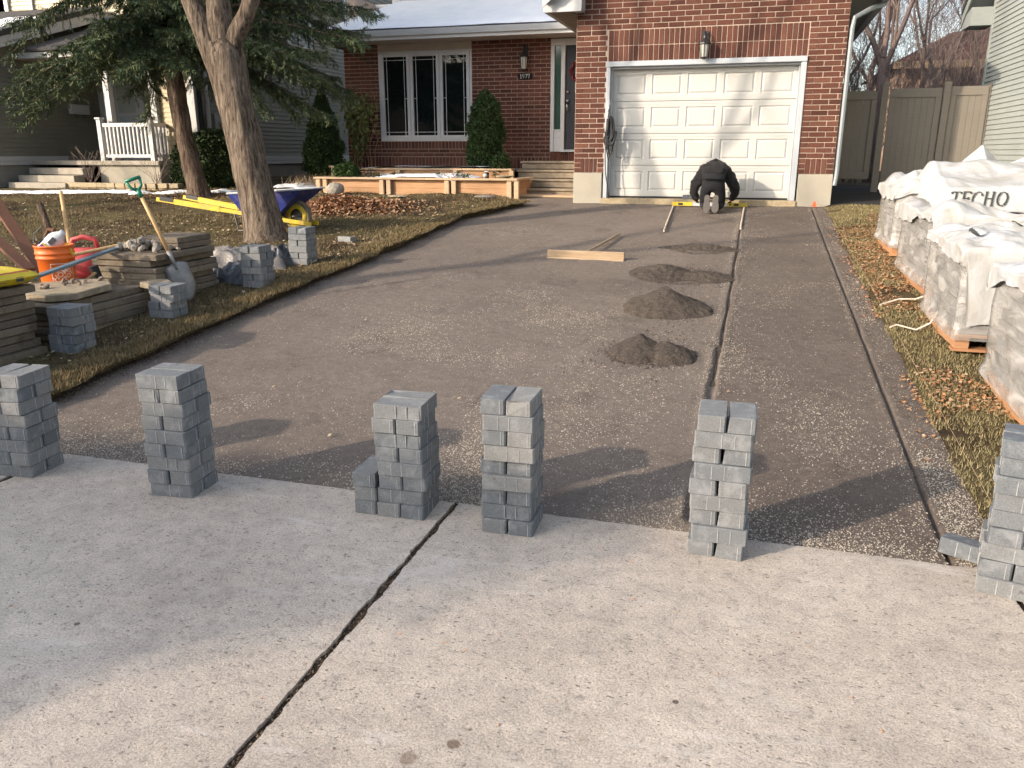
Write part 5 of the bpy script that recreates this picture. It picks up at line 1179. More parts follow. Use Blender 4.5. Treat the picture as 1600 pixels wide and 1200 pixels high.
# ================================================================ NEIGHBOUR ON THE RIGHT, FENCE, FAR HOUSE
nr = thing('right_neighbour_house', (6, 13, .8), 'pale grey green sided house at the right edge', 'house')
nw = MB().box(3.78, 12, 4.5, 17.15, .4, 4.3).build('side_wall', 'conc_wall', nr)
boards_x(nw, 3.78, 4.5, 17.08, .95, 40, .082, 'sid_grey', -1)
b = MB(); b.box(3.745, 3.80, 17.08, 17.16, .9, 4.2); b.build('corner_board', 'sid_grey', nr)
g = MB(); g.prism([(3.78, 17.15, 4.23), (3.78, 4.5, 4.23), (3.78, 10.8, 8.3)], (.1, 0, 0)); gb = g.build('gable_wall', 'conc_wall', nr)
for k in range(48):
    z = 4.23 + k * .082; t_ = (z - 4.23 + .08) / 4.07; ya = 4.5 + 6.3 * t_; yb = 17.15 - 6.35 * t_
    if yb - ya < .3: break
    b = MB(); b.prism([(3.78, ya, z), (3.758, ya, z), (3.774, ya, z + .078), (3.78, ya, z + .078)], (0, yb - ya, 0)); b.build('siding_board', 'sid_grey', gb)
def on_rake(t): return Vector((0, 17.75 - t * 6.95, 3.86 + t * 4.6))
b = MB(); A, B_ = on_rake(-.0), on_rake(1)
b.prism([(3.38, A.y, A.z), (3.38, B_.y, B_.z), (3.38, B_.y, B_.z + .2), (3.38, A.y, A.z + .2)], (.03, 0, 0)); b.build('rake_board', 'sid_grey', nr)
b = MB(); b.prism([(3.41, A.y, A.z + .03), (3.41, B_.y, B_.z + .03), (3.41, B_.y, B_.z + .05), (3.41, A.y, A.z + .05)], (.37, 0, 0)); b.build('rake_soffit', 'fascia_grey', nr)
b = MB(); b.prism([(3.36, A.y, A.z + .2), (3.36, B_.y, B_.z + .2), (3.36, B_.y, B_.z + .3), (3.36, A.y, A.z + .3)], (9, 0, 0)); b.prism([(3.36, 3.85, 3.86 + .2), (3.36, B_.y, B_.z + .2), (3.36, B_.y, B_.z + .3), (3.36, 3.85, 3.86 + .3)], (9, 0, 0)); b.build('roof', 'shingle', nr)
b = MB(); b.prism([(3.40, 17.75, 3.80), (3.40, 17.12, 3.80), (3.40, 17.12, 4.10), (3.40, 17.75, 3.98)], (.38, 0, 0)); b.build('eave_return', 'sid_grey', nr)
# fence with gate
fc = thing('vinyl_fence', (2.6, 16.5, .95), 'taupe vinyl privacy fence and gate between the two houses', 'fence')
FY = 16.5; fz0, fz1 = 1.17, 2.72
def panel(x0, x1, name, z1, nb_, zz0=fz0):
    b = MB(); b.box(x0, x1, FY - .02, FY + .02, z1 - .15, z1); b.box(x0, x1, FY - .02, FY + .02, zz0, zz0 + .13); b.box(x0, x0 + .10, FY - .02, FY + .02, zz0 + .13, z1 - .15); b.box(x1 - .10, x1, FY - .02, FY + .02, zz0 + .13, z1 - .15)
    f_ = b.build(name, 'fence', fc, bevel=.004); wd = (x1 - x0 - .2) / nb_
    for k in range(nb_): MB().box(x0 + .10 + k * wd + .0012, x0 + .10 + (k + 1) * wd - .0012, FY + .0, FY + .014, zz0 + .13, z1 - .15).build('board', 'fence', f_, bevel=.002)
panel(1.24, 1.96, 'fence_panel', 2.70, 4); panel(2.16, 3.0, 'gate_panel', 2.73, 6, 1.05); panel(3.13, 3.74, 'fence_panel', 2.75, 4, 1.05)
for x in (2.07, 3.07): MB().box(x - .055, x + .055, FY - .06, FY + .05, .9, 2.83).build('post', 'fence', fc, bevel=.004)
MB().box(3.72, 3.757, FY - .02, FY + .05, .9, 2.80).build('post', 'fence', fc, bevel=.004)
# far house
fh = thing('far_house', (7, 36, .9), 'tan brick house with brown roof seen over the fence', 'house')
MB().box(4.9, 14, 34.3, 44, .8, 4.75).build('wall', 'far_brick', fh); b = MB(); b.add([(4.4, 33.8, 4.78), (14.6, 33.8, 4.78), (14.6, 39, 7.2), (6.8, 37, 6.1)], [(0, 1, 2, 3)]); b.add([(4.4, 33.8, 4.78), (6.8, 37, 6.1), (14.6, 39, 7.2), (14.6, 44.5, 4.8), (4.4, 44.5, 4.8)], [(0, 1, 2, 3, 4)]); b.build('roof', 'far_roof', fh)
MB().box(4.4, 14.6, 33.75, 33.8, 4.55, 4.80).build('fascia', 'cedar_cap', fh); f_ = MB().box(6.6, 7.35, 34.2, 34.28, 3.0, 4.35).build('window', 'black_metal', fh)
# tree line far away
for i, (x, y, h, lab) in enumerate(((1.5, 46, 9, 'distant bare tree behind the far yards, left'), (9, 48, 10, 'distant bare tree behind the far yards, right'))): bare_tree(x, y, h, .2, 80 + i, lab, .7, .15, maxd=5, twigs=2500)

# ================================================================ PAVERS
def paver_mesh(seed=0):
    b = MB(); lx, ly, h = .113, .228, .067
    b.box(-lx / 2, lx / 2, -ly / 2, ly / 2, 0, h); me = bpy.data.meshes.new('paver'); me.from_pydata(b.v, [], b.f); bm = bmesh.new(); bm.from_mesh(me)
    bmesh.ops.bevel(bm, geom=[e for e in bm.edges if abs(e.verts[0].co.z - e.verts[1].co.z) > .01], offset=.007, segments=1, affect='EDGES')
    bmesh.ops.bevel(bm, geom=[e for e in bm.edges if all(v.co.z > h - 1e-4 for v in e.verts)], offset=.003, segments=1, affect='EDGES')
    rp = random.Random(seed); cv = [v for v in bm.verts if v.co.z > h * .5 and abs(v.co.x) > lx * .40 and abs(v.co.y) > ly * .43]
    for v in rp.sample(cv, min(len(cv), 3)):
        k_ = rp.choice((.0, .003, .006, .012)) if seed else 0
        v.co.x -= math.copysign(k_, v.co.x); v.co.y -= math.copysign(k_ * .8, v.co.y); v.co.z -= k_ * .7
    for v in bm.verts: v.co += Vector((rp.uniform(-.0008, .0008), rp.uniform(-.0008, .0008), rp.uniform(-.0006, .0006) if v.co.z > .03 else 0))
    me.materials.append(M['paver']); me.materials.append(M['nib'])
    def nib(x, y, sx, sy):
        vs = [bm.verts.new((x + a * sx, y + c * sy, z)) for z in (.002, h - .006) for a, c in ((-1, -1), (1, -1), (1, 1), (-1, 1))]
        for f_ in ((0, 1, 5, 4), (1, 2, 6, 5), (2, 3, 7, 6), (3, 0, 4, 7), (4, 5, 6, 7), (3, 2, 1, 0)): bm.faces.new([vs[i] for i in f_]).material_index = 1
    for sx in (-1, 1):
        for yy in (-.006, .045): nib(sx * (lx / 2), yy, .0016, .0016)
    for sy in (-1, 1):
        for xx_ in (-.034,): nib(xx_ * sy, sy * (ly / 2), .0016, .0016)
    bm.to_mesh(me); bm.free(); return me
PMS = [paver_mesh(i) for i in range(9)]; PM = PMS[0]
def put_paver(parent, x, y, z, rz):
    o = bpy.data.objects.new('paver', random.choice(PMS)); col.objects.link(o); o.parent = parent; o.location = (x, y, z); o.rotation_euler = (0, 0, rz + random.choice((0, math.pi))); return o
def stack(x, y, z, n, label, rz=0, start=0, jit=.006, drift=(0, 0), extra=None, group='stacks of pavers'):
    """x,y: centre of the stack"""
    t = thing('paver_stack', (x, y, z), label, 'paver stack', group); t.rotation_euler = (0, 0, rz)
    for k in range(n):
        cross = (k + start) % 2; jx = random.uniform(-jit, jit) + drift[0] * k / n; jy = random.uniform(-jit, jit) + drift[1] * k / n; r0 = random.uniform(-.03, .03)
        for s_ in (-1, 1):
            off = s_ * (.0585 + random.uniform(0, .0025))
            if cross == 0: put_paver(t, off + jx, jy + random.uniform(-.005, .005), k * .0695, r0 + random.uniform(-.012, .012))
            else: put_paver(t, jx + random.uniform(-.005, .005), off + jy, k * .0695, math.pi / 2 + r0 + random.uniform(-.012, .012))
    if extra: extra(t)
    return t
ground_side = 0.001
stack(-3.63, 3.145, ground_side, 8, 'eight-layer paver stack at the left edge of the photo on the sidewalk', R(6), 1, .008)
stack(-2.665, 3.165, ground_side, 9, 'tall paver stack on the sidewalk edge, second from the left, upper half sunlit', R(4), 1, .008)
def side_stub(t):
    for k in range(3): put_paver(t, -.178 + random.uniform(-.003, .003), random.uniform(-.004, .004), k * .0695, random.uniform(-.02, .02))
stack(-1.475, 3.265, ground_side, 8, 'paver stack with a low three-block column leaning on its left side', R(2), 0, .009, extra=side_stub)
stack(-.955, 3.25, ground_side, 9, 'paver stack just right of the sidewalk joint', R(2), 0, .012)
stack(-.045, 3.29, ground_side, 9, 'fully sunlit paver stack in front of the central groove', R(-1), 0, .008)
stack(1.085, 3.27, ground_side, 9, 'paver stack at the right edge of the photo beside the lone paver', R(-14), 1, .010)
lp = bpy.data.objects.new('loose_paver', PM); col.objects.link(lp); lp.location = (.985, 3.47, .002); lp.rotation_euler = (R(0), R(9), R(62)); tag(lp, 'single paver lying at the end of the right groove beside the last stack', 'paver')
def lz(x, y): return float(lawn_z(np.array(x), np.array(y)))
for (x, y, n, lab, rz) in ((-4.92, 8.22, 6, 'six-layer paver stack farthest up the lawn edge, beyond the maple foot', 2), (-4.80, 7.12, 6, 'paver stack on the lawn edge in front of the crumpled plastic', 1),
                       (-4.89, 5.87, 4, 'short four-layer paver stack in front of the shovel blade', 3), (-4.99, 4.88, 5, 'five-layer paver stack on the lawn edge nearest the sidewalk', 2)):
    stack(x, y, lz(x, y) - .01, n, lab, R(rz), 1, .010, drift=(random.uniform(-.02, .02), random.uniform(-.02, .02)))
lp2 = bpy.data.objects.new('loose_paver', PM); col.objects.link(lp2); lp2.location = (-5.1, 9.62, lz(-5.1, 9.62)); lp2.rotation_euler = (0, R(3), R(75)); tag(lp2, 'single paver lying on the lawn by the wheelbarrow', 'paver')
lp3 = bpy.data.objects.new('loose_paver', PM); col.objects.link(lp3); lp3.location = (-1.10, 14.62, .868); lp3.rotation_euler = (0, 0, R(88)); tag(lp3, 'single paver on the garage sill beside the worker', 'paver')

# ================================================================ OLD SLAB STACKS
def slab_stack(x0, x1, y0, y1, n, th, label, seed, top_skip=0):
    r = random.Random(seed); cx, cy = (x0 + x1) / 2, (y0 + y1) / 2; z = lz(cx, cy) - .03; t = thing('slab_stack', (cx, cy, z), label, 'slab stack', 'stacks of old patio slabs')
    for k in range(n):
        dx, dy = r.uniform(-.035, .035), r.uniform(-.04, .04); h = th * r.uniform(.85, 1.05); b = MB()
        hx, hy = (x1 - x0) / 2 * r.uniform(.96, 1.02), (y1 - y0) / 2 * r.uniform(.96, 1.02); a = r.uniform(-.035, .035)
        # slab outline with chipped edges
        pts = []
        for (ax, ay), (bx, by) in zip([(-hx, -hy), (hx, -hy), (hx, hy), (-hx, hy)], [(hx, -hy), (hx, hy), (-hx, hy), (-hx, -hy)]):
            for i in range(9):
                s_ = i / 9; q = r.uniform(-.006, .006) - (.02 if i == 0 else 0) * r.random(); px = (ax + (bx - ax) * s_) * (1 + q); py = (ay + (by - ay) * s_) * (1 + q); pts.append((px, py))
        m = len(pts); ca, sa = math.cos(a), math.sin(a); tl = r.uniform(-.006, .006)
        P = [(cx + dx + px * ca - py * sa, cy + dy + px * sa + py * ca) for px, py in pts]
        vs = [(p[0], p[1], z) for p in P] + [(p[0], p[1], z + h + tl * (i % 2)) for i, p in enumerate(P)]
        b.add(vs, [tuple(range(m - 1, -1, -1)), tuple(range(m, 2 * m))] + [(i, (i + 1) % m, m + (i + 1) % m, m + i) for i in range(m)]); b.build('slab', 'slab', t, bevel=.004)
        z += h + .006
    return t, z
s1, z1 = slab_stack(-5.85, -5.12, 3.75, 4.72, 10, .056, 'tallest stack of old patio slabs at the left edge, under the yellow bag', 1)
s2, z2 = slab_stack(-5.90, -5.17, 4.86, 5.98, 5, .056, 'middle stack of old slabs with pale broken slab on top', 2)
s3, z3 = slab_stack(-5.86, -5.19, 6.08, 7.0, 8, .054, 'stack of old slabs carrying the rubble heap behind the shovel', 3)
b = MB()
for k in range(2): MB().obox((-5.42, 6.72, z3 + .028 + k * .056), (.42, .52, .052), (0, 0, .03)).build('slab', 'slab', s3, bevel=.004)
# rubble on stack 3
def rocks(n, cx, cy, z, sx, sy, s0, s1_, label, mat='rock', name='rock', hump=.08):
    g = []
    for i in range(n):
        r = random.uniform(s0, s1_); x = cx + random.gauss(0, sx); y = cy + random.gauss(0, sy); bm = bmesh.new(); bmesh.ops.create_icosphere(bm, subdivisions=1, radius=r)
        for v in bm.verts: v.co *= random.uniform(.72, 1.15); v.co.z *= .75
        me = bpy.data.meshes.new(name); bm.to_mesh(me); bm.free(); me.materials.append(M[mat]); o = bpy.data.objects.new(name, me); col.objects.link(o)
        d = math.hypot((x - cx) / (sx * 2), (y - cy) / (sy * 2)); o.location = (x, y, z + r * .5 + hump * max(0, 1 - d) * random.random()); o.rotation_euler = (random.random() * 6, random.random() * 6, random.random() * 6)
        tag(o, label, 'rock', 'rubble pieces on the slab stacks')
rocks(46, -5.52, 6.38, z3, .15, .12, .02, .048, 'grey rubble stone heaped on the slab stack behind the shovel', hump=.09)
rocks(16, -5.5, 5.35, z2 + .06, .16, .16, .015, .04, 'brown rubble lump on the middle slab stack', 'rubble', hump=.02)
bs = MB(); poly = [(-5.86, 5.30), (-5.62, 5.02), (-5.30, 4.98), (-5.14, 5.12), (-5.18, 5.55), (-5.40, 5.72), (-5.75, 5.66)]
bs.prism([(p[0], p[1], z2 + .004 + .03 * (p[1] - 4.98)) for p in poly], (0, 0, .055)); o = bs.build('broken_slab', 'slab_pale', bevel=.006); tag(o, 'pale broken slab on the middle slab stack below the orange bucket', 'slab')
bs = MB(); poly = [(-5.22, 5.92), (-5.05, 5.86), (-4.98, 6.05), (-5.12, 6.16), (-5.26, 6.08)]
bs.prism([(p[0], p[1], z2 - .02) for p in poly], (0, 0, .05)); o = bs.build('broken_slab', 'slab_pale', bevel=.006); tag(o, 'small pale slab fragment between the slab stacks by the shovel', 'slab')
# bucket
BZ = z2 + .0; bx, by = -5.80, 5.62
bk = thing('orange_bucket', (bx, by, BZ), 'orange hardware bucket with tools and a white jug in it', 'bucket')
b = MB(); b.lathe((bx, by, BZ), [(.132, 0), (.134, .01), (.148, .26), (.156, .262), (.156, .275), (.149, .277), (.149, .30), (.157, .302), (.157, .315), (.152, .318), (.153, .362), (.160, .364), (.160, .375), (.148, .376), (.146, .30), (.128, .015), (.001, .012)], 36); b.build('pail', 'orange', bk, True)
b = MB(); b.tube([(bx - .160, by, BZ + .32), (bx - .20, by - .02, BZ + .38), (bx - .19, by - .01, BZ + .46), (bx - .12, by + .02, BZ + .53)], .004, 5); b.build('bail', 'steel', bk)
def text_mesh(s_, size, shear=0, bold=.0):
    c = bpy.data.curves.new('txt', 'FONT'); c.body = s_; c.size = size; c.shear = shear; c.align_x = 'CENTER'; c.align_y = 'CENTER'; c.offset = bold; c.resolution_u = 3
    o = bpy.data.objects.new('txt', c); col.objects.link(o); bpy.context.view_layer.update(); dg = bpy.context.evaluated_depsgraph_get()
    me = bpy.data.meshes.new_from_object(o.evaluated_get(dg)); bpy.data.objects.remove(o); return me
def wrap_text(lines, parent, ang0, zc, rot):
    V = []; F = []; 
    for (s_, size, oy) in lines:
        me = text_mesh(s_, size, 0, size * .012); b0 = len(V)
        for v in me.vertices:
            x, y = v.co.x, v.co.y + oy; xr = x * math.cos(rot) - y * math.sin(rot); yr = x * math.sin(rot) + y * math.cos(rot); rr = .1345 + (zc + yr) / .26 * .0135 + .0015
            a = ang0 + xr / .143; V.append((bx + rr * math.cos(a), by + rr * math.sin(a), BZ + zc + yr))
        for p in me.polygons: F.append(tuple(b0 + i for i in p.vertices))
    b = MB(); b.add(V, F); b.build('print', 'bucket_print', parent)
fa = math.atan2(0 - by, 0 - bx) + .30       # towards the viewer
wrap_text([('THE', .035, .056), ('HOME', .062, .018), ('DEPOT', .05, -.032)], bk, fa, .125, R(38))
b = MB(); 
def ringseg(a0, a1, z0, z1_):
    n_ = 14; vs = []
    for i in range(n_ + 1):
        a = a0 + (a1 - a0) * i / n_
        for z in (z0, z1_): rr = .1345 + z / .26 * .0135 + .0012; vs.append((bx + rr * math.cos(a), by + rr * math.sin(a), BZ + z))
    b.add(vs, [(2 * i, 2 * i + 2, 2 * i + 3, 2 * i + 1) for i in range(n_)])
ringseg(fa - .62, fa + .62, .222, .226); ringseg(fa - .62, fa + .62, .028, .032); ringseg(fa - .65, fa - .62, .028, .226); ringseg(fa + .62, fa + .65, .028, .226); b.build('print_border', 'bucket_print', bk)
# jug
jg = thing('plastic_jug', (bx + .02, by, BZ + .36), 'white plastic jug with purple label lying in the orange bucket', 'jug')
b = MB(); mt = Matrix.Translation((bx + .015, by - .01, BZ + .40)) @ Euler((R(0), R(48), R(20))).to_matrix().to_4x4()
prof = [(.001, -.13), (.062, -.13), (.072, -.115), (.072, .02), (.060, .06), (.03, .10), (.026, .13), (.001, .131)]
bb2 = MB(); bb2.lathe((0, 0, 0), prof, 18); b.add([mt @ Vector((v[0], v[1] * .72, v[2])) for v in bb2.v], bb2.f); b.build('jug_body', 'jug', jg, True)
b = MB(); bb2 = MB(); bb2.box(-.02, .02, -.0545, -.052, -.02, .05); bb2.box(-.075, -.07, -.03, .03, -.1, -.04, 0); b.add([mt @ Vector(v) for v in bb2.v], bb2.f); b.build('jug_handle', 'print_dark', jg)
b = MB(); bb2 = MB(); bb2.box(-.045, .045, -.0575, -.0535, -.125, -.06); b.add([mt @ Vector(v) for v in bb2.v], bb2.f); b.build('jug_label', 'purple', jg)
b = MB(); bb2 = MB(); bb2.box(-.045, .045, -.0585, -.0545, -.06, -.045); b.add([mt @ Vector(v) for v in bb2.v], bb2.f); b.build('jug_label', 'yellow', jg)
b = MB(); b.tube([(bx - .10, by + .04, BZ + .28), (bx - .13, by + .04, BZ + .42), (bx - .08, by + .05, BZ + .50), (bx - .02, by + .05, BZ + .49)], .018, 7); tag(b.build('brown_tool_handle', 'plank_dark'), 'brown tool grip sticking up at the left of the bucket rim', 'tool')
b = MB(); b.obox((bx + .145, by + .02, BZ + .34), (.02, .012, .11), (0, -.5, .2)); tag(b.build('yellow_tool', 'yellow'), 'small yellow tool hanging on the right of the orange bucket', 'tool')
# tall wooden handle behind the bucket
b = MB(); b.tube([(-6.33, 6.32, .62), (-6.62, 6.60, 1.27)], [.019, .017], 10); tag(b.build('tool_shaft', 'handle'), 'upright pale wooden tool handle behind the orange bucket', 'tool')
# brown planks bundle
for i, (a, c, r_) in enumerate((((-6.25, 5.75, .62), (-7.45, 6.10, 1.22), .03), ((-6.30, 5.60, .55), (-7.35, 5.85, 1.12), .026), ((-6.15, 5.85, .5), (-7.3, 6.4, 1.26), .026), ((-6.4, 5.5, .5), (-7.4, 5.6, 1.0), .03))):
    a, c = Vector(a), Vector(c); d = (c - a); m = (a + c) / 2; q = d.to_track_quat('Z', 'Y').to_euler(); MBo = MB(); MBo.obox(m, (.11, .03, d.length), q); tag(MBo.build('brown_plank', 'plank_dark', bevel=.004), ['upper', 'middle', 'rearmost', 'lowest'][i] + ' brown plank leaning left of the orange bucket', 'plank', 'brown planks leaning left of the bucket')
b = MB(); b.tube([(-6.4, 6.3, .5), (-6.62, 6.35, 1.06), (-6.66, 6.36, 1.16)], [.03, .03, .035], 10); tag(b.build('fence_picket_stub', 'bark_spruce'), 'short dark wooden stake left of the bucket', 'stake')
# yellow bag on slab stack 1
def pillow(name, c, sx, sy, h, mat, label, cat, seed=0, parent=None):
    n_ = 26; V = []; 
    for s_ in (1, -1):
        for j in range(n_):
            for i in range(n_):
                u_, v_ = i / (n_ - 1) * 2 - 1, j / (n_ - 1) * 2 - 1; e = (1 - abs(u_) ** 4) * (1 - abs(v_) ** 4); z = s_ * h / 2 * e ** .45 + .012 * float(fbm(np.array(u_ * 3 + seed), np.array(v_ * 3), 4)) * e
                V.append((c[0] + u_ * sx / 2, c[1] + v_ * sy / 2, c[2] + h / 2 + z))
    F = []
    for s_ in (0, 1):
        for j in range(n_ - 1):
            for i in range(n_ - 1): a = s_ * n_ * n_ + j * n_ + i; F.append((a, a + 1, a + n_ + 1, a + n_) if s_ == 0 else (a, a + n_, a + n_ + 1, a + 1))
    return npmesh(name, V, F, mat, parent, True)
bag = thing('yellow_bag', (-5.36, 4.5, z1), 'yellow plastic product bag with red and black print on the tallest slab stack', 'bag')
pillow('bag_body', (-5.36, 4.50, z1 + .0), .62, .46, .13, 'bagyel', '', '', 2, bag)
b = MB()
def bagx(y, z): return -5.305 
for (ya, yb, za, zb, mi) in ((4.32, 4.66, .088, .112, 0), (4.30, 4.34, .055, .078, 1), (4.36, 4.46, .062, .068, 1), (4.52, 4.585, .04, .072, 1), (4.36, 4.44, .044, .048, 1)):
    b.add([(-5.050 + (.0 if za < .08 else -.02), ya, z1 + za), (-5.050 + (.0 if za < .08 else -.02), yb, z1 + za), (-5.052 if za < .08 else -5.08, yb, z1 + zb), (-5.052 if za < .08 else -5.08, ya, z1 + zb)], [(0, 1, 2, 3)], mi)
b.build('bag_print', ['bagred', 'print_dark'], bag)
# blue level resting across the stacks, timber handle next to it
b = MB(); A = Vector((-5.16, 4.68, z1 + .02)); B_ = Vector((-5.82, 6.55, z3 + .035)); d = B_ - A; q = d.to_track_quat('Z', 'X').to_euler(); b.obox((A + B_) / 2, (.022, .055, d.length), q)
lv = thing('long_blue_level', tuple((A + B_) / 2), 'long blue grey straightedge lying across the slab stacks in front of the bucket', 'level'); b.build('bar', 'level_blue', lv, bevel=.003)
b = MB(); b.obox((A + B_) / 2 + Vector((.013, -.004, 0)), (.012, .018, d.length * .99), q); b.build('groove', 'steel', lv)
b = MB(); b.tube([(-6.12, 6.15, z3 - .04), (-5.72, 6.60, z3 + .06)], .016, 8); tag(b.build('tool_shaft', 'handle'), 'pale wooden handle lying on the slabs just above the blue straightedge', 'tool')
# mallet
ml = thing('rubber_mallet', (-5.75, 5.95, z2 + .05), 'black rubber mallet with wooden handle between bucket and slab stack', 'mallet')
b = MB(); b.tube([(-5.72, 5.98, z2 + .03), (-5.74, 5.96, z2 + .15)], .042, 14); b.build('head', 'rubber', ml); b = MB(); b.tube([(-5.72, 5.97, z2 + .09), (-5.62, 5.70, z2 + .045)], .013, 8); b.build('handle', 'handle', ml)
# red fuel can
gc = thing('red_fuel_can', (-6.25, 6.35, .4), 'faded red plastic fuel can behind the slab stacks', 'fuel can'); b = MB(); b.obox((-6.22, 6.38, .60), (.30, .2, .30), (0, 0, .6)); b.build('body', 'gas', gc, bevel=.04, smooth=True)
b = MB(); b.tube([(-6.31, 6.32, .74), (-6.30, 6.33, .83), (-6.22, 6.38, .855), (-6.13, 6.44, .83), (-6.12, 6.45, .74)], .024, 8); b.build('handle', 'gas', gc, True)
# shovel leaning
sv = thing('shovel', (-5.05, 6.43, .3), 'shovel with green D handle leaning against the slab stack', 'shovel')
tipp = Vector((-4.99, 6.28, .31)); neck = Vector((-5.10, 6.26, .66)); topp = Vector((-5.33, 6.20, 1.27))
b = MB(); b.tube([neck + (topp - neck) * .12, topp], [.019, .016], 10); b.build('shaft', 'handle', sv, True)
b = MB(); b.tube([neck + Vector((.02, 0, -.06)), neck + (topp - neck) * .18], [.014, .024], 10); b.build('socket', 'steel', sv, True)
b = MB(); dv = (topp - neck).normalized(); side = Vector((.72, .66, 0)); side = (side - dv * side.dot(dv)).normalized(); nn_ = dv.cross(side)
dvb = (neck - tipp).normalized(); V = []
for j, (s_, w_) in enumerate(((0, .03), (.12, .07), (.35, .108), (.6, .110), (.92, .105), (1.0, .045))):
    c_ = neck.lerp(tipp, 1 - s_); 
    for k in range(5): u_ = k / 2 - 1; V.append(c_ + side * w_ * u_ + nn_ * (.022 * (u_ * u_) - .012))
b.add(V, [(j * 5 + k, j * 5 + k + 1, (j + 1) * 5 + k + 1, (j + 1) * 5 + k) for j in range(5) for k in range(4)]); ob = b.build('blade', 'steel', sv, True); sm = ob.modifiers.new('t', 'SOLIDIFY'); sm.thickness = .004
b = MB(); h0 = topp - dv * .02; b.tube([h0, h0 + dv * .07], [.021, .022], 10)
L_ = [h0 + dv * .06, h0 + dv * .10 - side * .045, h0 + dv * .17 - side * .062]; R_ = [h0 + dv * .06, h0 + dv * .10 + side * .045, h0 + dv * .17 + side * .062]
b.tube(L_, [.017, .013, .013], 8); b.tube(R_, [.017, .013, .013], 8); b.tube([L_[-1] - side * .006, R_[-1] + side * .006], .0155, 10); b.build('grip', 'green_plastic', sv, True)
# crumpled plastic
def crumple(name, c, sx, sy, h, mat, label, cat, seed, rot=0, amp=.5):
    n_ = 46; xs = np.linspace(-1, 1, n_); X, Y = np.meshgrid(xs, xs); e = (1 - X ** 4) * (1 - Y ** 4)
    rid = 1 - np.abs(fbm(X * 1.6 + seed, Y * 1.6, seed, 3)) * 3; z = h * np.clip(e, 0, 1) ** .6 * (1 - amp + amp * rid); ca, sa = math.cos(rot), math.sin(rot)
    wob = 1 + .18 * fbm(X * 1.2, Y * 1.2, seed + 2); PX = X * sx / 2 * wob; PY = Y * sy / 2 * wob; WX = c[0] + PX * ca - PY * sa; WY = c[1] + PX * sa + PY * ca
    V = np.stack([WX, WY, lawn_z(WX, WY) + .0 + np.clip(z, 0, 9)], -1).reshape(-1, 3); i = np.arange((n_ - 1) * n_).reshape(-1, n_)[:, :-1].ravel()
    o = npmesh(name, V, np.stack([i, i + 1, i + n_ + 1, i + n_], 1), mat, None, True); return tag(o, label, cat)
crumple('crumpled_plastic', (-5.55, 7.95, 0), .95, .75, .24, 'tarp_grey', 'crumpled dusty clear plastic sheet at the foot of the maple', 'plastic sheet', 3, .5)
crumple('black_plastic_sheet', (-5.22, 7.38, 0), .45, .62, .15, 'tarp', 'folded black plastic sheet between the slab stack and paver stack', 'plastic sheet', 6, .2)
crumple('black_plastic_sheet', (-5.22, 8.1, 0), .42, .35, .24, 'tarp', 'end of a rolled black plastic sheet behind the paver stack', 'plastic sheet', 8, .9)
# boulder, bowl, lights
def boulder(x, y, z, r, label, mat='rock', sc_=(1, 1, .8)):
    bm = bmesh.new(); bmesh.ops.create_icosphere(bm, subdivisions=2, radius=r)
    for v in bm.verts: v.co = Vector((v.co.x * sc_[0], v.co.y * sc_[1], v.co.z * sc_[2])) * (1 + .3 * float(fbm(np.array(v.co.x * 5 + x), np.array(v.co.z * 5 + v.co.y * 4), 3, 2)))
    me = bpy.data.meshes.new('boulder'); bm.to_mesh(me); bm.free(); me.materials.append(M[mat]); o = bpy.data.objects.new('boulder', me); col.objects.link(o); o.location = (x, y, z); tag(o, label, 'rock')
boulder(-7.85, 14.45, .95, .17, 'dark boulder among leaves in front of the planter'); boulder(-4.75, 14.35, .86, .13, 'flat grey stone at the right foot of the planter', sc_=(1.6, 1, .35)); boulder(-6.4, 14.1, .86, .1, 'flat pale stone on the leaves in front of the planter', 'slab_pale', (2, 1, .25))
t = thing('solar_light', (-4.98, 15.1, 1.15), 'small black garden light with white cap in the planter', 'garden light'); b = MB(); b.lathe((-4.98, 15.15, 1.12), [(.045, 0), (.045, .12), (.055, .13), (.055, .145), (.001, .16)], 10); b.build('lantern', 'black_metal', t); b = MB(); b.lathe((-4.98, 15.15, 1.283), [(.05, 0), (.03, .015), (.001, .02)], 10); b.build('cap', 'white_vinyl', t)
b = MB(); b.lathe((-4.96, 15.0, 1.18), [(.001, 0), (.035, .015), (.045, .04), (.035, .065), (.001, .08)], 10); tag(b.build('white_ball', 'white_vinyl', None, True), 'small white ball on the planter cap', 'ornament')
b = MB(); b.lathe((-4.65, 15.25, 1.13), [(.07, 0), (.10, .04), (.17, .07), (.18, .085), (.15, .085), (.08, .05), (.001, .045)], 14); tag(b.build('shallow_bowl', 'stone_tan', None, True), 'shallow clay bowl at the right end of the planter', 'bowl')

# ================================================================ WHEELBARROW
wbx = thing('wheelbarrow', (-6.7, 10.45, .6), 'wheelbarrow with blue tray, yellow handles and yellow wheel behind the maple trunk', 'wheelbarrow')
yc = 10.42; b = MB()
rim = [(-7.22, yc - .30, 1.08), (-6.02, yc - .34, 1.15), (-6.02, yc + .34, 1.15), (-7.22, yc + .30, 1.08)]; bot = [(-7.10, yc - .19, .83), (-6.52, yc - .19, .76), (-6.52, yc + .19, .76), (-7.10, yc + .19, .83)]
b.add(rim + bot + [(p[0] * .0 + p[0], p[1] * 1.0, p[2]) for p in rim] , [(0, 1, 5, 4), (1, 2, 6, 5), (2, 3, 7, 6), (3, 0, 4, 7), (4, 5, 6, 7)]); ob = b.build('tray', 'blue', wbx); sm = ob.modifiers.new('t', 'SOLIDIFY'); sm.thickness = .008
b = MB(); b.tube(rim + [rim[0]], .014, 6); b.build('rim', 'alu', wbx)
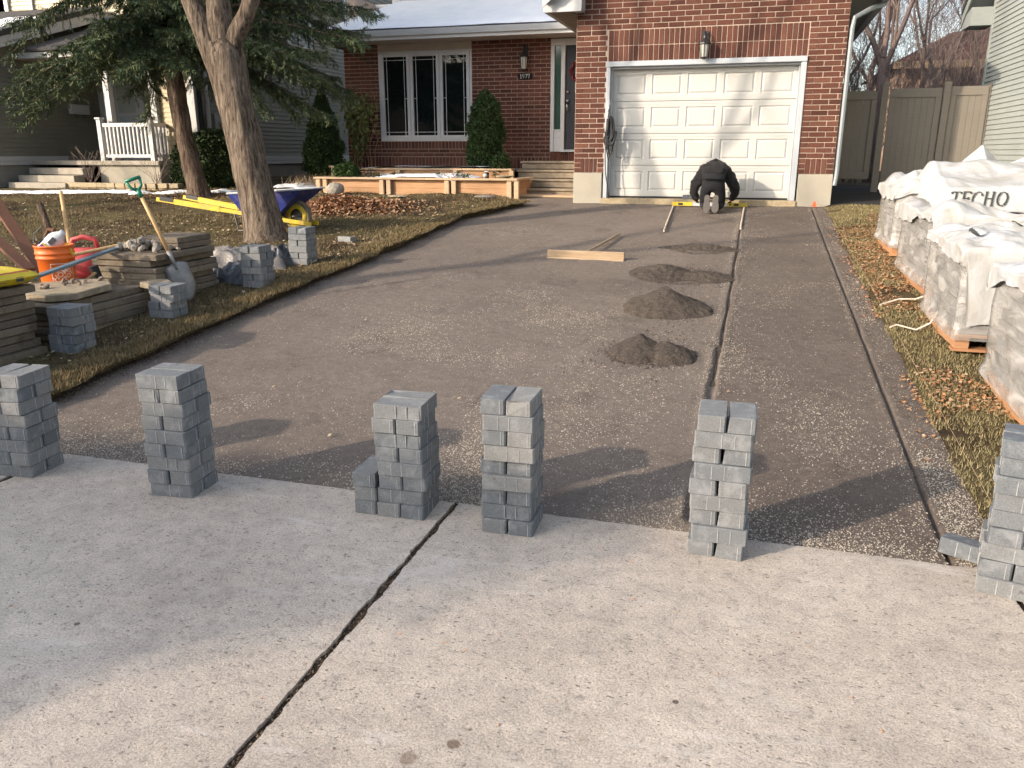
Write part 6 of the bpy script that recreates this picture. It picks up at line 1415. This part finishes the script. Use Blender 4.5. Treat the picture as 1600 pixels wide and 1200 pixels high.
for sy in (-1, 1):
    b = MB(); A = Vector((-8.42, yc + sy * .30, .985)); B_ = Vector((-6.02, yc + sy * .10, .66)); d = B_ - A; b.obox((A + B_) / 2, (.035, .055, d.length), d.to_track_quat('Z', 'Y').to_euler()); 
    A2 = A.lerp(B_, .12); B2 = A.lerp(B_, .42); b.obox((A2 + B2) / 2 + Vector((0, 0, .005)), (.045, .075, (B2 - A2).length), d.to_track_quat('Z', 'Y').to_euler()); b.build('handle', 'yellow', wbx)
    b = MB(); b.obox(A.lerp(B_, .07) + Vector((0, 0, .02)), (.045, .06, .22), d.to_track_quat('Z', 'Y').to_euler()); b.build('grip', 'rubber', wbx)
    b = MB(); b.tube([(-7.2, yc + sy * .2, .82), (-7.12, yc + sy * .24, .56), (-6.9, yc + sy * .24, .56), (-6.75, yc + sy * .18, .78)], .013, 6); b.build('leg', 'black_metal', wbx)
wc = (-6.27, yc - .02, .77); b = MB(); b.lathe(wc, [(.165, -.04), (.20, -.045), (.215, -.02), (.22, 0), (.215, .02), (.20, .045), (.165, .04)], 28, axis='Y', cap=False); wh = b.build('wheel', 'slab', wbx, True)
b = MB(); b.lathe(wc, [(.10, -.042), (.165, -.047), (.165, .047), (.10, .042)], 28, axis='Y', cap=False); b.build('rim_disc', 'yellow', wh, True); b = MB(); b.lathe(wc, [(.001, -.02), (.10, -.02), (.10, .02), (.001, .02)], 20, axis='Y'); b.build('hub', 'black_metal', wh)
b = MB(); b.tube([(wc[0], yc - .16, wc[2]), (wc[0], yc + .16, wc[2])], .01, 6); b.build('axle', 'steel', wbx)

# ================================================================ SCREED, PIPES, LEVEL, STRING, FLAG
scr = thing('wooden_screed', (-1.9, 9.5, .43), 'wooden T-shaped rake of two boards lying on the driveway', 'screed')
b = MB(); b.obox((-1.885, 9.47, .475), (.93, .035, .085), (R(10), 0, R(-1.5))); b.build('board', 'plank', scr, bevel=.003)
b = MB(); b.obox((-1.885, 9.45, .425), (.93, .06, .03), (0, 0, R(-1.5))); b.build('lower_board', 'plank', scr, bevel=.003)
b = MB(); b.tube([(-1.90, 9.50, .49), (-1.74, 11.05, .575)], [.017, .017], 8); b.build('handle', 'plank', scr)
for (x0_, y0_, x1_, y1_, lab) in ((-1.33, 14.2, -1.195, 11.55, 'thin steel guide pipe left of the kneeling worker'), (-.168, 14.1, -.17, 11.9, 'thin steel guide pipe in the central groove')):
    b = MB(); b.tube([(x0_, y0_, float(gz(y0_)) + .012), (x1_, y1_, float(gz(y1_)) + .014)], .0125, 8); tag(b.build('guide_pipe', 'strap'), lab, 'pipe', 'guide pipes')
lvl = thing('yellow_level', (-.74, 14.42, .8), 'long yellow spirit level on the ground in front of the worker', 'level')
Ly, Lz = 14.30, float(gz(14.3)) + .002
for (xa, xb, nm, mt_) in ((-1.36, -1.30, 'end_cap', 'yellow'), (-1.298, -1.02, 'web', 'yellow'), (-1.018, -.45, 'web', 'alu'), (-.448, -.40, 'web', 'yellow'), (-.398, -.17, 'web', 'yellow'), (-.168, -.12, 'end_cap', 'yellow')):
    MB().box(xa, xb, Ly - .012, Ly + .012, Lz, Lz + .062).build(nm, mt_, lvl, bevel=.003)
for x in (-1.22, -.30): b = MB(); b.box(x - .04, x + .04, Ly - .016, Ly - .012, Lz + .012, Lz + .05); b.build('hand_hole', 'black_metal', lvl)
b = MB(); b.lathe((-.40, Ly - .013, Lz + .031), [(.001, -.004), (.018, -.003), (.018, 0)], 12, axis='Y'); b.build('vial', 'glass_green', lvl)
fl = thing('orange_flag', (.93, 14.35, .78), 'small orange marker flag at the garage corner', 'flag'); b = MB(); b.tube([(.93, 14.35, .72), (.93, 14.35, .86)], .003, 5); b.build('pin', 'steel', fl)
b = MB(); b.add([(.90, 14.33, .79), (.975, 14.33, .785), (.96, 14.35, .84), (.935, 14.35, .88), (.91, 14.36, .84)], [(0, 1, 2, 3, 4)]); b.add([(.90, 14.36, .79), (.975, 14.37, .785), (.94, 14.38, .86)], [(0, 1, 2)]); b.build('flag', 'cone', fl)
b = MB(); b.tube([(1.135, 3.45, .09), (1.13, 6, .26), (1.12, 9.5, .49), (1.10, 14.3, .80)], .0012, 4); tag(b.build('string_line', 'leaf_pale'), 'white string line stretched along the right edge of the driveway', 'string')

# ================================================================ PALLETS
def creases(X, Y, seed, n=16, amp=1.0):
    r = np.random.default_rng(seed); z = 0
    for i in range(n):
        a = r.uniform(0, 6.283); c_ = r.uniform(-1, 1); k_ = r.uniform(1.2, 4.5); u_ = (X * np.cos(a) + Y * np.sin(a)) * k_ + c_ * 3 + .5 * vn(X * 1.5 + i, Y * 1.5, 3)
        z = z + np.abs((u_ % 2) - 1) / k_
    return amp * (z - z.mean()) / (z.std() + 1e-6) * .5
def pallet(x0, x1, y0, y1, h, label, seed, skew=0, text=None, flap=None, crum=.10, tilt=0):
    cx, cy = (x0 + x1) / 2, (y0 + y1) / 2; z0 = float(gz(cy)) + .035; r = random.Random(seed); t = thing('wrapped_pallet', (cx, cy, z0), label, 'pallet', 'wrapped pallets of pavers')
    pw = thing('pallet_temp', (0, 0, 0), None, None); bpy.data.objects.remove(pw)
    # wooden pallet
    for k in range(3): xx_ = x0 + .05 + k * (x1 - x0 - .1) / 2; MB().box(xx_ - .045, xx_ + .045, y0 + .01, y1 - .01, z0 + .02, z0 + .10).build('stringer', 'pallet', t)
    nb2 = 7
    for k in range(nb2): yy = y0 + .06 + k * (y1 - y0 - .12) / (nb2 - 1); MB().box(x0 - .01, x1 + .01, yy - .055, yy + .055, z0 + .102, z0 + .122).build('deck_board', 'pallet', t)
    for k in (0, 3, 6): yy = y0 + .06 + k * (y1 - y0 - .12) / (nb2 - 1); MB().box(x0 - .01, x1 + .01, yy - .055, yy + .055, z0, z0 + .019).build('deck_board', 'pallet', t)
    # load
    zb = z0 + .125; nl = max(1, int((h - .14) / .072)); b = MB(); nx_, ny_ = 5, int((y1 - y0 - .04) / .115)
    for l in range(nl):
        ox = r.uniform(-.01, .01)
        for i in range(nx_):
            for j in range(ny_):
                if 0 < i < nx_ - 1 and 0 < j < ny_ - 1 and l < nl - 1: continue
                wx = (x1 - x0 - .06) / nx_; wy = (y1 - y0 - .06) / ny_; b.box(x0 + .03 + i * wx + .002 + ox, x0 + .03 + (i + 1) * wx - .002 + ox, y0 + .03 + j * wy + .002, y0 + .03 + (j + 1) * wy - .004, zb + l * .072, zb + l * .072 + .064)
    tag(b.build('paver_load', 'paver_new', t), kind='stuff'); zt = zb + nl * .072
    # stretch film skin round the four sides
    per = []; m = 22
    for (ax, ay), (bx_, by_) in zip([(x0, y0), (x1, y0), (x1, y1), (x0, y1)], [(x1, y0), (x1, y1), (x0, y1), (x0, y0)]):
        for i in range(m): per.append((ax + (bx_ - ax) * i / m, ay + (by_ - ay) * i / m))
    V = []; nv_ = 26; n_ = len(per)
    for j in range(nv_):
        f_ = j / (nv_ - 1); z = z0 + .09 + (zt + .02 - z0 - .09) * f_
        for i, (px, py) in enumerate(per):
            dx, dy = px - cx, py - cy; s_ = i / n_ * 26
            w_ = .012 + .03 * abs(float(vn(np.array(s_ * .55 + f_ * 1.2 + seed * 7), np.array(f_ * 1.5)))) + .012 * abs(float(vn(np.array(s_ * .9 + f_ * 5), np.array(f_ * 6.)))) + .02 * math.exp(-((f_ - .05) / .05) ** 2)
            L_ = math.hypot(dx, dy); V.append((px + dx / L_ * w_ * 1.3, py + dy / L_ * w_ * 1.3, z + .01 * float(vn(np.array(s_), np.array(1.)))))
    F = [(j * n_ + i, j * n_ + (i + 1) % n_, (j + 1) * n_ + (i + 1) % n_, (j + 1) * n_ + i) for j in range(nv_ - 1) for i in range(n_)]
    npmesh('stretch_film', V, F, 'film', t, True)
    # white cover: draped, crumpled
    nu_ = 120; U_ = np.linspace(-1.25, 1.25, nu_); GX, GY = np.meshgrid(U_, U_); hx, hy = (x1 - x0) / 2 + .035, (y1 - y0) / 2 + .035
    cxs = np.clip(GX, -1, 1) * hx; cys = np.clip(GY, -1, 1) * hy; over = np.maximum(np.maximum(np.abs(GX) - 1, 0), np.maximum(np.abs(GY) - 1, 0)) / .25
    rid = np.abs(fbm(GX * 1.5 + seed * 3, GY * 1.5 + seed, seed, 4)); rid2 = 1 - np.clip(rid * 5, 0, 1)
    inner = 1 - np.clip(np.maximum(np.abs(GX), np.abs(GY)), 0, 1) ** 6
    top_z = zt + .03 + crum * (.45 + .42 * creases(GX, GY, seed + 20) + .5 * fbm(GX * .9, GY * .9, seed + 9)) * (.2 + .8 * inner) + .014 * creases(GX * 2.6, GY * 2.6, seed + 33, 20)
    dl = .05 + .16 * np.clip(vn(GX * 1.3 + seed, GY * 1.3, 5) + .25, 0, 1)
    if flap: dl = dl + flap[2] * (GY < -.9) * np.clip((GX - flap[0]) * 12, 0, 1) * np.clip((flap[1] - GX) * 12, 0, 1)
    drop = over * dl
    out_ = .012 * (over > 0) + .03 * np.abs(fbm(GX * 4, GY * 4, seed)) * over
    WX = cx + cxs + np.sign(GX) * out_ * (np.abs(GX) > 1); WY = cy + cys + np.sign(GY) * out_ * (np.abs(GY) > 1); WZ = top_z - drop - .01 * over
    V = np.stack([WX, WY, WZ], -1).reshape(-1, 3); i = np.arange((nu_ - 1) * nu_).reshape(-1, nu_)[:, :-1].ravel()
    npmesh('plastic_cover', V, np.stack([i, i + 1, i + nu_ + 1, i + nu_], 1), 'cover', t, False)
    def surf(x, y):
        gx_, gy_ = (x - cx) / hx, (y - cy) / hy; ix = int(round((gx_ + 1.25) / 2.5 * (nu_ - 1))); iy = int(round((gy_ + 1.25) / 2.5 * (nu_ - 1)))
        a_ = WZ[max(0, iy - 1):iy + 2, max(0, ix - 1):ix + 2]; return float(a_.max()) if a_.size else zt
    if text:
        for (s_, tx_, ty_, size, rot, sh_) in text:
            ox = 0
            for ch in s_:
                if ch == ' ': ox += ADV[' '] * size; continue
                b = MB(); 
                for st in GL[ch]:
                    pp = []
                    for (ax, ay), (bx_, by_) in zip(st[:-1], st[1:]):
                        for q in range(3): pp.append((ax + (bx_ - ax) * q / 3, ay + (by_ - ay) * q / 3))
                    pp.append(st[-1])
                    for a_, c_ in zip(pp[:-1], pp[1:]):
                        vert = abs(c_[1] - a_[1]) > abs(c_[0] - a_[0]); wd = size * (.13 if vert else .055)
                        def wpt(p): X = ox + (p[0] + p[1] * sh_) * size; Y = p[1] * size; return (tx_ + X * math.cos(rot) - Y * math.sin(rot), ty_ + X * math.sin(rot) + Y * math.cos(rot))
                        A_, C_ = Vector(wpt(a_)), Vector(wpt(c_)); d_ = (C_ - A_)
                        if d_.length < 1e-5: continue
                        n__ = Vector((-d_.y, d_.x)).normalized() * wd / 2; e_ = d_.normalized() * wd * .1
                        q4 = [A_ - e_ - n__, C_ + e_ - n__, C_ + e_ + n__, A_ - e_ + n__]; b.add([(q_.x, q_.y, surf(q_.x, q_.y) + .006) for q_ in q4], [(0, 1, 2, 3)])
                b.build('letter', 'letter', t); ox += ADV[ch] * size
    return t, zt, surf
pallet(1.50, 2.62, 9.85, 11.05, .72, 'wrapped pallet of pavers farthest back, nearest the fence, cover heaped up', 1, crum=.20)
pallet(1.50, 2.62, 7.75, 9.35, .72, 'long wrapped pallet with torn open cover, second from the fence', 2, crum=.16, flap=(-1, -.6, .40))
pallet(1.44, 2.62, 6.25, 7.42, .76, 'wrapped pallet in the middle with cream topped cover, in front of the torn one', 3, text=[('TECHO', 1.94, 7.36, .20, R(-66), .2), ('C', 1.52, 6.50, .17, R(20), .2), ('T', 2.02, 6.32, .14, R(10), .2)], crum=.13, flap=(-.96, .45, .42))
pallet(1.52, 2.62, 4.45, 5.72, .80, 'wrapped pallet nearest the camera, cut by the right edge of the photo', 4, text=[('TECHO', 1.75, 5.2, .12, R(5), .2)], crum=.11)
# crumpled heap of cover sheet rising over the back pallets
def sheet(name, c, sx, sy, h, seed, label, peaks, base):
    n_ = 120; xs = np.linspace(-1, 1, n_); X, Y = np.meshgrid(xs, xs); fold = .5 + .5 * creases(X, Y, seed + 50, 14); z = h * .4 * fold + .02 * creases(X * 3, Y * 3, seed + 70, 20)
    for (px, py, pr, ph) in peaks: z = np.maximum(z, ph * (1 - np.clip((np.abs(X - px) + np.abs(Y - py) * .7) / pr, 0, 1)) + .07 * fold)
    e = np.clip((1 - np.maximum(np.abs(X), np.abs(Y))) * 5, 0, 1); V = np.stack([c[0] + X * sx / 2, c[1] + Y * sy / 2, base + z * e - .22 * (1 - e) ** 1.0], -1).reshape(-1, 3); i = np.arange((n_ - 1) * n_).reshape(-1, n_)[:, :-1].ravel()
    return tag(npmesh(name, V, np.stack([i, i + 1, i + n_ + 1, i + n_], 1), 'cover', None, False), label, 'plastic sheet')
sheet('loose_plastic_cover', (2.35, 9.75, 0), 1.5, 1.5, .3, 4, 'white plastic cover crumpled into a peak over the back pallets', [(-.15, .1, .55, .42), (.45, .2, .8, .30), (-.75, .35, .4, .16), (.1, -.5, .7, .22)], 1.27)
# torn cover folded up into a lettered slope over the second pallet
n_x, n_y = 120, 80; xs = np.linspace(1.56, 3.3, n_x); ys_ = np.linspace(8.05, 9.35, n_y); GX2, GY2 = np.meshgrid(xs, ys_)
def fold_z(X, Y):
    u_ = np.clip((Y - 8.14 - .05 * np.sin(X * 3.1)) / .17, 0, 1); u_ = u_ * u_ * (3 - 2 * u_)
    return 1.145 + .20 * u_ + .20 * np.clip((Y - 8.3) / .8, 0, 1) + .030 * creases((X - 2.4) * 1.2, (Y - 8.7) * 1.2, 91, 16) * np.clip((Y - 8.3) * 4, .25, 1) + .004 * creases(X * 5, Y * 5, 92, 16) - .22 * np.clip((1.66 - X) * 8, 0, 1)
Z2 = fold_z(GX2, GY2); V = np.stack([GX2 + .02 * vn(GY2 * 5, GX2 * 3, 3), GY2, Z2], -1).reshape(-1, 3); i = np.arange((n_y - 1) * n_x).reshape(-1, n_x)[:, :-1].ravel()
fc_ = thing('folded_plastic_cover', (2.3, 8.5, 1.1), 'white plastic cover folded up over the torn pallet, printed with black capitals', 'plastic sheet')
npmesh('cover_sheet', V, np.stack([i, i + 1, i + n_x + 1, i + n_x], 1), 'cover', fc_, False)
def y_at(x, z):
    yy = np.linspace(8.05, 8.6, 120); zz = fold_z(np.full(120, x), yy); k = int(np.argmax(zz >= z)); return float(yy[k]) if zz.max() >= z else 8.45
for (s_, tx_, zb_, size) in (('TECHO', 1.66, 1.185, .115), ('BLOC', 2.36, 1.20, .115)):
    ox = 0
    for ch in s_:
        b = MB()
        for st in GL[ch]:
            for a_, c_ in zip(st[:-1], st[1:]):
                vert = abs(c_[1] - a_[1]) > abs(c_[0] - a_[0]); wd = size * (.15 if vert else .07)
                A_ = Vector((tx_ + (ox + (a_[0] + a_[1] * .22) * size), zb_ + a_[1] * size)); C_ = Vector((tx_ + (ox + (c_[0] + c_[1] * .22) * size), zb_ + c_[1] * size)); d_ = C_ - A_
                if d_.length < 1e-5: continue
                nn2 = Vector((-d_.y, d_.x)).normalized() * wd / 2
                for q in range(3):
                    p0 = A_ + d_ * q / 3; p1 = A_ + d_ * (q + 1) / 3; q4 = [p0 - nn2, p1 - nn2, p1 + nn2, p0 + nn2]; b.add([(p.x, y_at(p.x, p.y) - .012, p.y + .004) for p in q4], [(0, 1, 2, 3)])
        b.build('letter', 'letter', fc_); ox += ADV[ch] * size
# loose straps on the grass
for (pts, lab) in ((((1.50, 7.70, .44), (1.42, 7.72, .40), (1.30, 7.78, .385), (1.20, 7.72, .36), (1.12, 7.62, .35)), 'pale strap curling on the grass by the torn pallet'), (((1.44, 6.9, .44), (1.38, 6.82, .36), (1.28, 6.78, .31), (1.16, 6.92, .315), (1.10, 6.86, .30)), 'pale strap hanging from the middle pallet onto the grass')):
    V = []; 
    for p in pts: V += [(p[0], p[1] - .012, p[2]), (p[0], p[1] + .012, p[2] + .006)]
    b = MB(); b.add(V, [(2 * i, 2 * i + 2, 2 * i + 3, 2 * i + 1) for i in range(len(pts) - 1)]); ob = b.build('strap', 'strap'); sm = ob.modifiers.new('t', 'SOLIDIFY'); sm.thickness = .002; tag(ob, lab, 'strap', 'loose straps')

# ================================================================ PERSON
def skin(name, joints, edges, radii, mat, parent, root=0, sub=2):
    me = bpy.data.meshes.new(name); me.from_pydata([tuple(Vector(j) - ORG[parent.name]) for j in joints], edges, []); o = bpy.data.objects.new(name, me); col.objects.link(o); o.parent = parent
    m = o.modifiers.new('skin', 'SKIN'); m.use_smooth_shade = True
    for i, r_ in enumerate(radii): me.skin_vertices[0].data[i].radius = (r_ if hasattr(r_, '__len__') else (r_, r_)); me.skin_vertices[0].data[i].use_root = (i == root)
    s_ = o.modifiers.new('sub', 'SUBSURF'); s_.levels = sub; s_.render_levels = sub
    bpy.context.view_layer.update(); dg = bpy.context.evaluated_depsgraph_get(); nm = bpy.data.meshes.new_from_object(o.evaluated_get(dg)); o.modifiers.clear(); o.data = nm; nm.materials.clear(); nm.materials.append(M[mat]); nm.polygons.foreach_set('use_smooth', [True] * len(nm.polygons)); ORG[o.name] = ORG[parent.name]; return o
g0 = float(gz(13.75)); px = -.675
pe = thing('person', (px, 13.6, g0), 'person in black kneeling with back to the camera at the garage door', 'person')
J = [(px, 13.80, g0 + .47),                       # 0 pelvis
     (px, 13.90, g0 + .62), (px, 14.02, g0 + .70), (px, 14.10, g0 + .66),   # spine, chest
     (px - .10, 13.80, g0 + .42), (px - .125, 13.88, g0 + .24), (px - .13, 13.93, g0 + .075), (px - .10, 13.72, g0 + .07), (px - .085, 13.56, g0 + .10),   # L hip knee shin ankle
     (px + .10, 13.80, g0 + .42), (px + .125, 13.88, g0 + .24), (px + .13, 13.93, g0 + .075), (px + .10, 13.72, g0 + .07), (px + .085, 13.56, g0 + .10),
     (px - .15, 14.08, g0 + .60), (px - .30, 14.10, g0 + .42), (px - .325, 14.22, g0 + .26), (px - .27, 14.27, g0 + .12),   # L arm
     (px + .15, 14.08, g0 + .60), (px + .31, 14.10, g0 + .42), (px + .345, 14.22, g0 + .27), (px + .28, 14.27, g0 + .13),
     (px, 14.22, g0 + .55), (px, 14.30, g0 + .44)]   # neck, head base
E_ = [(0, 1), (1, 2), (2, 3), (0, 4), (4, 5), (5, 6), (6, 7), (7, 8), (0, 9), (9, 10), (10, 11), (11, 12), (12, 13), (2, 14), (14, 15), (15, 16), (16, 17), (2, 18), (18, 19), (19, 20), (20, 21), (3, 22), (22, 23)]
RR = [(.165, .14), (.18, .12), (.16, .11), (.09, .09), .115, .095, .075, .06, .045, .115, .095, .075, .06, .045, .105, .078, .062, .042, .105, .078, .062, .042, .075, .085]
body = skin('body', J, E_, RR, 'trousers', pe, 0, 2)
# jacket: its own skin over the upper body
J2 = [(px, 13.80, g0 + .52), (px, 13.92, g0 + .63), (px, 14.04, g0 + .70), (px, 14.14, g0 + .73), (px - .17, 14.06, g0 + .60), (px - .30, 14.09, g0 + .42), (px - .335, 14.2, g0 + .27), (px - .275, 14.265, g0 + .14), (px + .17, 14.06, g0 + .60), (px + .31, 14.09, g0 + .42), (px + .355, 14.2, g0 + .28), (px + .285, 14.265, g0 + .15), (px, 14.2, g0 + .58)]
skin('jacket', J2, [(0, 1), (1, 2), (2, 3), (2, 4), (4, 5), (5, 6), (6, 7), (2, 8), (8, 9), (9, 10), (10, 11), (3, 12)], [(.185, .13), (.20, .14), (.175, .13), (.09, .09), .118, .092, .076, .056, .118, .092, .076, .056, .09], 'jacket', pe, 2, 3)
jk = bpy.data.objects['jacket'].data; jo = ORG['jacket']; cs_ = np.zeros(len(jk.vertices) * 3); jk.vertices.foreach_get('co', cs_); cs_ = cs_.reshape(-1, 3); nrm = np.array([tuple(v.normal) for v in jk.vertices])
fold_ = np.abs(fbm(cs_[:, 0] * 7 + cs_[:, 1] * 4, cs_[:, 2] * 17 + cs_[:, 1] * 6, 5, 3)) * 2 - .35 + .5 * vn(cs_[:, 0] * 22, cs_[:, 2] * 30 + cs_[:, 1] * 20, 6)
cs_ = cs_ + nrm * (fold_ * .020)[:, None]; jk.vertices.foreach_set('co', cs_.astype(np.float32).ravel()); jk.update()
b = MB(); b.tube([(px - .15, 13.70, g0 + .50), (px - .07, 13.665, g0 + .515), (px + .06, 13.665, g0 + .505), (px + .16, 13.71, g0 + .49)], [.012, .014, .014, .012], 8); b.build('waistband', 'plaque_black', pe, True)
b = MB(); b.tube([(px - .085, 14.12, g0 + .765), (px, 14.11, g0 + .795), (px + .085, 14.12, g0 + .765)], [.02, .028, .02], 8); b.build('collar', 'jacket', pe, True)
# head bowed forward with face, ears, hair
b = MB(); hc = Vector((px, 14.36, g0 + .37)); bm = bmesh.new(); bmesh.ops.create_uvsphere(bm, u_segments=20, v_segments=14, radius=.1)
V = []; mtr = Matrix.Translation(hc) @ Euler((R(115), 0, 0)).to_matrix().to_4x4()
for v in bm.verts:
    c_ = v.co.copy(); c_.x *= .78; c_.z *= 1.15
    if c_.z < -.03: c_.x *= .85; c_.y *= .9
    V.append(mtr @ c_)
b.add(V, [tuple(v.index for v in f_.verts) for f_ in bm.faces]); bm.free(); hd = b.build('head', 'skin', pe, True)
def local(pts): return [mtr @ Vector(p) for p in pts]
b = MB(); b.tube(local([(0, -.09, .02), (0, -.118, -.015), (0, -.098, -.03)]), [.008, .015, .008], 8); b.build('nose', 'skin', hd, True)
for s_ in (-1, 1):
    b = MB(); b.tube(local([(s_ * .076, 0, .03), (s_ * .088, .01, .01), (s_ * .076, .005, -.025)]), [.008, .013, .008], 8); b.build('ear', 'skin', hd, True)
    b = MB(); b.tube(local([(s_ * .030, -.092, .015), (s_ * .030, -.098, .015)]), [.012, .008], 10); b.build('eye', 'glass', hd, True)
b = MB(); b.tube(local([(-.025, -.088, -.055), (0, -.094, -.058), (.025, -.088, -.055)]), [.003, .006, .003], 6); b.build('mouth', 'glove', hd, True)
b = MB(); bm = bmesh.new(); bmesh.ops.create_uvsphere(bm, u_segments=20, v_segments=14, radius=.108); keep = [f_ for f_ in bm.faces if not (f_.calc_center_median().z > .02 or f_.calc_center_median().y > .02)]; bmesh.ops.delete(bm, geom=keep, context='FACES'); bm.verts.index_update()
b.add([mtr @ Vector((v.co.x * .80, v.co.y * 1.02, v.co.z * 1.13)) for v in bm.verts], [tuple(v.index for v in f_.verts) for f_ in bm.faces]); bm.free(); b.build('hair', 'hair', hd, True)
# gloved hands with five fingers on the level
for s_ in (-1, 1):
    wr = Vector((px + s_ * .278, 14.275, g0 + .125)); pj = [wr, wr + Vector((-s_ * .01, .035, -.03))]; ed = [(0, 1)]; rd = [.028, (.034, .018)]
    hnd = skin('hand', pj, ed, rd, 'glove', pe, 0, 1)
    for k in range(4):
        ln = (.030, .036, .034, .026)[k]; a = wr + Vector((-s_ * .01 + (k - 1.5) * .017, .045, -.035)); skin('finger', [a - Vector((0, .02, -.012)), a, a + Vector((0, ln * .7, -.012)), a + Vector((0, ln * .9, -.04))], [(0, 1), (1, 2), (2, 3)], [.0085, .0085, .008, .0065], 'glove', pe, 0, 1)
    a = wr + Vector((-s_ * .035, .012, -.02)); skin('thumb', [wr + Vector((-s_ * .01, .01, -.012)), a, a + Vector((-s_ * .018, .022, -.014)), a + Vector((-s_ * .02, .04, -.03))], [(0, 1), (1, 2), (2, 3)], [.011, .0105, .009, .007], 'glove', pe, 0, 1)
# boots: toes on the ground, soles facing the camera
for s_ in (-1, 1):
    bt_ = thing('boot_tmp', (0, 0, 0), None, None); bpy.data.objects.remove(bt_)
    outline = [(-.030, 0), (-.044, .03), (-.047, .08), (-.040, .14), (-.036, .18), (-.038, .23), (-.030, .268), (0, .282), (.030, .268), (.038, .23), (.036, .18), (.042, .14), (.049, .08), (.046, .03), (.032, 0), (0, -.012)]
    ang = R(70); cx_ = px + s_ * .068
    def bp(u_, v_, w_): return (cx_ + u_ * 1.12, 13.47 + v_ * math.cos(ang) * .8 + w_, g0 + .0 + v_ * math.sin(ang))
    n_ = len(outline); b = MB(); b.add([bp(u_, v_, 0) for u_, v_ in outline] + [bp(u_, v_, .022) for u_, v_ in outline], [tuple(range(n_)), tuple(range(2 * n_ - 1, n_ - 1, -1))] + [(i, (i + 1) % n_, n_ + (i + 1) % n_, n_ + i) for i in range(n_)]); b.build('boot_sole', 'sole', pe)
    b = MB(); V = []
    rings = ((1.0, .022), (.98, .06), (.72, .10))
    for sc_, w_ in rings:
        for u_, v_ in outline: V.append(bp(u_ * sc_, .14 + (v_ - .14) * sc_ * (.98 if w_ < .08 else .9), w_))
    F = [(j * n_ + i, j * n_ + (i + 1) % n_, (j + 1) * n_ + (i + 1) % n_, (j + 1) * n_ + i) for j in range(2) for i in range(n_)] + [tuple(2 * n_ + i for i in range(n_))]; b.add(V, F); b.build('boot', 'trousers', pe, True)
    b = MB()
    for k in range(7): v_ = .02 + k * .038; b.obox(bp(0, v_, -.003), (.07, .006, .012), (R(-20), 0, 0))
    b.build('tread', 'sole', pe)

# ================================================================ BEHIND THE VIEWER: added hedge that shades the sidewalk, houses across the street
hd_ = thing('added_shade_hedge', (-8.5, -1.6, 0), 'added unseen cedar hedge that shades the near left sidewalk', 'hedge')
MB().box(-12.5, -5.72, -1.80, -1.40, -.05, 2.85).build('shade_hedge_core', 'soil', hd_)
n = 42000; X = rng.uniform(-12.8, -5.5, n); Z = rng.uniform(0, 3.0, n); Yh = -1.6 + rng.uniform(-.34, .34, n); hgt = 2.95 + .22 * vn(X * 1.4, X * 0, 3) + .1 * vn(X * 5, X * 0, 4); Z = Z / 3 * hgt
X = np.where(X > -5.9, X + .25 * vn(Z * 2.3, Z * 0, 7), X); leaf_cloud('foliage', np.stack([X, Yh, Z], 1), .09, 'cedarleaf', hd_, .5)
for i, (x0, x1, h, m_, lab) in enumerate(((-34, -22, 5.6, 'far_brick', 'brick house across the street, left'), (-18, -7, 6.2, 'sid_tan', 'tan house across the street'), (-3, 8, 5.8, 'far_brick', 'brick house across the street, middle'), (12, 24, 6.2, 'sid_grey', 'grey house across the street, right'))):
    hh_ = thing('street_house', ((x0 + x1) / 2, -28, 0), lab, 'house', 'houses across the street'); MB().box(x0, x1, -34, -25, -.1, h).build('wall', m_, hh_)
    b = MB(); b.prism([(x0 - .5, -24.4, h - .1), (x0 - .5, -29.5, h + 3), (x0 - .5, -34.6, h - .1)], (x1 - x0 + 1, 0, 0)); b.build('roof', 'shingle', hh_)
    for k in range(3):
        xa = x0 + 1.2 + k * (x1 - x0 - 2.4) / 2.6
        for za in (1.2, 3.8): w_ = MB().box(xa, xa + 1.3, -25, -24.95, za, za + 1.4).build('window', 'white_vinyl', hh_); MB().box(xa + .08, xa + 1.22, -24.95, -24.93, za + .08, za + 1.32).build('pane', 'glass', w_)
for i, (x, y) in enumerate(((-20, -14), (-4, -16), (10, -15), (-12, -20), (3, -21))): t_ = bare_tree(x, y, 11, .3, 120 + i, ['bare street tree across the road, leftmost', 'bare street tree across the road, middle', 'bare street tree across the road, right', 'bare yard tree across the road, left', 'bare yard tree across the road, right'][i], .6, .2, (1, 2), 5); t_['group'] = 'street trees'

# unseen pine added to shade the porch front and the snowy roof
tp = thing('added_shade_pine', (-16.4, 8.4, .3), 'added unseen pine that shades the front window wall', 'tree'); b = MB(); b.tube([(-16.4, 8.4, .2), (-16.35, 8.4, 6), (-16.3, 8.4, 13.5)], [.26, .2, .05], 10)
for k in range(26):
    a = k * 2.4; z = 7.4 + k * .22; b.tube([(-16.35, 8.4, z), (-16.35 + math.cos(a) * 1.9, 8.4 + math.sin(a) * 1.9, z + .3)], [.05, .01], 5)
b.build('trunk', 'bark_spruce', tp)
n = 26000; z = rng.uniform(7.2, 14.2, n); a = rng.uniform(0, 6.283, n); r_ = 2.35 * np.sqrt(rng.random(n)) * np.clip((14.6 - z) / 4, .15, 1) * (1 + .7 * fbm(a * 1.2, z * .9, 4)); leaf_cloud('foliage', np.stack([-16.35 + r_ * np.cos(a), 8.4 + r_ * np.sin(a), z], 1), .22, 'spruce', tp, .3)
